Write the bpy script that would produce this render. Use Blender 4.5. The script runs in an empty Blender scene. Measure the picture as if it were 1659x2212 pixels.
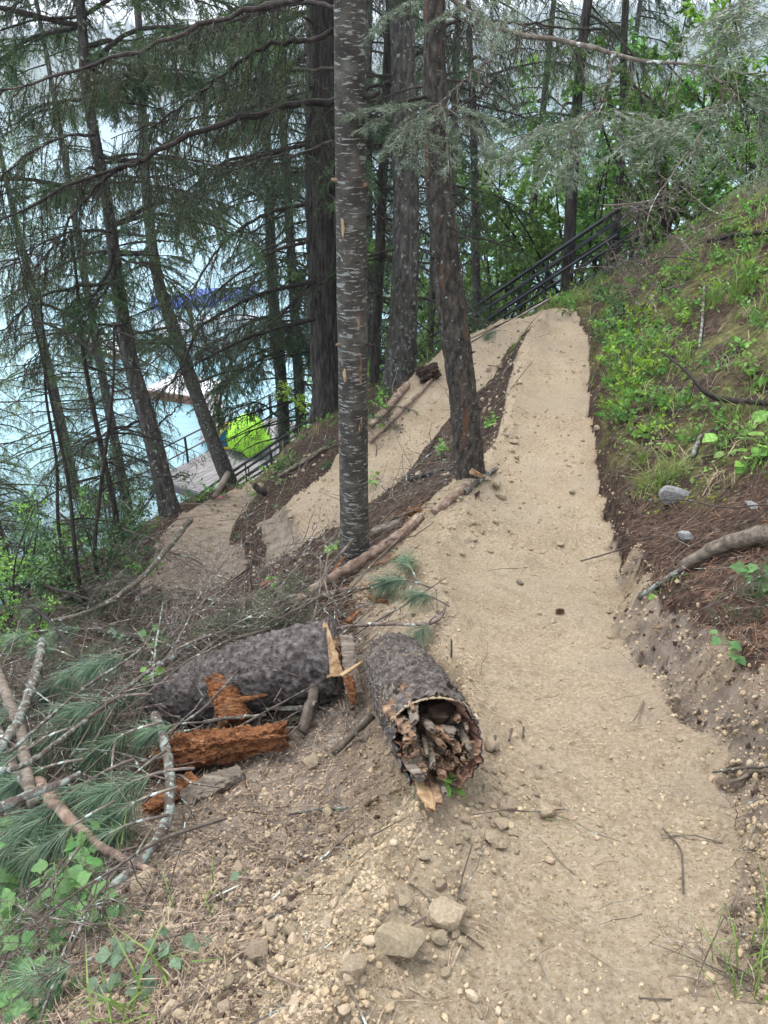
import bpy, math
import numpy as np
from mathutils import Vector, Matrix

# ------------------------------------------------------------------ camera, sky, sun, exposure
SC = bpy.context.scene
COL = SC.collection
PITCH = math.radians(29.0)
CAMH = 1.6
FPX = 769.0
cam_data = bpy.data.cameras.new("camera")
cam = bpy.data.objects.new("camera", cam_data)
COL.objects.link(cam)
cam.location = (0, 0, CAMH)
cam.rotation_euler = (math.radians(90) - PITCH, 0, 0)
cam_data.sensor_fit = 'VERTICAL'
cam_data.sensor_height = 24.0
cam_data.lens = 24.0 * FPX / 1024.0
cam_data.clip_start = 0.05
cam_data.clip_end = 6000
SC.camera = cam

SUN_EL, SUN_AZ = math.radians(62), math.radians(-35)     # azimuth measured from +Y towards +X
world = bpy.data.worlds.new("World")
SC.world = world
world.use_nodes = True
wn = world.node_tree
for n in list(wn.nodes):
    wn.nodes.remove(n)
w_out = wn.nodes.new('ShaderNodeOutputWorld')
w_bg = wn.nodes.new('ShaderNodeBackground')
w_sky = wn.nodes.new('ShaderNodeTexSky')
w_sky.sky_type = 'NISHITA'
w_sky.sun_disc = False
w_sky.sun_elevation = SUN_EL
w_sky.sun_rotation = SUN_AZ
w_sky.dust_density = 4.0
w_sky.air_density = 1.0
w_mix = wn.nodes.new('ShaderNodeMix')
w_mix.data_type = 'RGBA'
w_mix.inputs['Factor'].default_value = 0.80          # overcast: a pale even cloud layer over the clear sky
w_mix.inputs['B'].default_value = (9.3, 9.9, 10.6, 1)
wn.links.new(w_sky.outputs[0], w_mix.inputs['A'])
wn.links.new(w_mix.outputs['Result'], w_bg.inputs['Color'])
w_bg.inputs['Strength'].default_value = 0.12
wn.links.new(w_bg.outputs[0], w_out.inputs['Surface'])

sun_d = bpy.data.lights.new("sun", 'SUN')
sun_d.energy = 1.3
sun_d.angle = math.radians(30)
sun_d.color = (1.0, 0.96, 0.9)
sun = bpy.data.objects.new("sun", sun_d)
COL.objects.link(sun)
_sd = Vector((math.sin(SUN_AZ) * math.cos(SUN_EL), math.cos(SUN_AZ) * math.cos(SUN_EL), math.sin(SUN_EL)))
sun.rotation_euler = _sd.to_track_quat('Z', 'Y').to_euler()
SC.view_settings.view_transform = 'Standard'
SC.view_settings.look = 'None'
SC.view_settings.gamma = 1.0
SC.view_settings.use_curve_mapping = False
SC.view_settings.exposure = 1.42
SC.cycles.max_bounces = 6
SC.cycles.diffuse_bounces = 3
SC.cycles.glossy_bounces = 2
SC.cycles.transmission_bounces = 3
SC.cycles.transparent_max_bounces = 6
SC.cycles.use_adaptive_sampling = True

# ------------------------------------------------------------------ noise
def _hash(ix, iy, iz, seed):
    h = (ix * 374761393 + iy * 668265263 + iz * 2147483647 + seed * 1274126177) & 0xFFFFFFFF
    h = ((h ^ (h >> 13)) * 1274126177) & 0xFFFFFFFF
    h = (h ^ (h >> 16)) & 0xFFFFFFFF
    return h.astype(np.float64) / 4294967295.0

def vnoise(P, seed=0):
    P = np.asarray(P, float)
    I = np.floor(P).astype(np.int64)
    f = P - I
    f = f * f * (3 - 2 * f)
    x, y, z = I[:, 0], I[:, 1], I[:, 2]
    def H(a, b, c):
        return _hash(x + a, y + b, z + c, seed)
    fx, fy, fz = f[:, 0], f[:, 1], f[:, 2]
    a = H(0, 0, 0) * (1 - fx) + H(1, 0, 0) * fx
    b = H(0, 1, 0) * (1 - fx) + H(1, 1, 0) * fx
    c = H(0, 0, 1) * (1 - fx) + H(1, 0, 1) * fx
    d = H(0, 1, 1) * (1 - fx) + H(1, 1, 1) * fx
    return ((a * (1 - fy) + b * fy) * (1 - fz) + (c * (1 - fy) + d * fy) * fz) * 2 - 1

def fbm(P, octaves=4, seed=0, gain=0.5, lac=2.03):
    P = np.asarray(P, float)
    s = np.zeros(len(P)); a = 1.0; t = 0
    for k in range(octaves):
        s += a * vnoise(P * lac ** k + 17.3 * k, seed + k); t += a; a *= gain
    return s / t

def noise2(x, y, scale, octaves=4, seed=0, gain=0.5):
    P = np.stack([np.asarray(x) * scale, np.asarray(y) * scale, np.zeros(np.shape(x))], 1)
    return fbm(P, octaves, seed, gain)

def worley(P, seed=0):
    P = np.asarray(P, float)
    I = np.floor(P).astype(np.int64)
    f1 = np.full(len(P), 9.0); f2 = np.full(len(P), 9.0); cid = np.zeros(len(P))
    for a in (-1, 0, 1):
        for b in (-1, 0, 1):
            for c in (-1, 0, 1):
                J = I + (a, b, c)
                fx = J[:, 0] + _hash(J[:, 0], J[:, 1], J[:, 2], seed)
                fy = J[:, 1] + _hash(J[:, 0], J[:, 1], J[:, 2], seed + 5)
                fz = J[:, 2] + _hash(J[:, 0], J[:, 1], J[:, 2], seed + 9)
                d = np.sqrt((P[:, 0] - fx) ** 2 + (P[:, 1] - fy) ** 2 + (P[:, 2] - fz) ** 2)
                m = d < f1
                f2 = np.where(m, f1, np.minimum(f2, d))
                cid = np.where(m, _hash(J[:, 0], J[:, 1], J[:, 2], seed + 31), cid)
                f1 = np.where(m, d, f1)
    return f1, f2, cid

def sstep(x):
    x = np.clip(x, 0, 1)
    return x * x * (3 - 2 * x)

# ------------------------------------------------------------------ picture point -> ray (points read off the photo at 1659 x 2212)
CP, SP = math.cos(PITCH), math.sin(PITCH)
def ray(dx, dy):
    a = (dx * 768 / 1659 - 384) / FPX
    b = (512 - dy * 1024 / 2212) / FPX
    return np.array([a, CP + b * SP, -SP + b * CP])
ORG = np.array([0, 0, CAMH])
def W(dx, dy, t):
    return ORG + ray(dx, dy) * t
def WY(dx, dy, Y):
    r = ray(dx, dy)
    return ORG + r * (Y / r[1])
def WZ(dx, dy, Z):
    r = ray(dx, dy)
    return ORG + r * ((Z - CAMH) / r[2])

# ------------------------------------------------------------------ terrain
TRAIL1 = [(.4, -2.5, .3, .6), (.35, -1, .12, .6), (.30, 0, .02, .5), (.36, 1.0, -.1, .42), (.76, 2.0, -.45, .44), (.80, 2.7, -.72, .40), (.78, 3.3, -.95, .40), (.95, 4.3, -1.2, .60),
          (1.22, 5.3, -1.3, .52), (1.54, 6.5, -1.3, .40), (1.75, 7.5, -1.27, .38), (1.98, 8.5, -1.22, .36), (2.22, 9.5, -1.17, .33), (2.42, 10.3, -1.12, .26)]
TRAIL2 = [(2.3, 10.4, -1.14, .2), (1.9, 10.45, -1.25, .33), (1.42, 10.15, -1.42, .40), (.92, 9.6, -1.7, .42), (.36, 8.8, -2.0, .44), (-.22, 7.95, -2.35, .46), (-.9, 7.3, -2.72, .5), (-1.6, 7.0, -3.0, .5), (-2.0, 7.1, -3.12, .45)]
TRAIL3 = [(-2.0, 7.1, -3.12, .5), (-2.3, 8.0, -3.27, .42), (-2.33, 9.0, -3.45, .38), (-2.12, 9.9, -3.63, .36), (-2.05, 10.8, -3.95, .34), (-2.2, 12.0, -4.6, .3)]
CTRL = [  # x, y, z of the hillside as it was before the trail was cut
    # uphill lip of the cut bank
    (1.3, .2, .2), (1.3, 1.2, .1), (1.38, 2.0, -.17), (1.42, 2.7, -.38), (1.5, 3.3, -.58), (1.95, 4.3, -.85), (2.1, 5.3, -.93), (2.3, 6.5, -.88), (2.5, 7.5, -.82), (2.7, 8.5, -.78), (2.9, 9.5, -.75), (3.0, 10.3, -.85),
    # upper slope
    (2.9, 2, .8), (5, 2, 2.3), (2.6, 3.6, .2), (3.5, 5.3, .15), (6, 5.3, 2.0), (3.9, 7, .25), (4.2, 8, .35), (6.5, 8, 2.0), (4.5, 9.7, .62), (6, 9.5, 1.5), (8, 9, 3),
    (3.8, 11.3, -.55), (5.0, 11.3, .4), (2.6, 11.6, -1.25), (3.3, 14, -1.75), (5.3, 12.8, -.3), (7.5, 12.5, 1.3), (1.5, 12.5, -2.3),
    # stair line ground
    (1.0, 16, -4.0), (-.9, 17.7, -5.9), (-3.1, 19.5, -8.2), (-5.3, 21.3, -10.9),
    # between and below the legs
    (.24, 11, -2.25), (-.98, 12.2, -3.2), (.6, 10.3, -2.0), (-.3, 9.4, -2.55), (-1.0, 9.0, -2.95), (-1.2, 10.5, -3.1), (-1.0, 11.3, -3.2),
    (-.2, 5.0, -1.6), (.55, 5.8, -1.43), (-1.2, 5.5, -2.3), (-.6, 6.3, -2.25), (.3, 7.2, -1.95),
    (-.63, 1.23, -.42), (-1.2, 1.3, -.88), (-2.0, 1.2, -1.5), (-.3, .5, -.15), (-1, 0, -.5), (.2, 1.2, -.3), (-.1, 1.6, -.55), (.22, 2.1, -.8), (-.02, 2.1, -.86), (-.3, 2.3, -.98), (.12, 2.6, -1.0), (.05, 2.95, -1.12), (-.35, 2.7, -1.2), (-.55, 3.0, -1.4), (-.25, 3.1, -1.28), (-.7, 2.0, -.95), (-1.2, 2.2, -1.15), (-1.76, 2.8, -1.65), (-2.5, 2, -2.0), (-2.8, 4.5, -2.6),
    (-.93, 3.65, -1.65), (-.05, 3.5, -1.2), (-.1, 4.1, -1.35), (-1.9, 5.8, -2.75), (-3.2, 6.5, -3.35), (-3.1, 8.0, -3.6), (-2.9, 9.2, -3.55),
    (-5, 8, -4.7), (-5, 12, -6.0), (-8, 6, -5.8), (-10, 12, -8.5), (-3, 14, -6.6), (-3.2, 17, -8.0), (-9, 20, -12.5), (-6, 25, -13.6), (-3, 26, -13), (-14, 14, -12), (-18, 10, -13.5), (1.5, 20, -7),
    (3, 26, -12.5), (10, 24, -7), (10, 17, -1.5), (20, 30, -10), (0, 29, -14.5), (-10, 27, -15.5), (-20, 20, -16), (10, 34, -15), (25, 42, -16), (30, 20, 2),
    (0, -3, .4), (3, -3, 2.6), (-3, -3, -1.8), (-8, -3, -5), (-15, 0, -10), (8, -3, 6), (15, 0, 9), (15, 8, 8), (15, -8, 10), (-20, -8, -14), (0, -10, .5), (30, 0, 17), (40, 30, 5), (-30, 10, -20), (-10, 45, -19), (30, 60, -20), (-40, 40, -24), (-35, -15, -20), (35, -20, 20)]
CTRL = np.array(CTRL, float)
def _tpsk(r2):
    return 0.5 * r2 * np.log(r2 + 1e-9)
def _tps_fit(C):
    n = len(C)
    d2 = ((C[:, None, :2] - C[None, :, :2]) ** 2).sum(2)
    K = _tpsk(d2) + np.eye(n) * 0.01
    Pm = np.hstack([np.ones((n, 1)), C[:, :2]])
    A = np.zeros((n + 3, n + 3)); A[:n, :n] = K; A[:n, n:] = Pm; A[n:, :n] = Pm.T
    return np.linalg.solve(A, np.concatenate([C[:, 2], np.zeros(3)]))
TPS = _tps_fit(CTRL)
def base_h(x, y):
    out = np.empty(len(x))
    for s in range(0, len(x), 20000):
        X, Y = x[s:s + 20000], y[s:s + 20000]
        d2 = (X[:, None] - CTRL[None, :, 0]) ** 2 + (Y[:, None] - CTRL[None, :, 1]) ** 2
        out[s:s + 20000] = _tpsk(d2) @ TPS[:-3] + TPS[-3] + TPS[-2] * X + TPS[-1] * Y
    return out
def _trail(x, y, T):
    best = np.full(len(x), 1e9); zt = np.zeros(len(x)); hw = np.zeros(len(x)); side = np.zeros(len(x))
    for (x0, y0, z0, w0), (x1, y1, z1, w1) in zip(T[:-1], T[1:]):
        dx, dy = x1 - x0, y1 - y0
        u = np.clip(((x - x0) * dx + (y - y0) * dy) / (dx * dx + dy * dy), 0, 1)
        d = np.hypot(x - x0 - u * dx, y - y0 - u * dy)
        m = d < best
        best = np.where(m, d, best); zt = np.where(m, z0 + u * (z1 - z0), zt); hw = np.where(m, w0 + u * (w1 - w0), hw)
        side = np.where(m, np.sign((x - x0) * dy - (y - y0) * dx), side)
    return best, zt, hw, side
def terrain(x, y, full=False):
    """height, and masks: soil (bare tan earth), path (trail tread), moss, duff"""
    x = np.asarray(x, float); y = np.asarray(y, float)
    h0 = base_h(x, y)
    n1 = noise2(x, y, 1.3, 3, 3); n2 = noise2(x, y, 5.0, 3, 8)
    h = h0 + .10 * n1
    soil = np.zeros(len(x)); path = np.zeros(len(x)); cut = np.zeros(len(x))
    for k, (T, up, dn, es) in enumerate(((TRAIL3, .22, .45, .05), (TRAIL2, .3, .5, .25), (TRAIL1, .16, .42, .45))):
        d, zt, hw, side = _trail(x, y, T)
        hw = hw + .07 * n2 + .05 * n1
        rise = h - zt
        upm = sstep(rise / .15 + .5)
        wd = up * upm + dn * (1 - upm)
        if k == 2:
            wd = np.where(upm < .5, wd * (1 - .5 * sstep((y - 1.3) / .4) * sstep((3.4 - y) / .4)), wd * (.62 + .7 * sstep((4.3 - y) / 1.5)))
        e = (d - hw) / wd
        f = sstep(e)
        dish = .03 * (1 - np.clip(d / np.maximum(hw, .1), 0, 1) ** 2)
        zz = zt - dish + .015 * n2
        if k == 2:
            zz = zz + .05 * (1 - upm) * np.exp(-((d - hw - .05) / .14) ** 2)     # loose berm on the outer edge
        h = zz * (1 - f) + h * f
        es2 = es * np.ones(len(x))
        if k == 2:
            es2 = es2 * (1 - .72 * sstep((y - 5.6) / .8)) + (1.25 - .40 * sstep((1.9 - y) / .8)) * sstep((3.3 - y) / 1.2) + .15 * sstep((6 - y) / 1.0)
        ext = np.where(upm > .5, up * (1.0 - .9 * sstep((y - 3.6) / 1.0) if k == 2 else -.1), es2)
        soil = np.maximum(soil, 1 - sstep((d - hw - ext + .16 * n1 + .1 * n2) / .16 + .5))
        path = np.maximum(path, (d < hw).astype(float))
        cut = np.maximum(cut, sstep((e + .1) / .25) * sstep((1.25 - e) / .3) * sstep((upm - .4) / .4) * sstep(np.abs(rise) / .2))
    # micro relief: clods in the loose soil, smoother tread
    loose = soil * (1 - .72 * path)
    n3 = noise2(x, y, 14, 3, 21); n4 = noise2(x, y, 38, 2, 33)
    h = h + .022 * n3 * (.35 + loose) + .012 * n4 * (.55 + loose) + cut * (.06 * n2 + .05 * n3 + .02 * n4) + .02 * n2 * cut
    if not full:
        return h
    moss = (1 - soil) * sstep((x - 1.5 + .55 * n1 - .25 * np.maximum(0, 4.8 - y) * 3) / .4) * sstep((y - 3.9 + .6 * n1) / .8)
    moss = np.maximum(moss, (1 - soil) * sstep((y - 11 + n1) / 1.0))
    return h, soil, path, moss, cut

def H1(x, y):
    return float(terrain(np.array([x]), np.array([y]))[0])
_TT = np.concatenate([np.linspace(.6, 14, 420), np.linspace(14.1, 60, 300)])
def G(dx, dy, lift=0.0):
    """the point of the ground that a picture point shows"""
    r = ray(dx, dy)
    P = ORG + _TT[:, None] * r
    g = P[:, 2] - terrain(P[:, 0], P[:, 1])
    i = int(np.argmax(g < 0))
    if g[i] >= 0:
        i = len(g) - 1
    if i > 0:
        t = _TT[i - 1] + (_TT[i] - _TT[i - 1]) * g[i - 1] / max(g[i - 1] - g[i], 1e-9)
    else:
        t = _TT[0]
    p = ORG + t * r
    p[2] += lift
    return p

# ------------------------------------------------------------------ mesh helpers
def tag(o, label=None, cat=None, group=None, kind=None):
    if label: o['label'] = label
    if cat: o['category'] = cat
    if group: o['group'] = group
    if kind: o['kind'] = kind
    return o
def link(name, me, parent=None, m=None):
    o = bpy.data.objects.new(name, me)
    COL.objects.link(o)
    if parent is not None:
        o.parent = parent
    return o
def empty(name, loc=(0, 0, 0), rot=(0, 0, 0)):
    o = bpy.data.objects.new(name, None)
    o.empty_display_size = .1
    o.location = loc; o.rotation_euler = rot
    COL.objects.link(o)
    return o
class MB:
    """collects vertices and faces (triangles and quads) of one mesh"""
    def __init__(s):
        s.V = []; s.T = []; s.Q = []; s.n = 0; s.C = []; s.MT = []; s.MQ = []
    def add(s, V, F, mi=0):
        V = np.asarray(V, float).reshape(-1, 3); F = np.asarray(F, np.int64)
        if len(V) == 0 or len(F) == 0:
            return s
        s.V.append(V)
        if F.shape[1] == 3:
            s.T.append(F + s.n); s.MT.append(np.full(len(F), mi))
        else:
            s.Q.append(F + s.n); s.MQ.append(np.full(len(F), mi))
        s.n += len(V)
        return s
    def data(s, name, mats, smooth=False):
        V = np.concatenate(s.V) if s.V else np.zeros((0, 3))
        T = np.concatenate(s.T) if s.T else np.zeros((0, 3), np.int64)
        Q = np.concatenate(s.Q) if s.Q else np.zeros((0, 4), np.int64)
        me = bpy.data.meshes.new(name)
        me.vertices.add(len(V)); me.vertices.foreach_set('co', V.astype(np.float32).ravel())
        me.loops.add(len(T) * 3 + len(Q) * 4)
        me.loops.foreach_set('vertex_index', np.concatenate([T.ravel(), Q.ravel()]).astype(np.int32))
        me.polygons.add(len(T) + len(Q))
        st = np.concatenate([np.arange(len(T)) * 3, len(T) * 3 + np.arange(len(Q)) * 4])
        me.polygons.foreach_set('loop_start', st.astype(np.int32))
        if not isinstance(mats, (list, tuple)): mats = [mats]
        for m in mats: me.materials.append(m)
        if len(mats) > 1:
            me.polygons.foreach_set('material_index', np.concatenate(s.MT + s.MQ).astype(np.int32))
        me.polygons.foreach_set('use_smooth', np.full(len(T) + len(Q), bool(smooth)))
        me.update(calc_edges=True)
        return me
    def build(s, name, mats, parent=None, smooth=False):
        return link(name, s.data(name, mats, smooth), parent)

def norm(v):
    v = np.asarray(v, float)
    return v / (np.linalg.norm(v, axis=-1, keepdims=True) + 1e-12)
def tubes(P, R, n=4, cap=True):
    """P (M,K,3) centre lines, R (M,K) radii -> V, Q, T"""
    P = np.asarray(P, float); R = np.asarray(R, float)
    if P.ndim == 2: P = P[None]
    if R.ndim == 1: R = R[None]
    M, K, _ = P.shape
    T = norm(np.gradient(P, axis=1))
    ref = np.where(np.abs(T[:, :1, 2:3]) > .9, np.array([1., 0, 0]), np.array([0, 0, 1.]))
    ref = np.broadcast_to(ref, T.shape)
    A = norm(np.cross(T, ref)); B = np.cross(T, A)
    an = np.arange(n) * 2 * math.pi / n
    V = P[:, :, None] + R[:, :, None, None] * (A[:, :, None] * np.cos(an)[None, None, :, None] + B[:, :, None] * np.sin(an)[None, None, :, None])
    idx = np.arange(M * K * n).reshape(M, K, n)
    a = idx[:, :-1, :]; b = np.roll(a, -1, 2); d = idx[:, 1:, :]; c = np.roll(d, -1, 2)
    Q = np.stack([a, b, c, d], -1).reshape(-1, 4)
    V = V.reshape(-1, 3)
    Tt = np.zeros((0, 3), np.int64)
    if cap:
        cs = np.concatenate([P[:, 0], P[:, -1]])
        i0 = len(V) + np.arange(M); i1 = i0 + M
        V = np.vstack([V, cs])
        s0 = idx[:, 0, :]; e0 = idx[:, -1, :]
        t0 = np.stack([np.broadcast_to(i0[:, None], s0.shape), np.roll(s0, -1, 1), s0], -1).reshape(-1, 3)
        t1 = np.stack([np.broadcast_to(i1[:, None], e0.shape), e0, np.roll(e0, -1, 1)], -1).reshape(-1, 3)
        Tt = np.vstack([t0, t1])
    return V, Q, Tt
def add_tubes(mb, P, R, n=4, mi=0, cap=True):
    V, Q, T = tubes(P, R, n, cap)
    mb.V.append(V); mb.Q.append(Q + mb.n); mb.MQ.append(np.full(len(Q), mi))
    if len(T): mb.T.append(T + mb.n); mb.MT.append(np.full(len(T), mi))
    mb.n += len(V)
def resample(pts, K):
    """smooth (Catmull-Rom) resampling of a poly-line, any width of rows"""
    pts = np.asarray(pts, float)
    n = len(pts)
    if n == 2:
        u = np.linspace(0, 1, K)[:, None]
        return pts[0] * (1 - u) + pts[1] * u
    s = np.concatenate([[0], np.cumsum(np.linalg.norm(np.diff(pts[:, :3], axis=0), axis=1))])
    q = np.linspace(0, s[-1], K)
    i = np.clip(np.searchsorted(s, q, 'right') - 1, 0, n - 2)
    u = ((q - s[i]) / np.maximum(s[i + 1] - s[i], 1e-9))[:, None]
    p1, p2 = pts[i], pts[i + 1]
    p0 = pts[np.maximum(i - 1, 0)]; p3 = pts[np.minimum(i + 2, n - 1)]
    p0 = np.where((i == 0)[:, None], 2 * p1 - p2, p0); p3 = np.where((i == n - 2)[:, None], 2 * p2 - p1, p3)
    return .5 * (2 * p1 + (p2 - p0) * u + (2 * p0 - 5 * p1 + 4 * p2 - p3) * u ** 2 + (3 * p1 - p0 - 3 * p2 + p3) * u ** 3)
def grow(base, d, L, K, rng, grav=0.0, wob=0.15):
    """M growing paths -> (M,K+1,3)"""
    M = len(base)
    P = np.zeros((M, K + 1, 3)); P[:, 0] = base
    d = norm(d)
    st = (np.asarray(L) / K)[:, None]
    for k in range(K):
        d = norm(d + rng.normal(0, wob, (M, 3)) + np.array([0, 0, -1.0]) * (grav / K))
        P[:, k + 1] = P[:, k] + d * st
    return P
def frames(X, up=None, rng=None):
    """rotation matrices whose columns are (x, y, z) with x along X"""
    X = norm(X)
    if up is None:
        up = rng.normal(0, 1, X.shape)
    Zt = np.cross(X, up); Zt = norm(Zt)
    Yt = np.cross(Zt, X)
    return np.stack([X, Yt, Zt], -1)
def stamp(mb, TV, TF, pos, R, sc, mi=0):
    """copies of a template (TV, TF) at pos with rotation matrices R and scale sc (M,) or (M,3)"""
    M = len(pos)
    if M == 0: return
    sc = np.asarray(sc, float)
    if sc.ndim == 1: sc = np.repeat(sc[:, None], 3, 1)
    V = np.einsum('mij,mkj->mki', R, TV[None] * sc[:, None, :]) + pos[:, None, :]
    F = (TF[None] + (np.arange(M) * len(TV))[:, None, None]).reshape(-1, TF.shape[1])
    mb.add(V.reshape(-1, 3), F, mi)
def ico(sub=1):
    import bmesh
    bm = bmesh.new()
    bmesh.ops.create_icosphere(bm, subdivisions=sub, radius=1.0)
    V = np.array([v.co[:] for v in bm.verts]); F = np.array([[v.index for v in f.verts] for f in bm.faces])
    bm.free()
    return V, F
def rock_shape(sub, seed, cuts=14, squash=(1, .8, .62)):
    rng = np.random.default_rng(seed)
    V, F = ico(sub)
    V = V.copy()
    for _ in range(cuts):
        n = norm(rng.normal(0, 1, 3)); d = rng.uniform(.42, .8)
        s = V @ n
        V -= np.where(s > d, (s - d) * .95, 0)[:, None] * n
    if sub >= 3:
        V *= (1 + .05 * fbm(V * 3, 3, seed))[:, None]
        V *= (1 + .05 * fbm(V * 7, 3, seed + 3))[:, None]
    return V * np.array(squash), F
def randrot(M, rng, flat=False):
    if flat:
        a = rng.uniform(0, 2 * math.pi, M); c, s = np.cos(a), np.sin(a); z = np.zeros(M); o = np.ones(M)
        R = np.stack([np.stack([c, -s, z], -1), np.stack([s, c, z], -1), np.stack([z, z, o], -1)], 1)
        return R
    return frames(rng.normal(0, 1, (M, 3)), rng=rng)
def copy_tree(o, parent=None):
    c = o.copy(); COL.objects.link(c); c.parent = parent
    for ch in list(o.children):
        copy_tree(ch, c)
    return c

# ------------------------------------------------------------------ materials
def nmat(name, cols, scale=6.0, detail=5.0, stretch=(1, 1, 1), rough=.85, bump=None, spec=.25, hue=0.0, trans=0.0, spots=None, rough_noise=0.0, attr=None, dist=0.0):
    """cols: [(pos, rgb)] over a noise; bump: (scale, strength, distance[, stretch]); spots: [(scale, lo, hi, rgb, stretch, detail)] laid over it"""
    m = bpy.data.materials.new(name)
    m.use_nodes = True
    nt = m.node_tree; N = nt.nodes; L = nt.links
    bs = N['Principled BSDF']
    tc = N.new('ShaderNodeTexCoord')
    def noise(sc, det, st=(1, 1, 1), rg=.55, ds=0.0):
        mp = N.new('ShaderNodeMapping'); mp.inputs['Scale'].default_value = st
        L.new(tc.outputs['Object'], mp.inputs['Vector'])
        nz = N.new('ShaderNodeTexNoise'); nz.inputs['Scale'].default_value = sc; nz.inputs['Detail'].default_value = det
        nz.inputs['Roughness'].default_value = rg; nz.inputs['Distortion'].default_value = ds
        L.new(mp.outputs[0], nz.inputs['Vector'])
        return nz.outputs['Fac']
    def ramp(fac, cs):
        r = N.new('ShaderNodeValToRGB')
        el = r.color_ramp.elements
        while len(el) < len(cs): el.new(.5)
        for e, (p, c) in zip(el, cs):
            e.position = p; e.color = (*c, 1) if len(c) == 3 else c
        L.new(fac, r.inputs['Fac'])
        return r.outputs['Color']
    base = ramp(noise(scale, detail, stretch, ds=dist), cols)
    if spots:
        for (sc, lo, hi, rgb, st, det) in spots:
            f = ramp(noise(sc, det, st, .6), [(lo, (0, 0, 0)), (hi, (1, 1, 1))])
            mx = N.new('ShaderNodeMix'); mx.data_type = 'RGBA'
            L.new(f, mx.inputs['Factor']); L.new(base, mx.inputs['A']); mx.inputs['B'].default_value = (*rgb, 1)
            base = mx.outputs['Result']
    if hue:
        oi = N.new('ShaderNodeObjectInfo')
        hs = N.new('ShaderNodeHueSaturation')
        mr = N.new('ShaderNodeMapRange'); mr.inputs['To Min'].default_value = 1 - hue; mr.inputs['To Max'].default_value = 1 + hue
        L.new(oi.outputs['Random'], mr.inputs['Value']); L.new(mr.outputs[0], hs.inputs['Value'])
        mr2 = N.new('ShaderNodeMapRange'); mr2.inputs['To Min'].default_value = .5 - hue * .07; mr2.inputs['To Max'].default_value = .5 + hue * .07
        mu = N.new('ShaderNodeMath'); mu.operation = 'FRACT'; mm = N.new('ShaderNodeMath'); mm.operation = 'MULTIPLY'; mm.inputs[1].default_value = 7.31
        L.new(oi.outputs['Random'], mm.inputs[0]); L.new(mm.outputs[0], mu.inputs[0]); L.new(mu.outputs[0], mr2.inputs['Value']); L.new(mr2.outputs[0], hs.inputs['Hue'])
        L.new(base, hs.inputs['Color']); base = hs.outputs['Color']
    L.new(base, bs.inputs['Base Color'])
    bs.inputs['Roughness'].default_value = rough
    bs.inputs['Specular IOR Level'].default_value = spec
    if bump:
        bp = N.new('ShaderNodeBump'); bp.inputs['Strength'].default_value = bump[1]; bp.inputs['Distance'].default_value = bump[2]
        L.new(noise(bump[0], 6.0, bump[3] if len(bump) > 3 else (1, 1, 1), .65), bp.inputs['Height'])
        L.new(bp.outputs[0], bs.inputs['Normal'])
    if trans:
        tl = N.new('ShaderNodeBsdfTranslucent'); mxs = N.new('ShaderNodeMixShader'); mxs.inputs[0].default_value = trans
        L.new(base, tl.inputs['Color']); L.new(bs.outputs[0], mxs.inputs[1]); L.new(tl.outputs[0], mxs.inputs[2])
        L.new(mxs.outputs[0], N['Material Output'].inputs['Surface'])
    return m

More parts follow.
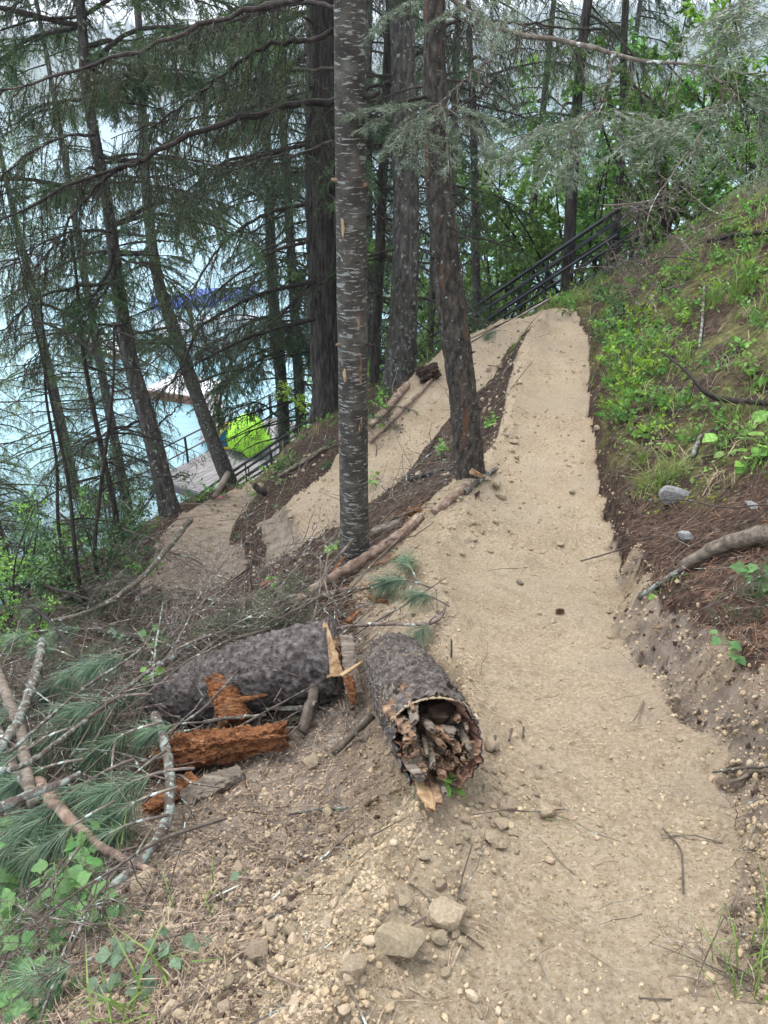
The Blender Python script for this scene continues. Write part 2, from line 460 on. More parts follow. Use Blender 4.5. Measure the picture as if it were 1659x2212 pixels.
def soil_material():
    m = bpy.data.materials.new('hillside_soil'); m.use_nodes = True
    nt = m.node_tree; N = nt.nodes; L = nt.links; bs = N['Principled BSDF']
    tc = N.new('ShaderNodeTexCoord')
    at = N.new('ShaderNodeAttribute'); at.attribute_name = 'zone'
    sp = N.new('ShaderNodeSeparateColor'); L.new(at.outputs['Color'], sp.inputs[0])
    def noise(sc, det=5, rg=.6):
        nz = N.new('ShaderNodeTexNoise'); nz.inputs['Scale'].default_value = sc; nz.inputs['Detail'].default_value = det; nz.inputs['Roughness'].default_value = rg
        L.new(tc.outputs['Object'], nz.inputs['Vector']); return nz.outputs['Fac']
    def ramp(fac, cs):
        r = N.new('ShaderNodeValToRGB'); el = r.color_ramp.elements
        while len(el) < len(cs): el.new(.5)
        for e, (p, c) in zip(el, cs): e.position = p; e.color = (*c, 1)
        L.new(fac, r.inputs['Fac']); return r.outputs['Color']
    def mix(f, a, b, typ='MIX'):
        mx = N.new('ShaderNodeMix'); mx.data_type = 'RGBA'; mx.blend_type = typ
        if isinstance(f, float): mx.inputs['Factor'].default_value = f
        else: L.new(f, mx.inputs['Factor'])
        for s, v in (('A', a), ('B', b)):
            if isinstance(v, tuple): mx.inputs[s].default_value = (*v, 1)
            else: L.new(v, mx.inputs[s])
        return mx.outputs['Result']
    tan = ramp(noise(2.2, 6), [(.32, (.27, .195, .125)), (.5, (.37, .285, .19)), (.68, (.44, .35, .245))])
    tan = mix(ramp(noise(4.5, 7, .7), [(.50, (0, 0, 0)), (.66, (.7, .7, .7))]), tan, (.25, .185, .125))
    tan = mix(ramp(noise(60, 4), [(.42, (0, 0, 0)), (.7, (1, 1, 1))]), tan, (.51, .42, .31))
    tan = mix(ramp(noise(90, 3), [(.56, (0, 0, 0)), (.70, (.85, .85, .85))]), tan, (.17, .12, .07))
    tan = mix(ramp(noise(1.1, 3), [(.5, (0, 0, 0)), (.72, (.55, .55, .55))]), tan, (.29, .235, .18))
    grey = ramp(noise(9, 6), [(.3, (.10, .077, .062)), (.5, (.23, .185, .15)), (.72, (.37, .305, .245))])
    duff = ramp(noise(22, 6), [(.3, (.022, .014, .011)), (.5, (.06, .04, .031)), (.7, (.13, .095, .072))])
    mossc = ramp(noise(16, 5), [(.3, (.05, .045, .022)), (.5, (.11, .105, .045)), (.7, (.20, .20, .07))])
    mossc = mix(ramp(noise(3.0, 4), [(.42, (0, 0, 0)), (.54, (1, 1, 1))]), mossc, duff)
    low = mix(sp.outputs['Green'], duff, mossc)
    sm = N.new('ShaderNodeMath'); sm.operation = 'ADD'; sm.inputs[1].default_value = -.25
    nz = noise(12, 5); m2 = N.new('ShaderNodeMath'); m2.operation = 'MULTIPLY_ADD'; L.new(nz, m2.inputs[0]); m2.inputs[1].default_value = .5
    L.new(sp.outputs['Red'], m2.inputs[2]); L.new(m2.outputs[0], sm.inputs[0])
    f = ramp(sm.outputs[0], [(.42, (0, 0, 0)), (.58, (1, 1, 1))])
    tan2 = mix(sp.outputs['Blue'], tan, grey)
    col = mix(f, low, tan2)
    L.new(col, bs.inputs['Base Color'])
    bs.inputs['Roughness'].default_value = .95; bs.inputs['Specular IOR Level'].default_value = .12
    b1 = N.new('ShaderNodeBump'); b1.inputs['Strength'].default_value = 1.0; b1.inputs['Distance'].default_value = .022; L.new(noise(45, 8, .72), b1.inputs['Height'])
    b2 = N.new('ShaderNodeBump'); b2.inputs['Strength'].default_value = .9; b2.inputs['Distance'].default_value = .007; L.new(noise(170, 5, .7), b2.inputs['Height']); L.new(b1.outputs[0], b2.inputs['Normal'])
    L.new(b2.outputs[0], bs.inputs['Normal'])
    return m

M_SOIL = soil_material()

# ------------------------------------------------------------------ ground
def make_ground():
    az = np.concatenate([np.linspace(-47, 47, 400), np.linspace(47, 313, 42)[1:-1]]) * math.pi / 180
    r = [.25]
    while r[-1] < 46:
        q = .0066 + .006 * min(1, r[-1] / 12)
        r.append(r[-1] * (1 + q))
    r = np.array(r)
    A, R = np.meshgrid(az, r)
    x = (R * np.sin(A)).ravel(); y = (R * np.cos(A)).ravel()
    h, soil, path, moss, cut = terrain(x, y, True)
    nC, nR = len(az), len(r)
    V = np.stack([x, y, h], 1)
    idx = np.arange(nR * nC).reshape(nR, nC)
    a = idx[:-1]; b = np.roll(a, -1, 1); d = idx[1:]; c = np.roll(d, -1, 1)
    Q = np.stack([a, d, c, b], -1).reshape(-1, 4)
    V = np.vstack([V, [[0, 0, H1(0, 0)]]])
    T = np.stack([np.full(nC, len(V) - 1), idx[0], np.roll(idx[0], -1)], -1)
    # mixed greyish soil on the dug-out slope at the lower left and on the cut bank
    n1 = noise2(x, y, 1.7, 4, 77)
    d1, _, hw1, s1 = _trail(x, y, TRAIL1)
    mixed = sstep((d1 - hw1 - .18 + .25 * n1) / .35) * sstep((4.0 - y) / 1.0) * (s1 < 0)
    mixed = np.maximum(mixed, cut * sstep(.55 + 1.6 * noise2(x, y, 5, 3, 78)) * .95)
    d3, _, hw3, _ = _trail(x, y, TRAIL3)
    mixed = np.maximum(mixed, .75 * (d3 < hw3 + .6) * soil)
    soil = soil * (1 - .8 * cut * sstep((y - 3.6) / 1.2 + .5 * n1))      # brown earth and painted shade beneath the lip of the cut face farther on
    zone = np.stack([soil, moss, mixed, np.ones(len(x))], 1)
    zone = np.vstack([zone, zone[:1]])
    pv = path > .5
    fq = pv[np.minimum(Q, len(pv) - 1)].sum(1) >= 2
    for nm, sel, tri in (('ground', ~fq, False), ('path', fq, True)):
        Qs = Q[sel]
        used = np.unique(np.concatenate([Qs.ravel(), T.ravel()] if tri else [Qs.ravel()]))
        mp = np.zeros(len(V), np.int64); mp[used] = np.arange(len(used))
        mb = MB(); mb.V = [V[used]]; mb.n = len(used)
        mb.Q = [mp[Qs]]; mb.MQ = [np.zeros(len(Qs))]
        if tri: mb.T = [mp[T]]; mb.MT = [np.zeros(len(T))]
        o = mb.build(nm, M_SOIL, smooth=True)
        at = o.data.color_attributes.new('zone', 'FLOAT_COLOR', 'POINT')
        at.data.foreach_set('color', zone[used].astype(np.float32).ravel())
        tag(o, kind='structure')
make_ground()

# ------------------------------------------------------------------ materials of things
TANW = (.42, .33, .22)
M_BIRCH = nmat('smooth_fir_bark', [(.3, (0.031, 0.025, 0.021)), (.5, (0.056, 0.048, 0.040)), (.7, (0.098, 0.085, 0.072))], 9, 6, (1, 1, 1), .85, (30, .8, .012, (1, 1, 2.2)), spots=[(13, .565, .60, (.24, .245, .22), (1, 1, 5.0), 4.5), (3.0, .57, .66, (.12, .115, .095), (1, 1, 1.6), 6), (26, .64, .70, (.014, .011, .009), (1, 1, 2.6), 3), (2.0, .60, .74, (.13, .10, .06), (1, 1, .4), 6), (34, .66, .70, (.33, .36, .32), (1, 1, 1), 4)])
M_FIR = nmat('red_fir_bark', [(.3, (0.020, 0.016, 0.015)), (.48, (0.061, 0.051, 0.043)), (.66, (0.123, 0.107, 0.090)), (.8, (0.189, 0.172, 0.152))], 22, 9, (1.4, 1.4, .6), .93, (40, 1.0, .035, (1, 1, .55)), spots=[(6, .60, .68, (.15, .075, .045), (2.4, 2.4, .35), 6), (30, .62, .67, (.30, .33, .29), (1, 1, .9), 5)])
M_BARKD = nmat('dark_furrowed_bark', [(.3, (0.013, 0.010, 0.009)), (.5, (0.051, 0.043, 0.039)), (.72, (0.124, 0.109, 0.093))], 11, 8, (2.2, 2.2, .32), .95, (13, 1.0, .05, (2.0, 2.0, .3)),
               spots=[(3, .62, .74, (.075, .075, .035), (1, 1, .5), 5)])
M_BARKG = nmat('grey_bark', [(.3, (0.022, 0.020, 0.016)), (.5, (0.064, 0.056, 0.050)), (.72, (0.127, 0.120, 0.109))], 14, 7, (1.5, 1.5, .5), .9, (26, 1.0, .02, (1, 1, .5)),
               spots=[(20, .60, .65, (.27, .30, .26), (1, 1, .8), 4)])
M_LOGBARK = nmat('log_bark', [(.30, (.030, .023, .020)), (.47, (.10, .082, .073)), (.62, (.20, .175, .16)), (.75, (.31, .28, .26))], 32, 9, (1, 1, 1), .93, (52, 1.0, .03), spots=[(5, .58, .72, (.32, .25, .165), (1, 1, 1), 7), (44, .62, .67, (.035, .022, .016), (1, 1, 1), 3)])
M_TWIG = nmat('dark_twig_bark', [(.3, (.014, .011, .009)), (.6, (.045, .036, .030)), (.8, (.11, .10, .085))], 18, 4, rough=.9, hue=.3)
M_TWIGG = nmat('grey_twig_bark', [(.3, (.05, .038, .03)), (.55, (.12, .095, .078)), (.8, (.25, .22, .19))], 22, 5, rough=.9, hue=.35, bump=(80, .5, .003),
               spots=[(16, .60, .64, (.36, .41, .37), (1, 1, 1), 5)])
M_LICHENWOOD = nmat('lichened_wood', [(.3, (.05, .036, .03)), (.55, (.115, .09, .074)), (.8, (.20, .165, .14))], 20, 6, rough=.9, bump=(60, .9, .012), spots=[(17, .50, .60, (.25, .29, .26), (1, 1, 1), 9), (55, .60, .66, (.42, .48, .44), (1, 1, 1), 5), (30, .66, .72, (.03, .022, .018), (1, 1, 1), 4)])
M_PEELED = nmat('peeled_stick_wood', [(.3, (.10, .062, .045)), (.5, (.22, .15, .112)), (.72, (.38, .30, .23))], 16, 8, (1, 1, 1), .85, (50, .9, .012), spots=[(7, .56, .66, (.12, .085, .07), (1, 1, 1), 7)])
M_OLDWOOD = nmat('weathered_wood', [(.3, (.07, .055, .042)), (.5, (.15, .12, .095)), (.72, (.27, .225, .18))], 8, 7, (1, 6, 6), .85, (24, .8, .008, (1, 6, 6)))
M_ROT = nmat('rotten_orange_wood', [(.28, (.06, .022, .010)), (.43, (.20, .075, .030)), (.57, (.36, .155, .065)), (.72, (.56, .32, .17))], 16, 10, (1, 2.5, 2.5), .95, (46, 1.0, .04, (1, 2.2, 2.2)), dist=1.2, spots=[(5, .60, .72, (.11, .07, .05), (1, 1, 1), 6)])
M_FRESH = nmat('split_yellow_wood', [(.3, (.17, .095, .045)), (.5, (.34, .22, .12)), (.72, (.50, .37, .235))], 14, 9, (1, 1, 1), .8, (34, 1.0, .012), dist=.8, spots=[(7, .58, .70, (.14, .095, .06), (1, 1, 1), 7)])
M_LOGBARK2 = nmat('log_bark_clean', [(.30, (.040, .032, .030)), (.47, (.105, .088, .082)), (.62, (.185, .163, .155)), (.75, (.28, .255, .245))], 30, 10, (1, 1, 1), .93, (48, 1.0, .03), spots=[(44, .62, .67, (.035, .024, .02), (1, 1, 1), 3)])
M_ROTTAN = nmat('crumbled_rotten_wood', [(.28, (.05, .03, .02)), (.5, (.20, .12, .075)), (.66, (.37, .25, .16)), (.8, (.50, .38, .25))], 24, 8, (1, 1, 1), .95, (50, 1.0, .02))
M_HOLE = nmat('hollow_shade_wood', [(.3, (.012, .008, .006)), (.6, (.05, .03, .02))], 12, 6, rough=.9)  # rotten wood, with the shade deep inside hollow logs painted into its colour
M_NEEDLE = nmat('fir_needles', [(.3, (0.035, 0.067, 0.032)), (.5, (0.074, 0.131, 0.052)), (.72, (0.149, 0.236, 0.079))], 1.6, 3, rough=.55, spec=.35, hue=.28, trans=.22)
M_NEEDLED = nmat('dark_fir_needles', [(.3, (0.032, 0.046, 0.026)), (.5, (0.061, 0.084, 0.043)), (.75, (0.123, 0.145, 0.058))], 2.2, 3, rough=.6, spec=.3, hue=.25, trans=.18)  # darker, duller needle green for sparse limbs and cut boughs
M_NEEDLEY = nmat('young_yellow_needles', [(.3, (0.065, 0.111, 0.026)), (.5, (0.130, 0.195, 0.046)), (.75, (0.260, 0.338, 0.078))], 2.0, 3, rough=.6, spec=.3, hue=.2, trans=.25)
M_SPRAY = nmat('flat_grey_green_needles', [(.3, (0.075, 0.106, 0.065)), (.5, (0.138, 0.181, 0.110)), (.74, (0.250, 0.300, 0.194))], 14, 3, rough=.42, spec=.55, hue=.15, trans=.15)
M_PINE = nmat('long_pine_needles', [(.3, (0.046, 0.086, 0.051)), (.5, (0.099, 0.166, 0.093)), (.72, (0.212, 0.284, 0.159))], 9, 3, rough=.42, spec=.5, hue=.2, trans=.12,
              spots=[(30, .70, .74, (.36, .27, .13), (1, 1, 1), 2)])
M_LEAF = nmat('bright_green_leaf', [(.3, (0.078, 0.189, 0.034)), (.5, (0.151, 0.316, 0.056)), (.72, (0.253, 0.474, 0.095))], 5, 3, rough=.5, spec=.4, hue=.3, trans=.35)
M_LEAFY = nmat('yellow_green_leaf', [(.3, (0.138, 0.253, 0.023)), (.5, (0.230, 0.391, 0.034)), (.75, (0.391, 0.552, 0.069))], 3, 3, rough=.5, spec=.35, hue=.25, trans=.4)
M_LEAFD = nmat('dark_green_leaf', [(.3, (0.030, 0.068, 0.024)), (.5, (0.060, 0.128, 0.039)), (.72, (0.120, 0.210, 0.060))], 5, 3, rough=.5, spec=.4, hue=.3, trans=.25)
M_LEAFP = nmat('pale_green_leaf', [(.3, (0.132, 0.220, 0.077)), (.5, (0.220, 0.330, 0.121)), (.75, (0.352, 0.462, 0.198))], 3, 3, rough=.5, spec=.4, hue=.25, trans=.35)
M_LEAFB = nmat('toothed_green_leaf', [(.3, (.06, .145, .04)), (.5, (.095, .21, .06)), (.75, (.15, .28, .085))], 14, 4, rough=.45, spec=.4, hue=.25, trans=.3, bump=(60, .4, .002))
M_LEAFW = nmat('wilted_grey_leaf', [(.3, (.06, .10, .055)), (.5, (.11, .16, .095)), (.75, (.17, .23, .14))], 10, 4, rough=.6, spec=.3, hue=.2, trans=.2)
M_GRASS = nmat('grass_blades', [(.3, (0.081, 0.138, 0.029)), (.5, (0.161, 0.253, 0.052)), (.75, (0.322, 0.391, 0.127))], 3, 3, rough=.5, spec=.35, trans=.3)
M_DRYGRASS = nmat('dry_straw', [(.3, (.20, .15, .09)), (.5, (.34, .27, .17)), (.75, (.5, .42, .29))], 5, 3, rough=.7)
M_BROWNNEEDLE = nmat('fallen_brown_needles', [(.3, (0.068, 0.032, 0.020)), (.5, (0.162, 0.086, 0.054)), (.75, (0.324, 0.203, 0.128))], 55, 2, rough=.7)
M_PALENEEDLE = nmat('dusty_fallen_needles', [(.3, (0.135, 0.095, 0.068)), (.5, (0.270, 0.196, 0.142)), (.75, (0.446, 0.351, 0.270))], 55, 2, rough=.7)
M_ROCK = nmat('dusty_stone', [(.3, (0.271, 0.207, 0.137)), (.5, (0.377, 0.295, 0.202)), (.72, (0.476, 0.392, 0.282))], 7, 6, rough=.92, bump=(30, .8, .01), hue=.14,
              spots=[(9, .60, .72, (.40, .34, .28), (1, 1, 1), 5)])
M_PEB = nmat('tan_clods', [(.3, (0.264, 0.196, 0.125)), (.5, (0.365, 0.282, 0.184)), (.72, (0.466, 0.376, 0.265))], 9, 4, rough=.95, spec=.1, bump=(60, .8, .004))
M_ROCKG = nmat('grey_stone', [(.3, (.17, .165, .16)), (.5, (.31, .305, .30)), (.72, (.47, .465, .45))], 10, 7, rough=.85, bump=(40, .8, .008), hue=.12,
               spots=[(26, .58, .63, (.10, .10, .095), (1, 1, 1), 4)])
M_MOSS = nmat('yellow_moss', [(.3, (.06, .06, .012)), (.5, (.14, .135, .02)), (.75, (.28, .26, .05))], 14, 5, rough=.95, bump=(60, 1, .015))
M_BLACK = nmat('black_painted_steel', [(.3, (.012, .013, .016)), (.7, (.025, .027, .032))], 5, 3, rough=.35, spec=.5)
M_DECK = nmat('grey_deck_board', [(.3, (.20, .185, .185)), (.5, (.28, .26, .26)), (.72, (.36, .34, .34))], 2.5, 6, (1, 6, 6), .75, hue=.1)
M_DECKEDGE = nmat('deck_frame_board', [(.3, (.13, .13, .14)), (.7, (.2, .2, .21))], 3, 5, rough=.8)
M_WHITE = nmat('white_gelcoat', [(.3, (.68, .70, .72)), (.7, (.8, .81, .82))], 2, 3, rough=.3, spec=.5)
M_GREEN = nmat('lime_cover_fabric', [(.3, (.26, .56, .03)), (.5, (.32, .66, .045)), (.72, (.37, .72, .06))], 1.2, 5, rough=.65, bump=(2.2, .35, .03))
M_BLUEP = nmat('blue_vinyl', [(.3, (.01, .15, .33)), (.7, (.02, .21, .42))], 2, 3, rough=.3)
M_YEL = nmat('yellow_vinyl', [(.3, (.75, .56, .05)), (.7, (.85, .68, .10))], 2, 3, rough=.35)
M_CANVAS = nmat('blue_canvas', [(.3, (.03, .065, .22)), (.7, (.06, .11, .36))], 1, 4, rough=.7)
M_RUST = nmat('rusty_brown_timber', [(.3, (.12, .06, .04)), (.7, (.27, .15, .11))], 3, 5, rough=.85)
M_STEEL = nmat('galvanised_pole', [(.3, (.42, .43, .45)), (.7, (.6, .61, .63))], 3, 3, rough=.35)
M_NAVY = nmat('navy_cloth', [(.3, (.02, .035, .09)), (.7, (.05, .08, .17))], 5, 4, rough=.8)
M_PINK = nmat('pink_ribbon', [(.3, (.8, .08, .25)), (.7, (.85, .12, .3))], 5, 2, rough=.6)
M_HILL = nmat('far_slope', [(.3, (.03, .05, .025)), (.7, (.06, .09, .04))], .02, 4, rough=.95)
M_FARTREE = nmat('far_forest', [(.3, (.022, .04, .022)), (.5, (.035, .06, .03)), (.7, (.06, .085, .04))], .05, 4, rough=.9)
M_WATER = nmat('lake_water', [(.3, (0.136, 0.263, 0.315)), (.5, (0.184, 0.338, 0.387)), (.7, (0.240, 0.404, 0.450))], .05, 5, (.5, 1.6, 1), .12, (.9, .35, .25, (.5, 1.6, 1)), spec=.5)

class Thing:
    """an Empty at a thing's base; parts are built in world coordinates and hung under it"""
    def __init__(s, name, loc, label, cat, group=None):
        s.base = np.array(loc, float)
        s.root = empty(name, tuple(s.base))
        tag(s.root, label, cat, group)
    def part(s, name, mb, mats, smooth=False, parent=None, label=None):
        for i in range(len(mb.V)):
            mb.V[i] = mb.V[i] - s.base
        o = mb.build(name, mats, parent or s.root, smooth)
        if label: o['label'] = label
        return o
def solo(name, mb, mats, label, cat, group=None, smooth=False, kind=None, loc=None):
    loc = np.zeros(3) if loc is None else np.asarray(loc, float)
    for i in range(len(mb.V)):
        mb.V[i] = mb.V[i] - loc
    o = mb.build(name, mats, None, smooth)
    o.location = loc
    return tag(o, label, cat, group, kind)

# ------------------------------------------------------------------ lake, far shore
WZL = -13.0
def make_far():
    mb = MB()
    r = np.array([0, 15, 30, 60, 120, 300, 800, 2600, 5000.]); an = np.linspace(0, 2 * math.pi, 49)[:-1]
    V = np.stack([np.outer(r, np.cos(an)), np.outer(r, np.sin(an)) + 0, np.full((len(r), 48), WZL)], -1).reshape(-1, 3)
    idx = np.arange(len(r) * 48).reshape(len(r), 48)
    a = idx[:-1]; b = np.roll(a, -1, 1); d = idx[1:]; c = np.roll(d, -1, 1)
    mb.add(V, np.stack([a, d, c, b], -1).reshape(-1, 4))
    tag(mb.build('water', M_WATER), kind='structure')
    # hills across the lake
    xs = np.linspace(-3000, 3000, 160); us = np.linspace(0, 1, 26)
    X, U = np.meshgrid(xs, us)
    crest = 95 + 40 * noise2(X.ravel(), X.ravel() * 0, .0022, 4, 5).reshape(X.shape) + 18 * np.sin(X / 420)
    Y = 920 + 60 * noise2(X.ravel(), X.ravel() * 0, .003, 3, 9).reshape(X.shape) + U * 700
    Z = WZL - 3 + (crest + 16) * np.sin(np.minimum(U * 1.25, 1) * math.pi / 2) + 7 * noise2(X.ravel(), Y.ravel(), .012, 4, 4).reshape(X.shape) * np.minimum(U * 4, 1)
    idx = np.arange(X.size).reshape(X.shape)
    mb = MB(); mb.add(np.stack([X, Y, Z], -1).reshape(-1, 3), np.stack([idx[:-1, :-1], idx[:-1, 1:], idx[1:, 1:], idx[1:, :-1]], -1).reshape(-1, 4))
    tag(mb.build('hills', M_HILL, smooth=True), kind='structure')
    rng = np.random.default_rng(5)
    n = 9000
    xi = rng.uniform(0, 159, n); yi = rng.uniform(0, 21, n) ** 1.0
    x0 = xi.astype(int).clip(0, 158); y0 = yi.astype(int).clip(0, 24); fx = (xi - x0)[:, None]; fy = (yi - y0)[:, None]
    Gd = np.stack([X, Y, Z], -1)
    P = (Gd[y0, x0] * (1 - fx) + Gd[y0, x0 + 1] * fx) * (1 - fy) + (Gd[y0 + 1, x0] * (1 - fx) + Gd[y0 + 1, x0 + 1] * fx) * fy
    P[:, 2] -= 1
    k = 5; an = np.arange(k) * 2 * math.pi / k
    TV = np.vstack([np.stack([np.cos(an) * .17, np.sin(an) * .17, np.full(k, .06)], 1), [[0, 0, 1]]])
    TF = np.array([[i, (i + 1) % k, k] for i in range(k)])
    mb = MB(); stamp(mb, TV, TF, P, randrot(n, rng, True), rng.uniform(13, 24, n)[:, None] * np.array([[1, 1, 1]]) * np.stack([rng.uniform(.9, 1.5, n)] * 2 + [np.ones(n)], 1))
    tag(mb.build('forest', M_FARTREE), 'dark conifer forest covering the hills across the lake', 'forest', kind='stuff')
make_far()

# ------------------------------------------------------------------ foliage geometry
def needles_on(mb, P, rng, density, nl, nw, flat=.5, mi=0, ang=(.7, 1.2), u0=0.0):
    """single-triangle needles along the paths P (M,K,3)"""
    M, K, _ = P.shape
    seg = np.linalg.norm(np.diff(P, axis=1), axis=2)
    tot = seg.sum()
    n = int(tot * density)
    if n <= 0: return
    pr = seg.ravel() / tot
    s = rng.choice(len(pr), n, p=pr)
    m, k = s // (K - 1), s % (K - 1)
    u = rng.random((n, 1))
    p = P[m, k] * (1 - u) + P[m, k + 1] * u
    t = norm(P[m, k + 1] - P[m, k])
    r = rng.normal(0, 1, (n, 3)); r[:, 2] *= (1 - flat)
    r = norm(r - (r * t).sum(1, keepdims=True) * t)
    a = rng.uniform(ang[0], ang[1], (n, 1))
    d = t * np.cos(a) + r * np.sin(a)
    L = nl * rng.uniform(.7, 1.15, (n, 1))
    wv = norm(np.cross(d, rng.normal(0, 1, (n, 3)))) * nw * .5
    V = np.stack([p - wv, p + wv, p + d * L], 1).reshape(-1, 3)
    mb.add(V, np.arange(3 * n).reshape(-1, 3), mi)
def on_paths(P, rng, per, u0=.1, u1=1.0):
    """points, tangents and index on paths: PER for each"""
    M, K, _ = P.shape
    u = (u0 + (u1 - u0) * (np.arange(per) + rng.random((M, per))) / per) * (K - 1)
    k = np.minimum(u.astype(int), K - 2); f = (u - k)[..., None]
    mi = np.arange(M)[:, None]
    p = P[mi, k] * (1 - f) + P[mi, k + 1] * f
    t = norm(P[mi, k + 1] - P[mi, k])
    return p.reshape(-1, 3), t.reshape(-1, 3), (u / (K - 1)).ravel(), np.repeat(np.arange(M), per)
def lateral(P, rng, per, L, ang=.9, grav=.2, K=3, wob=.12, u0=.12, plane=True, hang=0.0, taper=.8):
    p, t, u, m = on_paths(P, rng, per, u0)
    up = np.array([0, 0, 1.0])
    s = norm(np.cross(t, up)) * np.where(rng.random(len(p)) < .5, 1, -1)[:, None]
    if not plane:
        s = norm(s + rng.normal(0, .8, s.shape))
    a = ang * rng.uniform(.75, 1.2, (len(p), 1))
    d = t * np.cos(a) + s * np.sin(a)
    h = (rng.random((len(p), 1)) < hang) * rng.uniform(.6, 2.2, (len(p), 1))
    d = d + h * -up
    Ls = L * (1 - taper * u) * rng.uniform(.5, 1.15, len(p))
    return grow(p, d, Ls, K, rng, grav + h.mean() * 0, wob)
def bough(wood, need, main, r0, rng, n1, L1, n2, L2, dens, nl, nw, grav=.35, hang=.3, flat=.5, r1=.0045, r2=.0022, bare=.25, u0=.1, sides=6, taper=.6):
    """one limb: main path (K,3), laterals, sub-laterals, needles"""
    main = np.asarray(main)[None]
    K = main.shape[1]
    if wood is not None:
        R = r0 * (1 - .85 * np.linspace(0, 1, K)) * (1 + .12 * rng.normal(0, 1, K))
        add_tubes(wood, main, R[None], sides)
    A = lateral(main, rng, n1, L1, .95, grav, 4, .14, u0, True, hang, taper)
    if wood is not None:
        add_tubes(wood, A, np.outer(np.full(len(A), r1), np.linspace(1, .35, A.shape[1])), 3, cap=False)
    if n2:
        B = lateral(A, rng, n2, L2, .8, grav * .8, 2, .2, .15, True, hang * .5, .5)
        if wood is not None:
            add_tubes(wood, B, np.outer(np.full(len(B), r2), np.linspace(1, .5, B.shape[1])), 3, cap=False)
    if need is not None and dens > 0:
        keep = rng.random(len(A)) > bare
        needles_on(need, A[keep][:, 1:], rng, dens, nl, nw, flat)
        if n2:
            kb = np.repeat(keep, n2)
            if kb.any(): needles_on(need, B[kb], rng, dens, nl, nw, flat)

# library of limbs pointing along +X, for sharing between trees
def lib_limb(seed, L, kind):
    rng = np.random.default_rng(seed)
    main = grow(np.zeros((1, 3)), np.array([[1, 0, rng.uniform(-.1, .25)]]), np.array([L]), 10, rng, .6, .07)[0]
    w, n = MB(), MB()
    if kind == 'live':
        bough(w, n, main, .02 * L ** .5, rng, 34, .42 * L, 8, .17, 420, .026, .0052, .5, .25, .45, r1=.004, r2=.002, bare=.1)
    elif kind == 'sparse':
        bough(w, n, main, .017 * L ** .5, rng, 28, .36 * L, 6, .17, 240, .022, .0042, .6, .5, .3, r1=.0035, r2=.0018, bare=.45)
    else:
        bough(w, n, main, .013 * L ** .5, rng, 22, .3 * L, 5, .14, 14, .018, .003, .5, .5, .3, r1=.003, r2=.0015, bare=.8)
    return w, n
LIB = {}
for i, (L, k) in enumerate([(1.9, 'live'), (2.4, 'live'), (1.5, 'live'), (2.0, 'sparse'), (1.4, 'sparse'), (1.2, 'dead'), (.8, 'dead')]):
    w, n = lib_limb(100 + i, L, k)
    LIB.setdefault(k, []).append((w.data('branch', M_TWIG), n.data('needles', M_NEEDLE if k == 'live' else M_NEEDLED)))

def hang_limb(tree, kind, i, p, yaw, pitch, sc, mat=None):
    w, n = LIB[kind][i % len(LIB[kind])]
    o = link('branch', w, tree.root)
    o.location = tuple(np.asarray(p) - tree.base); o.rotation_euler = (0, pitch, yaw); o.scale = (sc, sc, sc)
    c = link('needles', n, o)
    if mat:
        c.material_slots[0].link = 'OBJECT'; c.material_slots[0].material = mat
    return o

def trunk_mesh(pts, radii, rng, disp=.03, n=26, step=.035, flare=.35, furrow=0.0, seed=1):
    P = resample(np.hstack([pts, np.array(radii)[:, None]]), max(12, int(np.linalg.norm(pts[-1] - pts[0]) / step)))
    C, R = P[:, :3], P[:, 3]
    s = np.concatenate([[0], np.cumsum(np.linalg.norm(np.diff(C, axis=0), axis=1))])
    R = R * (1 + flare * np.exp(-s / (1.6 * R[0])))
    V, Q, T = tubes(C, R, n, True)
    m = len(C) * n
    ctr = np.repeat(C, n, 0); rr = np.repeat(R, n)
    out = norm(V[:m] - ctr)
    k = disp * fbm(V[:m] * np.array([5, 5, 2.2]), 4, seed)
    if furrow:
        f1, f2, _ = worley(V[:m] * np.array([16, 16, 4.0]) + out * 2, seed)
        k = k + furrow * np.clip((f2 - f1) * 2.2, 0, 1) - furrow * .6
    fl = np.exp(-np.repeat(s, n) / (1.3 * R[0])) * .25 * np.sin(np.tile(np.arange(n), len(C)) * 2 * math.pi / n * 4 + seed)
    V[:m] += out * (rr * (k + fl * (flare > 0)))[:, None]
    mb = MB(); mb.V = [V]; mb.n = len(V); mb.Q = [Q]; mb.MQ = [np.zeros(len(Q))]; mb.T = [T]; mb.MT = [np.zeros(len(T))]
    return mb, C, R
def axis(pts, Y, widths, up=3.0, down=.25, dY=0.0):
    """trunk axis from picture points at distance Y; radii from picture widths"""
    P = []; R = []
    for k, ((dx, dy), w) in enumerate(zip(pts, widths)):
        p = WY(dx, dy, Y + dY * k / max(1, len(pts) - 1))
        t = p[1] * CP + (CAMH - p[2]) * SP
        P.append(p); R.append(w * .463 * .5 / FPX * t)
    P = np.array(P); R = np.array(R)
    d0 = norm(P[0] - P[1]); d1 = norm(P[-1] - P[-2])
    P = np.vstack([P[0] + d0 * down, P, P[-1] + (norm(d1 + np.array([0, 0, .5]))) * up]); R = np.concatenate([[R[0]], R, [R[-1] * .9]])
    return P, R

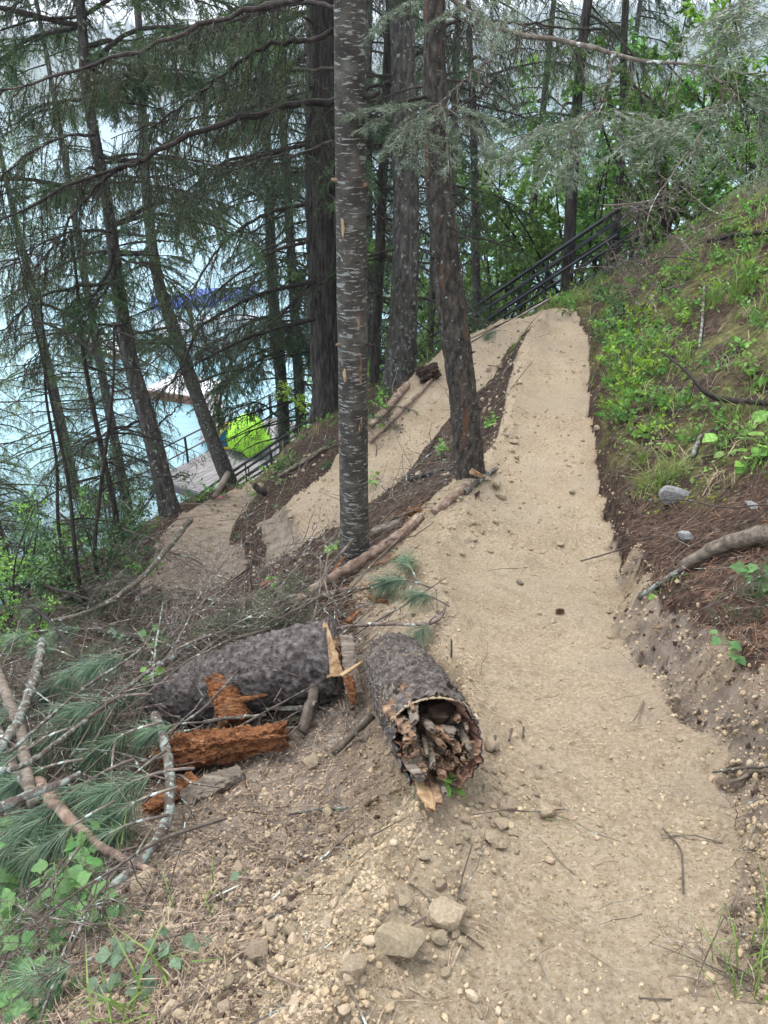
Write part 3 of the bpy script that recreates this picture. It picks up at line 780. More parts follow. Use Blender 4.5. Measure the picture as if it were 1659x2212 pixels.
TREES = {}
def tree_from_picture(key, name, label, cat, pts, Y, widths, bark, up=3.0, disp=.05, furrow=0.0, flare=.25, n=26, step=.035, group=None, dY=0.0, seed=1, down=.25):
    P, R = axis(pts, Y, widths, up, down, dY)
    gz = H1(P[1][0], P[1][1])
    P[0][2] = min(P[0][2], gz - .15)
    t = Thing(name, (P[1][0], P[1][1], gz), label, cat, group)
    rng = np.random.default_rng(seed)
    mb, C, RR = trunk_mesh(P, R, rng, disp, n, step, flare, furrow, seed)
    t.part('trunk', mb, bark, smooth=True)
    t.C, t.R = C, RR
    TREES[key] = t
    return t
tree_from_picture('A', 'young_fir_tree', 'straight grey trunk with pale horizontal bark flecks in the middle of the picture', 'tree', [(766, 1195), (763, 900), (760, 600), (757, 300), (755, 0)], 5.0, [61, 63, 66, 68, 69], M_BIRCH, 2.0, .035, n=40, step=.025, flare=.28, seed=3)
tree_from_picture('B', 'red_barked_fir_tree', 'leaning reddish brown trunk with lichen beside the trail edge', 'tree', [(1018, 1045), (1000, 850), (972, 640), (948, 400), (940, 200), (938, 0)], 5.85, [64, 62, 61, 57, 52, 49], M_FIR, 2.5, .06, .09, n=56, step=.016, flare=.3, seed=5)
tree_from_picture('C', 'mature_fir_tree', 'tall brown furrowed trunk behind the lower trail, with a mossy foot', 'tree', [(862, 835), (875, 600), (876, 350), (868, 0)], 11.0, [62, 58, 57, 52], M_BARKG, 4, .06, .09, n=44, step=.05, flare=.35, seed=7)
tree_from_picture('D', 'mature_fir_tree', 'thick dark furrowed trunk just left of the pale flecked one', 'tree', [(712, 885), (700, 700), (694, 400), (694, 0)], 12.2, [66, 64, 70, 66], M_BARKD, 4, .06, .11, n=48, step=.05, flare=.25, seed=9)
tree_from_picture('E', 'slim_fir_tree', 'slim dark trunk standing between the two thick dark ones', 'tree', [(806, 860), (818, 600), (826, 400), (838, 100), (842, 0)], 12.6, [24, 22, 21, 19, 18], M_BARKD, 4, .05, .06, n=16, step=.08, seed=11)
tree_from_picture('F', 'curved_fir_tree', 'curved dark trunk rising left from the brush beside the lower trail', 'tree', [(368, 1110), (325, 930), (285, 790), (255, 620), (235, 460), (205, 300), (185, 180), (172, 0)], 9.2, [42, 39, 34, 28, 25, 24, 23, 21], M_BARKG, 3, .06, .06, n=30, step=.04, seed=13)
tree_from_picture('G', 'leaning_fir_tree', 'leaning trunk in front of the grey deck', 'tree', [(498, 1050), (455, 940), (410, 812), (372, 700), (345, 620), (322, 480), (310, 300), (300, 60)], 19.0, [35, 31, 29, 27, 25, 22, 20, 16], M_BARKG, 3, .05, .05, n=20, step=.08, seed=15)
tree_from_picture('H', 'straight_fir_tree', 'grey trunk behind the white pole at the far end of the deck', 'tree', [(615, 960), (608, 830), (597, 720), (589, 620), (580, 400), (572, 200), (566, 0)], 24.0, [26, 26, 25, 24, 21, 19, 17], M_BARKG, 4, .04, .04, n=18, step=.1, seed=17)
tree_from_picture('I', 'slim_fir_tree', 'dark trunk standing where the black railing meets the bank', 'tree', [(1224, 628), (1232, 480), (1240, 330), (1250, 180), (1262, 60), (1270, 0)], 14.0, [27, 26, 24, 22, 21, 20], M_BARKD, 5, .05, .06, n=20, step=.06, seed=19)
tree_from_picture('K', 'slim_fir_tree', 'thin grey trunk in the gap right of the reddish trunk', 'tree', [(1030, 700), (1028, 560), (1026, 400), (1020, 200), (1012, 0)], 17.0, [18, 18, 17, 15, 13], M_BARKG, 5, .05, .04, n=14, step=.1, seed=21)
tree_from_picture('L', 'slim_fir_tree', 'thin dark trunk close behind the left side of the reddish trunk', 'tree', [(928, 760), (935, 600), (936, 450), (930, 200), (925, 0)], 15.0, [16, 16, 15, 14, 13], M_BARKD, 5, .05, .04, n=14, step=.1, seed=23)
tree_from_picture('M', 'slim_fir_tree', 'distant thin trunk rising above the leafy shrubs at upper right', 'tree', [(1330, 520), (1345, 250), (1352, 0)], 15.5, [16, 16, 15], M_BARKD, 5, .05, .04, n=14, step=.1, seed=25)
for k, (pts, Y, w, lab) in enumerate([
        ([(258, 1160), (240, 1060), (205, 900), (180, 760), (165, 600)], 8.4, [13, 12, 11, 9, 7], 'thin dark sapling stem just left of the curved trunk'),
        ([(165, 1215), (150, 1060), (118, 900), (85, 750), (60, 640)], 7.2, [9, 8, 7, 5, 4], 'thin dark sapling stem rising from the leafy bushes on the left'),
        ([(205, 1190), (222, 1020), (238, 900), (246, 800)], 7.6, [9, 8, 7, 5], 'thin dark sapling leaning right between its neighbours'),
        ([(128, 1150), (122, 1000), (100, 860), (96, 740)], 8.0, [8, 7, 6, 5], 'thinnest dark sapling at the left edge of the bushes'),
        ([(330, 1010), (300, 900), (262, 760)], 12.5, [10, 9, 7], 'dark leaning sapling behind the curved trunk')]):
    tree_from_picture('S%d' % k, 'sapling', lab, 'sapling', pts, Y, w, M_TWIG, .5, .05, n=8, step=.08, flare=.1, group='dead saplings on the left slope', seed=40 + k, down=.1)

# scars, knots and broken stubs on the two near trunks
def on_trunk(t, z, az, lift=0.0):
    i = int(np.argmin(np.abs(t.C[:, 2] - z)))
    n = np.array([math.sin(az), -math.cos(az), 0])
    return t.C[i] + n * (t.R[i] + lift), n
def scar(t, dx, dy, w, h, mat, name='bark_scar', label=None):
    c = WY(dx, dy, t.C[0][1]); i = int(np.argmin(np.abs(t.C[:, 2] - c[2])))
    c0, R = t.C[i], t.R[i]
    x = np.clip((c[0] - c0[0]) / R, -.95, .95); a0 = math.asin(x)
    rng = np.random.default_rng(int(dx + dy))
    N = 14; an = np.linspace(0, 2 * math.pi, N, endpoint=False)
    rad = 1 + .25 * rng.normal(0, 1, N) * .6
    V = []
    for k, s in ((1.0, .002), (.75, .007)):
        for j in range(N):
            a = a0 + math.cos(an[j]) * rad[j] * k * w / R; z = c[2] + math.sin(an[j]) * rad[j] * k * h
            V.append([c0[0] + math.sin(a) * (R + s), c0[1] - math.cos(a) * (R + s), z])
    a = a0; V.append([c0[0] + math.sin(a) * (R + .006), c0[1] - math.cos(a) * (R + .006), c[2]])
    F = [[j, (j + 1) % N, N + (j + 1) % N] for j in range(N)] + [[j, N + (j + 1) % N, N + j] for j in range(N)] + [[N + j, N + (j + 1) % N, 2 * N] for j in range(N)]
    mb = MB(); mb.add(V, F); t.part(name, mb, mat, label=label)
tA, tB = TREES['A'], TREES['B']
for dx, dy, w, h in [(742, 488, .012, .055), (746, 802, .013, .045), (779, 790, .009, .11), (776, 690, .010, .05), (781, 905, .008, .05), (777, 915, .006, .03)]:
    scar(tA, dx, dy, w, h, M_ROTTAN if dx > 760 else M_FRESH, label='raw orange scar in the bark')
def stub(t, dx, dy, L, r, side, mat=M_TWIG, tilt=.1):
    c = WY(dx, dy, t.C[0][1]); i = int(np.argmin(np.abs(t.C[:, 2] - c[2]))); c0, R = t.C[i], t.R[i]
    d = norm(np.array([side, -.5, tilt])); p0 = c0 + d * R * .8
    P = np.array([p0, p0 + d * L * .55, p0 + d * L + np.array([0, 0, .1 * L])])
    mb = MB(); add_tubes(mb, P, np.array([[r * 1.3, r, r * .7]]), 7); t.part('stub', mb, mat, smooth=False)
for dx, dy, L, r, s in [(722, 395, .05, .012, -1), (782, 398, .05, .014, .9), (790, 743, .10, .006, 1), (720, 745, .04, .012, -.9), (785, 585, .07, .006, 1), (788, 868, .05, .005, 1), (790, 215, .12, .016, 1), (722, 945, .03, .01, -1)]:
    stub(tA, dx, dy, L, r, s, M_ROTTAN if L < .06 else M_TWIG)
for dx, dy, L, r, s in [(985, 420, .06, .009, 1), (930, 560, .05, .01, -1), (1020, 760, .06, .008, 1), (985, 905, .05, .006, .2), (1030, 880, .05, .008, 1), (955, 700, .04, .008, -1)]:
    stub(tB, dx, dy, L, r, s)

# ------------------------------------------------------------------ big limbs seen against the lake
def picture_limb(t, pts, r0, seed, n1=26, L1=.5, n2=5, L2=.16, dens=90, nl=.024, nw=.0045, grav=.7, hang=.65, bare=.5, mat=None, wood=None, u0=.12, taper=.35, label=None, r1=.0035):
    rng = np.random.default_rng(seed)
    main = resample(np.array([W(*p) for p in pts]), 26)
    main[1:-1] += rng.normal(0, .008, (24, 3))
    w, n = MB(), MB()
    dens = dens * 2.0; bare = bare * .6; n1 = int(n1 * 1.35)
    bough(w, n, main, r0, rng, n1, L1, n2, L2, dens, nl, nw, grav, hang, .35, r1=r1, r2=.0018, bare=bare, u0=u0, sides=8, taper=taper)
    o = t.part('branch', w, wood or M_TWIG, label=label)
    if n.n:
        c = MB(); c.V = [v - t.base for v in n.V]; c.T = n.T; c.MT = n.MT; c.n = n.n
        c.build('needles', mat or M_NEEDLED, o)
    return main
tC, tD, tE, tF, tG, tH, tI = (TREES[k] for k in 'CDEFGHI')
picture_limb(tA, [(735, 212, 4.95), (600, 235, 4.8), (480, 268, 4.65), (390, 300, 4.55), (300, 345, 4.5), (160, 392, 4.4), (80, 440, 4.3), (0, 482, 4.2), (-60, 505, 4.15)], .024, 201, 46, .55, 6, .16, 70, hang=.8, label='long lichened limb reaching left over the lake')
picture_limb(tA, [(300, 345, 4.5), (210, 400, 4.5), (160, 470, 4.5), (90, 560, 4.5), (20, 620, 4.5)], .012, 202, 22, .4, 5, .14, 60, hang=.8, u0=.2)
picture_limb(tA, [(745, -30, 4.4), (560, 15, 4.4), (400, 75, 4.3), (200, 140, 4.2), (100, 168, 4.15), (0, 205, 4.1), (-60, 230, 4.1)], .021, 203, 52, .5, 7, .16, 130, hang=.7, bare=.3, label='dark limb crossing the top left corner')
picture_limb(tA, [(735, 70, 4.6), (650, 85, 4.6), (550, 110, 4.65), (500, 150, 4.7), (425, 205, 4.8), (365, 250, 4.9), (300, 300, 5.0)], .017, 204, 34, .45, 6, .15, 80, hang=.7)
picture_limb(tD, [(690, 435, 11.5), (600, 455, 11.2), (540, 480, 11.0), (480, 530, 10.8), (420, 620, 10.6), (380, 700, 10.5)], .035, 205, 40, 1.0, 7, .3, 45, .026, .006, hang=.7, r1=.007)
picture_limb(tD, [(680, 607, 11.6), (575, 632, 11.3), (475, 677, 11.0), (425, 717, 10.9), (395, 787, 10.8), (370, 827, 10.7), (325, 877, 10.6)], .04, 206, 44, .9, 7, .28, 45, .026, .006, hang=.6, r1=.007, label='arching dark limb above the dock')
picture_limb(tD, [(680, 688, 11.8), (575, 717, 11.5), (500, 747, 11.3), (425, 787, 11.1), (370, 827, 11.0), (300, 890, 10.9)], .036, 207, 36, .8, 7, .26, 120, .026, .006, hang=.5, r1=.006, bare=.35)
picture_limb(tD, [(680, 300, 11.4), (600, 330, 11.0), (500, 345, 10.6), (420, 400, 10.2), (350, 470, 10)], .035, 208, 40, 1.0, 7, .3, 60, .026, .006, hang=.7, r1=.007)
picture_limb(tD, [(690, 120, 11.2), (600, 150, 10.8), (520, 185, 10.5), (430, 250, 10.2), (380, 300, 10)], .035, 209, 40, 1.0, 7, .3, 70, .026, .006, hang=.7, r1=.007)
picture_limb(tF, [(250, 612, 8.4), (150, 622, 8.2), (75, 650, 8.0), (0, 717, 7.9), (-40, 750, 7.8)], .022, 210, 32, .6, 6, .2, 90, .024, .005, hang=.6, r1=.005)
picture_limb(tF, [(268, 702, 8.5), (180, 705, 8.3), (100, 745, 8.1), (50, 790, 8)], .018, 211, 28, .6, 6, .2, 90, .024, .005, hang=.6, r1=.005)
picture_limb(tF, [(300, 910, 8.8), (215, 942, 8.6), (150, 990, 8.4), (110, 1040, 8.3)], .016, 212, 22, .5, 6, .18, 50, .024, .005, hang=.5, r1=.005)
picture_limb(tF, [(325, 935, 8.8), (395, 870, 8.4), (430, 860, 8.3)], .014, 213, 3, .2, 2, .1, 0, hang=.2, u0=.5)
picture_limb(tF, [(340, 1030, 8.9), (395, 1028, 8.7), (430, 1024, 8.6)], .016, 214, 4, .25, 2, .1, 0, hang=.2, u0=.3)
picture_limb(tH, [(600, 900, 24), (560, 870, 23.5), (515, 880, 23), (470, 900, 22.5)], .04, 215, 24, 1.0, 8, .35, 260, .035, .009, hang=.4, r1=.01, bare=.05, mat=M_NEEDLE)
picture_limb(tH, [(595, 760, 23.5), (540, 790, 23), (490, 830, 22), (455, 870, 21.5)], .05, 216, 40, 1.3, 9, .4, 260, .035, .009, hang=.5, r1=.01, bare=.05, mat=M_NEEDLE)
picture_limb(tH, [(590, 680, 23.5), (530, 700, 22), (470, 740, 21), (430, 760, 20.5)], .05, 217, 40, 1.4, 9, .4, 260, .035, .009, hang=.5, r1=.01, bare=.05, mat=M_NEEDLE)
picture_limb(tH, [(605, 700, 23.5), (660, 740, 22.5), (690, 790, 22)], .04, 218, 30, 1.0, 9, .35, 260, .035, .009, hang=.6, r1=.01, bare=.05, mat=M_NEEDLE)
picture_limb(tH, [(600, 560, 23), (650, 580, 22), (700, 640, 21)], .04, 219, 30, 1.2, 9, .4, 240, .035, .009, hang=.6, r1=.01, bare=.05, mat=M_NEEDLE)
for _q, (_t, _p, _r) in enumerate([
        (tA, [(735, 20, 4.5), (640, 10, 4.7), (520, 40, 5.0), (400, 60, 5.3), (260, 90, 5.6)], .014),
        (tA, [(735, 150, 4.9), (640, 150, 5.1), (540, 175, 5.4), (430, 200, 5.8), (330, 240, 6.1)], .014),
        (tA, [(735, 300, 5.0), (650, 330, 5.3), (560, 345, 5.7), (470, 390, 6.0), (380, 450, 6.3)], .013),
        (tD, [(680, 220, 11.4), (590, 215, 11.0), (480, 250, 10.6), (360, 260, 10.2), (240, 300, 9.8)], .035),
        (tD, [(680, 520, 11.6), (600, 540, 11.3), (520, 590, 11.0), (450, 650, 10.8), (400, 730, 10.7)], .03),
        (tD, [(680, 20, 11.2), (560, 60, 10.8), (440, 90, 10.4), (320, 150, 10.0), (200, 200, 9.6)], .035),
        (tF, [(205, 290, 8.0), (120, 300, 7.8), (40, 350, 7.6), (-30, 420, 7.5)], .018),
        (tF, [(215, 340, 8.2), (300, 350, 8.0), (380, 400, 7.9), (430, 460, 7.8)], .018),
        (tF, [(240, 500, 8.4), (160, 500, 8.2), (80, 530, 8.0), (0, 590, 7.9)], .018),
        (tF, [(250, 560, 8.5), (330, 580, 8.3), (400, 640, 8.2)], .016)]):
    far_ = _p[0][2] > 7
    picture_limb(_t, _p, _r, 260 + _q, 34, .95 if far_ else .5, 7, .28 if far_ else .17, 75 if far_ else 110, .028 if far_ else .024, .0065 if far_ else .0048, hang=.55, bare=.15, r1=.006 if far_ else .0035, mat=M_NEEDLE if _q % 3 == 0 else None)
# right-hand limb with grey-green sprays
picture_limb(tB, [(945, -30, 4.9), (1000, 12, 4.8), (1045, 50, 4.7), (1120, 72, 4.55), (1250, 98, 4.4), (1400, 132, 4.2), (1520, 146, 4.05), (1680, 165, 3.9)], .021, 220, 26, .45, 5, .15, 0, hang=.6, wood=M_TWIGG, label='grey limb arching over the trail to the right')
picture_limb(tB, [(1075, 62, 4.6), (1060, 120, 4.5), (1030, 150, 4.45), (985, 190, 4.4), (948, 224, 4.35)], .009, 221, 6, .2, 3, .1, 0, wood=M_TWIGG, u0=.3)
picture_limb(tB, [(1325, 115, 4.3), (1320, 165, 4.25), (1303, 205, 4.2), (1298, 236, 4.15), (1250, 250, 4.15)], .008, 222, 6, .2, 3, .1, 0, wood=M_TWIGG, u0=.3)
picture_limb(tB, [(1520, 148, 4.05), (1560, 180, 4.0), (1590, 210, 3.95), (1560, 225, 3.95)], .008, 223, 6, .2, 3, .1, 0, wood=M_TWIGG, u0=.3)
picture_limb(tB, [(940, 60, 5.0), (1010, 45, 5.2), (1120, 50, 5.5), (1250, 62, 5.9), (1340, 80, 6.2)], .016, 224, 30, .5, 5, .15, 0, hang=.8, wood=M_TWIG)
picture_limb(tB, [(960, 250, 5.4), (1040, 200, 5.6), (1100, 120, 5.8), (1150, 30, 6.0)], .01, 225, 22, .4, 5, .15, 0, hang=.8)
picture_limb(tC, [(850, 180, 10.5), (790, 190, 10.2), (740, 215, 10), (690, 260, 9.8)], .03, 226, 26, .7, 6, .25, 50, .026, .006, hang=.7, r1=.006)
picture_limb(tC, [(855, 320, 10.6), (800, 310, 10.1), (790, 320, 10)], .03, 227, 16, .7, 6, .25, 30, .026, .006, hang=.7, r1=.006)
picture_limb(tC, [(895, 120, 10.6), (960, 80, 10.2), (1010, 60, 10)], .03, 228, 26, .9, 6, .25, 50, .026, .006, hang=.7, r1=.006)
picture_limb(tC, [(895, 260, 10.6), (980, 240, 10.2), (1060, 270, 10)], .03, 229, 26, .9, 6, .25, 30, .026, .006, hang=.7, r1=.006)

def fan_spray(seed, L=.42):
    """flat spray of needles along +X, drooping"""
    rng = np.random.default_rng(seed)
    main = grow(np.zeros((1, 3)), np.array([[1, 0, .05]]), np.array([L]), 6, rng, .35, .06)
    A = lateral(main, rng, 11, L * .55, .85, .3, 4, .06, .05, True, 0.0, .7)
    B = lateral(A, rng, 3, L * .22, .8, .2, 2, .06, .15, True, 0.0, .5)
    w, n = MB(), MB()
    add_tubes(w, main, np.outer([.0035], np.linspace(1, .4, 7)), 5, cap=False)
    add_tubes(w, A, np.outer(np.full(len(A), .0018), np.linspace(1, .5, 5)), 3, cap=False)
    add_tubes(w, B, np.outer(np.full(len(B), .0013), np.linspace(1, .5, 3)), 3, cap=False)
    for Q in (main, A, B):
        needles_on(n, Q, rng, 230, .034, .0040, .9, ang=(.75, 1.15))
    return w.data('twig', M_TWIGG), n.data('needles', M_SPRAY)
FANS = [fan_spray(s) for s in (1, 2, 3, 4)]
def spray(tree, dx, dy, t, yaw, pitch, roll, sc, i):
    w, n = FANS[i % 4]
    o = link('spray', w, tree.root)
    o.location = tuple(W(dx, dy, t) - tree.base); o.rotation_euler = (roll, pitch, yaw); o.scale = (sc,) * 3
    link('needles', n, o)
rngS = np.random.default_rng(77)
D2R = math.pi / 180
SPR = [  # picture point, depth, heading (degrees, 0 = to the right, 180 = left), droop, size
    (948, 224, 4.35, 182, 2, 1.25), (948, 224, 4.33, 215, 22, 1.05), (950, 226, 4.3, 240, 45, .95), (955, 228, 4.3, 290, 55, .9), (960, 230, 4.3, 330, 28, .9), (975, 225, 4.3, 350, 12, .8), (900, 240, 4.3, 200, 35, .8), (870, 236, 4.3, 185, 20, .7), (1000, 245, 4.35, 300, 40, .8),
    (1297, 238, 4.15, 185, 14, 1.15), (1290, 240, 4.13, 205, 26, 1.15), (1270, 246, 4.1, 225, 40, 1.1), (1250, 250, 4.1, 250, 50, 1.0), (1297, 240, 4.1, 300, 38, .9), (1305, 240, 4.1, 335, 22, 1.0), (1320, 238, 4.1, 350, 12, 1.1), (1180, 262, 4.1, 200, 30, .9), (1130, 290, 4.1, 215, 30, .8), (1230, 270, 4.05, 270, 45, .8), (1350, 250, 4.1, 330, 25, .8),
    (1560, 225, 3.95, 190, 14, 1.15), (1560, 225, 3.9, 220, 35, 1.1), (1580, 215, 3.9, 270, 45, 1.0), (1600, 210, 3.9, 320, 30, 1.1), (1620, 200, 3.9, 0, 15, 1.1), (1500, 240, 3.95, 200, 30, 1.0), (1610, 170, 3.9, 340, 30, 1.0), (1440, 255, 4.0, 205, 25, .9), (1640, 250, 3.9, 250, 45, 1.0),
    (1660, -20, 3.6, 190, 20, 1.2), (1640, 0, 3.6, 220, 35, 1.1), (1700, 20, 3.6, 180, 25, 1.0), (1600, -10, 3.6, 250, 40, 1.0), (1120, -20, 4.4, 230, 35, 1.0), (960, -30, 4.0, 200, 15, 1.1), (990, -20, 4.0, 300, 30, 1.0), (1000, 10, 4.3, 210, 20, .8),
]
for i, (dx, dy, t, yaw, dr, sc) in enumerate(SPR):
    spray(tB, dx, dy, t, yaw * D2R, dr * D2R, rngS.uniform(-.3, .3), sc, i)

# limbs from the shared library on the other trees
def dress(t, n, z0, z1, kinds, sc, rng, yaws=(0, 360), mat=None):
    zs = rng.uniform(z0, z1, n)
    for j, z in enumerate(zs):
        i = int(np.argmin(np.abs(t.C[:, 2] - z)))
        yaw = rng.uniform(*yaws) * D2R
        k = kinds[rng.integers(len(kinds))]
        s = sc * rng.uniform(.7, 1.2)
        hang_limb(t, k, int(rng.integers(9)), t.C[i], yaw, rng.uniform(-.15, .35), s, mat)
rngD = np.random.default_rng(99)
dress(tC, 34, -1.0, 6, ['dead', 'sparse', 'dead'], 1.1, rngD)
dress(tD, 44, -1.8, 6, ['dead', 'sparse', 'sparse'], 1.25, rngD)
dress(tE, 40, -1.5, 6, ['dead', 'sparse', 'live'], 1.0, rngD)
dress(tF, 60, -.6, 6, ['live', 'sparse', 'live'], .95, rngD)
dress(tG, 50, -5.5, 4, ['live', 'sparse', 'live'], 1.3, rngD)
dress(tH, 60, -6, 5, ['live', 'live'], 1.5, rngD)
dress(tI, 16, .2, 6, ['dead', 'sparse', 'live'], .9, rngD)
dress(TREES['K'], 26, -2.5, 6, ['dead', 'sparse', 'live'], 1.1, rngD)
dress(TREES['L'], 26, -2.0, 6, ['dead', 'sparse', 'live'], 1.1, rngD)
dress(TREES['M'], 18, .5, 7, ['sparse', 'live'], 1.1, rngD)
dress(tA, 7, 1.0, 3.4, ['dead'], .7, rngD, (100, 260))
dress(tB, 12, .3, 4, ['dead'], .8, rngD)
for k in range(5):
    dress(TREES['S%d' % k], 14, TREES['S%d' % k].C[0][2] + .6, TREES['S%d' % k].C[-1][2], ['dead', 'dead', 'sparse'], .55, rngD)

# ------------------------------------------------------------------ farther conifers, whole crowns shared
def conifer_crown(seed, Ht, Rm, nb=150):
    rng = np.random.default_rng(seed)
    hs = Ht * (.10 + .9 * ((np.arange(nb) + rng.random(nb)) / nb) ** 1.25)
    an = rng.uniform(0, 2 * math.pi, nb)
    L = Rm * (1 - hs / Ht) ** .6 * rng.uniform(.55, 1.15, nb) + .25
    base = np.stack([np.zeros(nb), np.zeros(nb), hs], 1)
    d = np.stack([np.cos(an), np.sin(an), rng.uniform(-.35, .15, nb)], 1)
    A = grow(base, d, L, 7, rng, .5, .08)
    B = lateral(A, rng, 17, 1.15, .9, .45, 3, .12, .12, True, .35, .65)
    w, n = MB(), MB()
    add_tubes(w, A, np.outer(.01 + .008 * L, np.linspace(1, .25, 8)), 4, cap=False)
    add_tubes(w, B, np.outer(np.full(len(B), .006), np.linspace(1, .5, 4)), 3, cap=False)
    Cc = lateral(B, rng, 5, .34, .8, .6, 1, .2, .1, True, .45, .4)
    needles_on(n, B[:, 1:], rng, 26, .075, .015, .4)
    needles_on(n, Cc, rng, 34, .065, .014, .3)
    return w.data('limbs', M_TWIG), n.data('crown', M_NEEDLE)
CROWNS = [conifer_crown(s, 20, 3.3) for s in (1, 2, 3)]
def trunk_simple(Ht, r):
    P = np.array([[0, 0, -.4], [.05, 0, Ht * .4], [0, .08, Ht * .75], [0, 0, Ht]])
    mb = MB(); P = resample(P, 14); add_tubes(mb, P, (r * np.linspace(1, .12, 14))[None], 9)
    return mb.data('trunk', M_BARKG)
TR11 = trunk_simple(20, .20)
CON = [  # x, y, scale, tone, label
    (-14.5, 21.5, .95, 0, 'dense dark fir near the left edge in front of the lake'), (-9.9, 17.0, .8, 1, 'yellow-green fir at the very left edge'), (-9.3, 24.5, 1.0, 0, 'tall dark fir between the curved trunk and the leaning one'),
    (-13.5, 22.0, .8, 0, 'small dark fir low at the left edge'), (-2.6, 22.5, 1.0, 0, 'large fir behind the thick dark trunk'), (-.4, 21.5, .95, 2, 'fir showing between the thick trunks'), (1.9, 23.5, 1.0, 0, 'dark fir behind the gap beside the reddish trunk'),
    (9.4, 17.5, .8, 0, 'dark fir at upper right above the bank'), (8.2, 14.5, .6, 2, 'smaller fir close behind the bank crest'),
    (12, 20, .9, 0, 'tall fir at the right edge'), (14, 26, 1.1, 0, 'far fir behind the leafy trees at upper right'), (8, 29, 1.1, 2, 'far fir behind the tall leafy trees'), (10.2, 13.2, .7, 0, 'dark fir filling the upper right corner'), (-12.4, 27.5, 1.0, 1, 'pale fir on the shore beyond the deck'), (4.9, 27, 1.1, 1, 'far fir seen through the middle gap'), (-16, 25, .9, 1, 'pale fir far down the slope on the left'),
    (.9, 28.5, 1.0, 0, 'shore fir showing behind the brown furrowed trunk')]
for i, (x, y, s, tone, lab) in enumerate(CON):
    z = min(H1(x, y), 0) if y > 15 else H1(x, y)
    z = max(z, WZL - .3)
    r = empty('fir_tree', (x, y, z), (0, 0, i * 2.1)); r.scale = (s, s, s)
    tag(r, lab, 'tree', 'firs down the slope')
    link('trunk', TR11, r)
    w, n = CROWNS[i % 3]
    o = link('limbs', w, r); o['kind'] = 'stuff'
    c = link('crown', n, r)
    if tone:
        c.material_slots[0].link = 'OBJECT'; c.material_slots[0].material = M_NEEDLEY if tone == 1 else M_NEEDLE

# ------------------------------------------------------------------ broadleaf shrubs and small trees
LEAF_V = np.array([[0, 0, 0], [.45, .30, .06], [1, 0, 0], [.45, -.30, .06], [.45, 0, -.03]]); LEAF_F = np.array([[0, 4, 1], [4, 2, 1], [0, 3, 4], [4, 3, 2]])
LEAF2_V = LEAF_V[:4]; LEAF2_F = np.array([[0, 2, 1], [0, 3, 2]])
def leaves_on(mb, P, rng, per, size, droop=.3, big=False):
    p, t, u, m = on_paths(P, rng, per, .15)
    d = norm(t * .5 + rng.normal(0, .8, p.shape) + np.array([0, 0, -droop]))
    up = norm(np.array([0, 0, 1.0]) + rng.normal(0, .45, p.shape))
    Zt = norm(up - (up * d).sum(1, keepdims=True) * d); Yt = np.cross(Zt, d)
    stamp(mb, LEAF_V if big else LEAF2_V, LEAF_F if big else LEAF2_F, p, np.stack([d, Yt, Zt], -1), size * rng.uniform(.6, 1.25, len(p)))
def broadleaf(seed, Ht, Rm, nstem, leaf, nl, spread=.5):
    rng = np.random.default_rng(seed)
    base = rng.normal(0, .06 * Rm, (nstem, 3)); base[:, 2] = 0
    an = rng.uniform(0, 2 * math.pi, nstem)
    d = np.stack([np.cos(an) * spread, np.sin(an) * spread, np.ones(nstem)], 1)
    A = grow(base, d, Ht * rng.uniform(.6, 1.05, nstem), 7, rng, .12, .1)
    B = lateral(A, rng, 9, Rm * .75, .9, -.1, 4, .15, .25, False, 0, .5)
    Cc = lateral(B, rng, 5, Rm * .28, .8, .1, 2, .2, .2, False, 0, .4)
    w, n = MB(), MB()
    add_tubes(w, A, np.outer(np.full(nstem, .012 * Ht ** .8), np.linspace(1, .3, 8)), 5, cap=False)
    add_tubes(w, B, np.outer(np.full(len(B), .0035 * Ht ** .5), np.linspace(1, .4, 5)), 3, cap=False)
    add_tubes(w, Cc, np.outer(np.full(len(Cc), .0022 * Ht ** .5), [1, .8, .6]), 3, cap=False)
    leaves_on(n, Cc, rng, nl, leaf); leaves_on(n, B[:, 2:], rng, max(1, nl // 2), leaf)
    return w.data('stems', M_TWIG), n.data('foliage', M_LEAF)
BL = {'tall': [broadleaf(s, 5.0, 1.7, 7, .115, 17) for s in (11, 12)], 'mid': [broadleaf(s, 2.0, .9, 8, .06, 7, .7) for s in (13, 14)], 'low': [broadleaf(s, .75, .5, 9, .035, 5, 1.0) for s in (15, 16)], 'airy': [broadleaf(17, 3.0, 1.0, 4, .07, 5, .5)]}
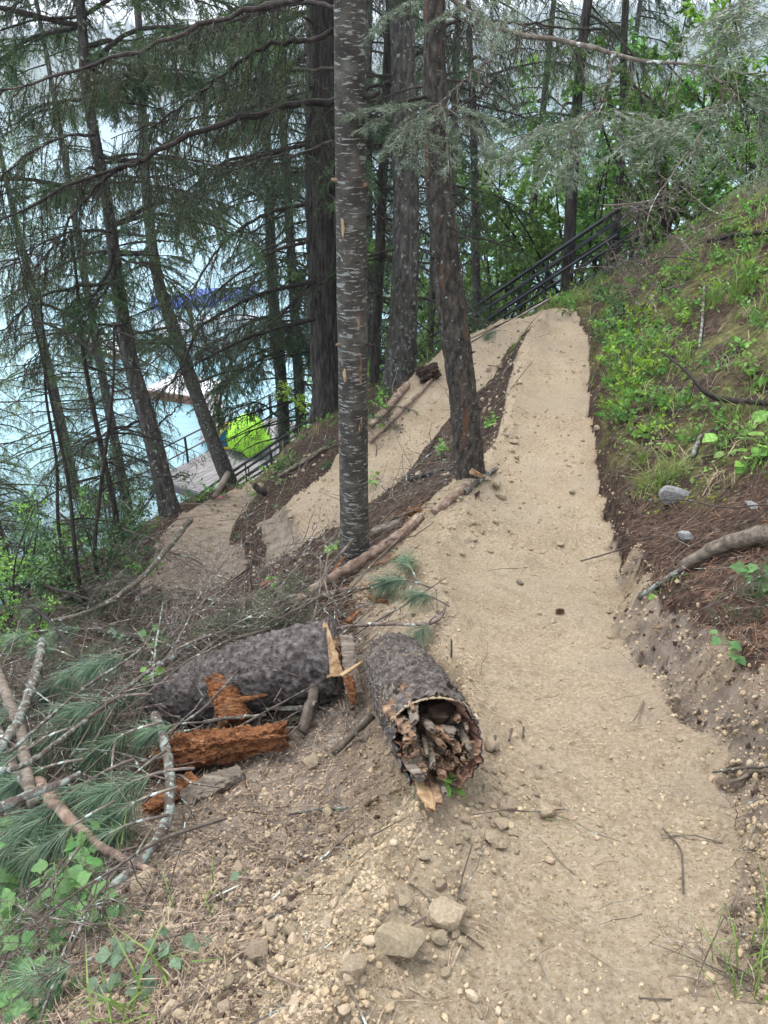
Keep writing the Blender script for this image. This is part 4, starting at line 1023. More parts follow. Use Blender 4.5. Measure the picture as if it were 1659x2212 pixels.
SHR = [  # x, y, kind, scale, material, label
    (4.0, 16.3, 'tall', 1.0, 'L', 'bright green leafy tree behind the railing'), (2.6, 17.5, 'tall', 1.05, 'L', 'leafy tree left of the slim dark trunk'), (6.2, 13.6, 'tall', .75, 'Y', 'yellow-green maple shrub at upper right'), (5.1, 14.4, 'tall', .85, 'L', 'leafy shrub right of the slim dark trunk'),
    (7.2, 11.6, 'tall', .6, 'L', 'green shrub on the crest at the right edge'), (1.2, 18.6, 'mid', 1.9, 'P', 'pale green shrub seen between the reddish trunk and its neighbour'), (-.4, 19.5, 'mid', 1.7, 'Y', 'yellow-green shrub behind the thick trunks'),
    (5.6, 11.9, 'mid', 1.0, 'D', 'dark green shrub on the crest above the bank'), (4.9, 11.0, 'mid', .55, 'L', 'green bush where the bank meets the railing'), (6.3, 10.4, 'mid', .9, 'L', 'leafy bush high on the right slope'), (3.2, 19.5, 'tall', 1.4, 'L', 'tall pale leafy tree beyond the railing'), (5.6, 17.8, 'tall', 1.35, 'L', 'tall leafy tree between the two slim trunks'), (7.6, 16.0, 'tall', 1.2, 'L', 'broad leafy tree above the bank crest'), (8.6, 12.2, 'tall', .8, 'Y', 'yellow-green tree at the top right edge'), (9.6, 20, 'tall', 1.7, 'L', 'tall leafy tree far right behind the crest'), (6.6, 22, 'tall', 1.7, 'L', 'tall leafy tree behind the slim distant trunk'), (3.6, 23, 'tall', 1.7, 'P', 'pale leafy tree beyond the gap right of the reddish trunk'), (11.5, 16, 'tall', 1.5, 'L', 'leafy tree in the upper right corner'), (4.4, 15.6, 'tall', .9, 'L', 'bright leafy tree just behind the staircase'), (6.9, 12.4, 'tall', .62, 'Y', 'bright yellow-green maple below the long grey limb'),
    (-8.4, 26.4, 'airy', 1.15, 'P', 'pale leafy bush beyond the deck railing'), (-5.4, 28.6, 'airy', 1.4, 'P', 'pale bush rising behind the green cover'), (-8.6, 22.5, 'airy', 1.2, 'P', 'pale bush left of the deck'), (-9.8, 18.0, 'airy', 1.3, 'P', 'pale airy bush at the left above the shore'), (-7.2, 15.5, 'airy', 1.0, 'L', 'thin green bush below the curved trunk'),
    (-3.9, 9.6, 'mid', .75, 'D', 'dark leafy bush at the foot of the curved trunk'), (-3.6, 8.2, 'mid', .7, 'D', 'dark bush left of the lower trail'), (-4.6, 7.6, 'mid', .8, 'D', 'tangled dark bush behind the cut branches'), (-3.9, 6.4, 'mid', .62, 'L', 'green maple-leaved bush at the left edge'), (-5.3, 9.3, 'mid', .95, 'L', 'green bush at the left edge below the firs'), (-3.3, 7.1, 'low', 1.2, 'D', 'low bush on the lip of the lower trail'), 
    (-1.0, 13.3, 'mid', .6, 'Y', 'yellow-green bush under the thick dark trunk'), (.8, 12.0, 'low', 1.2, 'L', 'small bush at the foot of the brown trunk'), (-6.2, 11.0, 'mid', 1.1, 'D', 'broad dark bush down the slope on the left')]
MS = {'L': M_LEAF, 'Y': M_LEAFY, 'P': M_LEAFP, 'D': M_LEAFD}
for i, (x, y, k, s, mk, lab) in enumerate(SHR):
    w, n = BL[k][i % len(BL[k])]
    r = empty('shrub', (x, y, H1(x, y) - .05), (0, 0, i * 1.3)); r.scale = (s,) * 3
    tag(r, lab, 'shrub', 'leafy shrubs on the hillside')
    o = link('stems', w, r); o['kind'] = 'stuff'
    c = link('foliage', n, r); c['kind'] = 'stuff'
    c.material_slots[0].link = 'OBJECT'; c.material_slots[0].material = MS[mk]

# ------------------------------------------------------------------ deck, stairs, cover, pole, boats
def box(mb, c, ax, ay, az, sx, sy, sz, mi=0):
    """box centred at c with half sizes along unit axes"""
    c = np.asarray(c, float); V = []
    for k in range(8):
        V.append(c + ax * sx * (1 if k & 1 else -1) + ay * sy * (1 if k & 2 else -1) + az * sz * (1 if k & 4 else -1))
    mb.add(V, [[0, 2, 3, 1], [4, 5, 7, 6], [0, 1, 5, 4], [2, 6, 7, 3], [0, 4, 6, 2], [1, 3, 7, 5]], mi)
def bar(mb, a, b, r, n=6):
    add_tubes(mb, np.array([a, b], float), np.array([[r, r]]), n)
ZU = np.array([0, 0, 1.0])
def make_deck():
    zd = -10.4
    e = norm(np.array([.50, .866, 0])); q = np.array([e[1], -e[0], 0])
    o0 = np.array([-7.95, 24.0, zd])
    t = Thing('deck', o0 + e * 3 + q * 1.6 - ZU * .2, 'grey boarded deck below the slope with black railing along its lake side', 'deck')
    L = 6.6
    rng = np.random.default_rng(3)
    for i in range(17):
        mb = MB(); c = o0 + q * (.11 + .2 * i) + e * L / 2
        box(mb, c + ZU * rng.uniform(-.004, .004), e, q, ZU, L / 2 + rng.uniform(-.01, .01), .092, .018)
        t.part('board', mb, M_DECK)
    mb = MB()
    box(mb, o0 + e * L / 2 - q * .03 - ZU * .14, e, q, ZU, L / 2 + .03, .025, .13); box(mb, o0 + e * L / 2 + q * 3.45 - ZU * .14, e, q, ZU, L / 2, .025, .13)
    box(mb, o0 + q * 1.7 - e * .03 - ZU * .14, q, e, ZU, 1.7, .025, .13); box(mb, o0 + q * 1.7 + e * (L + .03) - ZU * .14, q, e, ZU, 1.7, .025, .13)
    t.part('rim', mb, M_DECKEDGE)
    for a in (.2, 3.2, 6.4):
        for b in (.2, 3.1):
            p = o0 + e * a + q * b; mb = MB(); bar(mb, p - ZU * 4, p - ZU * .03, .09, 8); t.part('post', mb, M_RUST)
    # railing
    for a in (-.1, 1.6, 3.2, 4.1, 5.2, 6.55):
        p = o0 + e * a + q * .02; mb = MB(); box(mb, p + ZU * .5, e, q, ZU, .03 if a not in (4.1, 6.55) else .06, .03, .5); t.part('rail_post', mb, M_BLACK)
    mb = MB(); bar(mb, o0 - e * 1.2 + ZU * .98, o0 + e * 6.6 + ZU * 1.0, .03); t.part('rail', mb, M_BLACK)
    mb = MB(); bar(mb, o0 - e * 1.2 + ZU * .45, o0 + e * 6.6 + ZU * .47, .025); t.part('rail', mb, M_BLACK)
    for h in (.5, 1.0):
        mb = MB(); bar(mb, o0 + e * 6.58 + ZU * h, o0 + e * 6.58 + q * 3.3 + ZU * h, .025); t.part('rail', mb, M_BLACK)
    return o0, e, q, zd
DO, DE, DQ, DZ = make_deck()

def make_stairs():
    p0 = np.array([6.2, 11.76, .55]); p1 = np.array([-5.3, 21.3, -10.25])      # floor line of the stair
    p0 = np.array([3.5, 14, -1.62]) + (np.array([3.5, 14, -1.62]) - p1) * .07
    d = norm(p1 - p0); L = np.linalg.norm(p1 - p0)
    s = norm(np.cross(d, ZU)); W2 = .5
    t = Thing('staircase', p1, 'long black steel staircase with tube handrails running down the slope to the deck', 'staircase')
    for k in (-1, 1):
        o = s * W2 * k
        mb = MB(); n = norm(np.cross(s, d)); box(mb, (p0 + p1) / 2 + o, d, s, n, L / 2, .03, .07); t.part('stringer', mb, M_BLACK)
        for h, r in ((.92, .04), (.5, .032), (.72, .016)):
            mb = MB(); bar(mb, p0 + o + ZU * h, p1 + o + ZU * h, r); t.part('handrail', mb, M_BLACK)
        for u in np.linspace(.01, .995, 12):
            p = p0 + d * L * u + o; mb = MB(); bar(mb, p, p + ZU * .92, .02); t.part('rail_post', mb, M_BLACK)
    N = 52
    me = None
    for i in range(N):
        p = p0 + (p1 - p0) * ((i + .5) / N)
        if me is None:
            mb = MB(); f = norm(np.array([d[0], d[1], 0])); box(mb, np.zeros(3), s, f, ZU, W2 - .03, .12, .018); me = mb.data('tread', M_BLACK)
        o = link('tread', me, t.root); o.location = tuple(p + ZU * .03 - t.base)
    for u in (.12, .27, .29, .45, .62, .8):
        for k in (-1, 1):
            p = p0 + d * L * u + s * W2 * k; g = H1(p[0], p[1])
            mb = MB(); bar(mb, (p[0] + .1 * k, p[1], min(g, p[2] - .3) - .3), p, .028); t.part('support_leg', mb, M_BLACK)
        p = p0 + d * L * u; g = H1(p[0], p[1])
        mb = MB(); bar(mb, p + s * W2, np.array([p[0] - s[0] * W2, p[1] - s[1] * W2, min(g, p[2] - .3)]), .018); t.part('brace', mb, M_BLACK)
make_stairs()

def inflate(outline, t, thick, mat, mb, rings=9, seed=0, wr=.02):
    """outline in picture points at depth t -> a puffed body with real thickness"""
    O = np.array([W(x, y, t) for x, y in outline]); O = resample(np.vstack([O, O[:1]]), 57)[:-1]
    c = O.mean(0); f = norm(np.array([c[0], c[1], 0]))
    V = []
    ph = np.linspace(-math.pi / 2, math.pi / 2, rings * 2 + 1)
    for p in ph:
        k = math.cos(p) ** .55
        q_ = O - c; rm = np.linalg.norm(q_, axis=1, keepdims=True); sm = q_ / rm * (rm.mean() * .9) 
        V.append(c + (q_ * k ** 1.2 + sm * (1 - k ** 1.2)) * k + f * thick * math.sin(p))
    V = np.array(V); nr, n = V.shape[:2]; V = V.reshape(-1, 3)
    V += (wr * fbm(V * np.array([2.2, 2.2, 1.5]), 4, seed) + wr * .6 * np.abs(fbm(V * 4.0, 3, seed + 2)))[:, None] * norm(f * 1.5 + norm(V - c))
    idx = np.arange(nr * n).reshape(nr, n); a = idx[:-1]; b = np.roll(a, -1, 1); d = idx[1:]; e = np.roll(d, -1, 1)
    mb.add(V, np.stack([a, b, e, d], -1).reshape(-1, 4))
def make_cover():
    C = [(497, 250), (508, 215), (525, 180), (560, 145), (610, 115), (660, 103), (705, 113), (745, 150), (780, 215), (820, 275), (808, 315), (740, 350), (690, 372), (650, 388), (632, 372), (612, 345), (575, 330), (540, 333), (510, 310)]
    mb = MB(); inflate([(331.8 + .3137 * x, 862.7 + .3137 * y) for x, y in C], 28.6, .75, None, mb, seed=5, wr=.012)
    for v in mb.V:
        v[:, 2] = np.maximum(v[:, 2], DZ + .03)
    loc = mb.V[0].mean(0); loc[2] = DZ
    solo('cover', mb, M_GREEN, 'lime green fabric cover bulging over something on the deck', 'cover', smooth=True, loc=loc)
    # striped inflatable standing under its left end
    c = W(331.8 + .3137 * 515, 862.7 + .3137 * 288, 28.9)
    t = Thing('inflatable_float', (c[0], c[1], DZ), 'blue and yellow striped inflatable poking out from under the green cover', 'inflatable')
    f = norm(np.array([c[0] * 1.6, c[1], -2.0])); sx = norm(np.cross(f, ZU)); sy = np.cross(sx, f)
    an = np.linspace(0, 2 * math.pi, 33)
    for r, w, m, nm in ((.66, .075, M_YEL, 'outer_ring'), (.56, .05, M_WHITE, 'white_ring'), (.48, .045, M_YEL, 'inner_ring')):
        P = c + (np.cos(an)[:, None] * sx * .75 + np.sin(an)[:, None] * sy) * r; P[:, 2] = np.maximum(P[:, 2], DZ + w)
        mb = MB(); add_tubes(mb, P, np.full((1, 33), w), 8, cap=False); t.part(nm, mb, m, smooth=True)
    P = c + (np.cos(an)[:-1, None] * sx * .75 + np.sin(an)[:-1, None] * sy) * .46
    mb = MB(); mb.add(np.vstack([P - f * .05, P + f * .05, [c - f * .07], [c + f * .07]]), [[64, (i + 1) % 32, i] for i in range(32)] + [[65, 32 + i, 32 + (i + 1) % 32] for i in range(32)]); mb.add(np.vstack([P - f * .05, P + f * .05]), [[i, (i + 1) % 32, 32 + (i + 1) % 32, 32 + i] for i in range(32)])
    t.part('panel', mb, M_BLUEP)
make_cover()
mb = MB(); a = W(589, 1003, 27.5); b = W(617, 808, 27.2); bar(mb, a, b, .04, 8)
solo('pole', mb, M_STEEL, 'white metal pole leaning beside the trunk at the end of the deck', 'pole', loc=a)
mb = MB(); rg = np.random.default_rng(8)
V, F = rock_shape(3, 44, 5, (.55, .4, .25)); V = V * (1 + .15 * fbm(V * 5, 3, 2))[:, None]; c = DO + DE * 4.2 + DQ * 3.0 + ZU * .2
mb.add(V + c, F); solo('folded_tarp', mb, M_NAVY, 'crumpled navy tarp lying on the deck beside the staircase', 'tarp', smooth=True, loc=c - ZU * .2)

def make_boats():
    def frame(u, v, z):
        return WZ(u, v, z)
    # floating dock
    c = frame(402, 832, WZL + .45); e = norm(np.array([.93, -.36, 0])); q = np.array([-e[1], e[0], 0])
    t = Thing('floating_dock', (c[0], c[1], WZL), 'white floating dock section with brown timber edge on the water', 'dock')
    for i in range(9):
        mb = MB(); box(mb, c + q * (i - 4) * .3, e, q, ZU, 1.7, .14, .03); t.part('plank', mb, M_WHITE)
    mb = MB(); box(mb, c - ZU * .26 - q * 1.38, e, q, ZU, 1.75, .04, .22); box(mb, c - ZU * .26 + q * 1.38, e, q, ZU, 1.75, .04, .22); box(mb, c - ZU * .26 - e * 1.74, q, e, ZU, 1.34, .04, .22); box(mb, c - ZU * .26 + e * 1.74, q, e, ZU, 1.34, .04, .22)
    t.part('timber_edge', mb, M_RUST)
    mb = MB(); box(mb, c - ZU * .55, e, q, ZU, 1.6, 1.3, .2); t.part('float', mb, M_RUST)
    # ramp
    a = frame(452, 850, WZL + .5); b = np.array([-7.0, 29.5, -11.4])
    d = norm(b - a); s = norm(np.cross(d, ZU)); n = np.cross(s, d)
    t = Thing('ramp', a, 'grey ramp leading from the floating dock up to the shore', 'ramp')
    Lr = np.linalg.norm(b - a)
    for i in range(30):
        mb = MB(); box(mb, a + d * Lr * (i + .5) / 30, d, s, n, Lr / 62, .55, .02); t.part('plank', mb, M_DECK)
    for k in (-1, 1):
        mb = MB(); box(mb, (a + b) / 2 + s * .58 * k - n * .06, d, s, n, Lr / 2, .025, .08); t.part('side_beam', mb, M_DECKEDGE)
    # long narrow dock on the left
    a = frame(175, 715, WZL + .4); b = frame(262, 762, WZL + .4)
    d = norm(b - a); s = norm(np.cross(d, ZU)); Lr = np.linalg.norm(b - a)
    t = Thing('long_dock', (a + b) / 2, 'long narrow pale dock with brown edge lying on the water at the left', 'dock')
    mb = MB(); box(mb, (a + b) / 2, d, s, ZU, Lr / 2, .6, .04); t.part('deck_surface', mb, M_WHITE)
    mb = MB(); box(mb, (a + b) / 2 - ZU * .25, d, s, ZU, Lr / 2 - .05, .55, .2); t.part('timber_edge', mb, M_RUST)
    # covered boat lifts with boats
    for (u, v, Lc, lab, lab2) in ((400, 655, 4.0, 'blue canvas canopy on a white lift frame, left of the two by the dock', 'white motor boat under the left blue canopy'), (492, 640, 3.8, 'blue canvas canopy on a white lift frame, right of the two by the dock', 'white motor boat under the right blue canopy')):
        c = frame(u, v, -10.2); g = np.array([c[0], c[1], WZL])
        e = norm(np.array([.97, .22, 0])); q = np.array([-e[1], e[0], 0])
        t = Thing('boat_lift', g, lab, 'boat lift')
        N = 13; an = np.linspace(-1.25, 1.25, N); V = []
        for x in (-1, 1):
            for s_ in (1.0, .96):
                for a_ in an:
                    V.append(c + e * x * Lc / 2 + q * math.sin(a_) * 1.35 * s_ + ZU * (math.cos(a_) * .8 * s_ - .3))
        F = []
        for i in range(N - 1):
            F += [[i, i + 1, 2 * N + i + 1, 2 * N + i], [N + i, 3 * N + i, 3 * N + i + 1, N + i + 1], [i, N + i, N + i + 1, i + 1], [2 * N + i, 2 * N + i + 1, 3 * N + i + 1, 3 * N + i]]
        mb = MB(); mb.add(V, F); t.part('canopy', mb, M_CANVAS)
        for x in (-1, 1):
            for y in (-1, 1):
                mb = MB(); p = c + e * x * Lc * .46 + q * y * 1.25; bar(mb, (p[0], p[1], WZL - 1), p, .06); t.part('leg', mb, M_WHITE)
        b = Thing('boat', g + ZU * .5, lab2, 'boat')
        V = []; K = 9
        for k in range(K):
            u_ = k / (K - 1); w = 1.0 * (1 - max(0, u_ - .55) ** 2 * 4.6); x = (u_ - .5) * Lc * .95
            for yy, zz in ((-1, .75), (-.85, .2), (0, -.15), (.85, .2), (1, .75)):
                V.append(g + e * x + q * yy * w + ZU * (.55 + zz + .25 * u_ ** 2))
        F = [[k * 5 + j, (k + 1) * 5 + j, (k + 1) * 5 + j + 1, k * 5 + j + 1] for k in range(K - 1) for j in range(4)] + [[k * 5 + 4, (k + 1) * 5 + 4, (k + 1) * 5, k * 5] for k in range(K - 1)]
        mb = MB(); mb.add(V, F); mb.add(np.array(V[:5]), [[0, 1, 2, 4], [2, 3, 4, 2]][:1]); b.part('hull', mb, M_WHITE)
        mb = MB(); box(mb, g + ZU * 1.55 + e * .2, e, q, norm(ZU + e * .3), .04, .75, .25); b.part('windscreen', mb, M_NAVY)
        mb = MB(); box(mb, g + ZU * 1.1 - e * Lc * .5, e, q, ZU, .18, .2, .4); b.part('outboard_motor', mb, M_BLACK)
make_boats()
# pink ribbon on a stake
p = G(476, 1083); mb = MB(); V, F = rock_shape(1, 4); mb.add(V * .035 + p + [0, 0, .06], F)
solo('ribbon', mb, M_PINK, 'tiny pink flagging ribbon at the far end of the lower trail', 'ribbon', loc=p)

# ------------------------------------------------------------------ logs and rotten wood
def GL(dx, dy, lift):
    return G_at(dx, dy, lift)
def G_at(dx, dy, lift):
    r = ray(dx, dy); P = ORG + _TT[:, None] * r
    g = P[:, 2] - terrain(P[:, 0], P[:, 1]) - lift
    i = max(1, int(np.argmax(g < 0)))
    t = _TT[i - 1] + (_TT[i] - _TT[i - 1]) * g[i - 1] / max(g[i - 1] - g[i], 1e-9)
    return ORG + t * r
def bark_log(pts, radii, seed, n=84, step=.012, open_end=False, plate=.12):
    P = resample(np.hstack([pts, np.array(radii)[:, None]]), int(np.linalg.norm(pts[-1] - pts[0]) / step))
    C, R = P[:, :3], P[:, 3]
    V, Q, T = tubes(C, R, n, not open_end)
    m = len(C) * n; ctr = np.repeat(C, n, 0); rr = np.repeat(R, n)
    out = norm(V[:m] - ctr)
    ax = norm(C[-1] - C[0]); s = (V[:m] - C[0]) @ ax
    loc = np.stack([s * 8, (out @ norm(np.cross(ax, ZU))) * 4.5, (out @ np.cross(norm(np.cross(ax, ZU)), ax)) * 4.5], 1)
    loc += .5 * np.stack([fbm(loc * .8, 3, seed + 1), fbm(loc * .8, 3, seed + 2), fbm(loc * .8, 3, seed + 3)], 1)
    f1, f2, cid = worley(loc * 2.2, seed)
    k = plate * (np.clip((f2 - f1) * 3, 0, 1) * (.5 + .7 * cid)) + .05 * fbm(V[:m] * 9, 4, seed) + .015 * fbm(V[:m] * 60, 2, seed)
    V[:m] += out * (rr * (k - plate * .5))[:, None]
    return V, Q, T, C, R, n
def mbq(V, Q, T):
    mb = MB(); mb.V = [V]; mb.n = len(V); mb.Q = [Q]; mb.MQ = [np.zeros(len(Q))]
    if len(T): mb.T = [T]; mb.MT = [np.zeros(len(T))]
    return mb
pts = np.array([W(732, 1418, 4.12), W(600, 1446, 4.2), W(480, 1478, 4.3), W(330, 1530, 4.45)])
pts[:, 2] = [p[2] for p in pts]
tL = Thing('fallen_log', pts[1] - ZU * .16, 'thick fallen log with scaly grey bark lying across the brush', 'log')
V, Q, T, C, R, n = bark_log(pts, [.205, .20, .185, .155], 3)
tL.part('bark', mbq(V, Q, T), M_LOGBARK2, smooth=True)
def chunk(p0, p1, w, h, seed, taper=(1, 1), rough=.25, n=36, up=None, steps=None):
    """a splintered, layered piece of rotten wood from p0 to p1"""
    p0, p1 = np.asarray(p0), np.asarray(p1); L = np.linalg.norm(p1 - p0); ax = norm(p1 - p0)
    up = ZU if up is None else norm(np.asarray(up, float)); s = norm(np.cross(ax, up)); uu = np.cross(s, ax)
    K = steps or max(14, int(L / .006)); an = np.linspace(0, 2 * math.pi, n, endpoint=False)
    sq = lambda c: np.sign(c) * np.abs(c) ** .6
    u = np.linspace(0, 1, K)
    tp = taper[0] + (taper[1] - taper[0]) * u
    rim = np.interp(np.arange(n), np.arange(n), np.random.default_rng(seed).uniform(-.5, .5, n))
    X = u[:, None] * L + rim * .18 * min(w, h) * 2 * (np.abs(u - .5)[:, None] * 2) ** 4
    P = p0 + X[..., None] * ax + (sq(np.cos(an))[None, :] * w / 2 * tp[:, None])[..., None] * s + (sq(np.sin(an))[None, :] * h / 2 * tp[:, None])[..., None] * uu
    V = P.reshape(-1, 3); ctr = np.repeat(p0 + u[:, None] * L * ax, n, 0)
    loc = np.stack([(V - p0) @ ax * 9, (V - p0) @ s * 55, (V - p0) @ uu * 55], 1)
    k = rough * fbm(loc, 4, seed) + rough * .7 * fbm(V * 24, 4, seed + 4) + rough * .55 * fbm(V * 90, 2, seed + 5)
    st = np.floor(fbm(loc * .5, 3, seed + 7) * 5) / 5
    k = k + rough * .9 * st
    V = ctr + (V - ctr) * (1 + k)[:, None]
    idx = np.arange(K * n).reshape(K, n); a = idx[:-1]; b = np.roll(a, -1, 1); d = idx[1:]; c = np.roll(d, -1, 1)
    Q = np.stack([a, b, c, d], -1).reshape(-1, 4)
    V = np.vstack([V, [p0 + ax * .01], [p0 + ax * (L - .01)]])
    T = np.vstack([np.stack([np.full(n, K * n), np.roll(idx[0], -1), idx[0]], 1), np.stack([np.full(n, K * n + 1), idx[-1], np.roll(idx[-1], -1)], 1)])
    return mbq(V, Q, T)
e0 = pts[0]; ax0 = norm(pts[0] - pts[1])
tL.part('broken_end', chunk(e0 - ax0 * .05, e0 + ax0 * .05, .27, .27, 8, (1, .6), .35), M_ROTTAN)
# hollow log
hp = np.array([G_at(852, 1432, .12), G_at(888, 1490, .15), G_at(922, 1548, .14), G_at(946, 1598, .13)])
hp[1:-1] = hp[0] + (hp[-1] - hp[0]) * np.array([[.33], [.67]])
print('HOLLOW', hp, [p[1] * CP + (CAMH - p[2]) * SP for p in hp])
tH2 = Thing('hollow_log', hp[2] - ZU * .18, 'hollow rotten log with grey bark, its open broken end facing the camera', 'log')
V, Q, T, C, R, n = bark_log(hp, [w_ * .463 * .5 / FPX * (p_[1] * CP + (CAMH - p_[2]) * SP) for w_, p_ in zip((128, 148, 172, 188), hp)], 13, n=96, step=.011, open_end=True)
K = len(C); rngh = np.random.default_rng(4)
Vr = V.reshape(K, n, 3)
axh = norm(C[-1] - C[-4])
jag = .10 * fbm(np.stack([np.cos(np.arange(n) * 2 * math.pi / n) * 2.2, np.sin(np.arange(n) * 2 * math.pi / n) * 2.2, np.zeros(n)], 1), 5, 3)
an = np.arange(n) * 2 * math.pi / n
outE = norm(Vr[-1] - C[-1]); low = np.clip(-outE[:, 2], 0, 1); lft = np.clip(-outE[:, 0], 0, 1)
jag = jag + .20 * low * lft + .06 * low - .05 * np.clip(outE[:, 2], 0, 1)
wgt = np.clip((np.arange(K) - K * .55) / (K * .45), 0, 1) ** 1.5
Vr = Vr + (wgt[:, None] * jag[None])[..., None] * axh
tH2.part('bark', mbq(Vr.reshape(-1, 3), Q, T), M_LOGBARK, smooth=True)
inn = []
for k in range(10):
    j = K - 1 - int(k * K * .06)
    inn.append(C[j] + (Vr[j] - C[j]) * (.975 - .06 * k - .10 * (k > 0)) * (1 + .09 * fbm(Vr[j] * 22, 4, k))[:, None] + 0 * axh)
inn = np.array(inn); idx = np.arange(10 * n).reshape(10, n); a = idx[:-1]; b = np.roll(a, -1, 1); d = idx[1:]; c = np.roll(d, -1, 1)
Vi = np.vstack([inn.reshape(-1, 3), inn[-1].mean(0)[None]])
Ti = np.stack([np.full(n, 10 * n), idx[-1], np.roll(idx[-1], -1)], 1)
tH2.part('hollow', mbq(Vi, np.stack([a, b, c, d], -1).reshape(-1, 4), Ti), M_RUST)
# rear face
tH2.part('rear_end', chunk(C[0] + (C[1] - C[0]) * .3, C[0] - norm(C[1] - C[0]) * .03, .26, .26, 6, (1, .9), .2), M_ROTTAN)
# ribs of rotten wood hanging out of the mouth
up_h = np.cross(norm(np.cross(axh, ZU)), axh); sd_h = -norm(np.cross(axh, ZU)); Ce = C[-1]
rgr = np.random.default_rng(17)
RIBS = [(-.45, -.80, -.25, .27, .09, .035, M_FRESH), (-.2, -.85, -.25, .20, .09, .04, M_ROTTAN), (.1, .10, -.3, -.07, .25, .20, M_HOLE)]  # the large dark piece is painted shade filling the upper mouth
for q_ in range(60):
    aa_ = rgr.uniform(0, 2 * math.pi); rr_ = math.sqrt(rgr.random()) * .88
    x_, y_ = math.cos(aa_) * rr_, math.sin(aa_) * rr_
    if y_ > .35 and abs(x_) < .5: continue
    RIBS.append((x_, y_, -.25, .05 - .07 * y_ - .05 * x_ + rgr.uniform(-.07, .06), rgr.uniform(.03, .08), rgr.uniform(.018, .045), [M_ROTTAN, M_ROTTAN, M_ROTTAN, M_OLDWOOD, M_OLDWOOD][rgr.integers(5)]))
for q_, (a_, b_, l0, l1, w_, h_, mt) in enumerate(RIBS):
    c_ = Ce + sd_h * a_ * R[-1] + up_h * b_ * R[-1]
    tl = norm(axh + rgr.normal(0, .10, 3))
    tH2.part('wood_rib', chunk(c_ + tl * l0, c_ + tl * l1, w_, h_, 60 + q_, (1, .35), .55, n=18, up=up_h + rgr.normal(0, .5, 3), steps=34), mt)
# crumbled bits inside the mouth
mb = MB(); M = 420; rr_ = np.sqrt(rngh.random(M)) * R[-1] * .85; aa = rngh.uniform(math.pi, 2 * math.pi, M)
pp = Ce + axh * rngh.uniform(-.16, .08, M)[:, None] + (np.cos(aa) * rr_)[:, None] * sd_h + (np.sin(aa) * rr_)[:, None] * up_h
TV, TF = rock_shape(1, 5); stamp(mb, TV, TF, pp, randrot(M, rngh), rngh.uniform(.006, .022, M)[:, None] * np.array([1, .7, .5]))
o = tH2.part('crumbs', mb, M_ROTTAN); o['kind'] = 'stuff'
# soil heaped on the log
mb = MB(); M = 2600; j = np.clip((K * (1 - np.abs(rngh.normal(0, .38, M)))).astype(int) - 3, 2, int(K * .93)); aa = rngh.normal(0, .55, M)
sdv = norm(np.cross(norm(C[j] - C[np.maximum(j - 3, 0)] + 1e-6), ZU)); pp = C[j] + (R[j] * 1.03)[:, None] * (np.cos(aa)[:, None] * ZU + np.sin(aa)[:, None] * sdv)
stamp(mb, TV, TF, pp, randrot(M, rngh), rngh.uniform(.002, .007, M)); o = tH2.part('soil_crumbs', mb, M_PEB); o['kind'] = 'stuff'

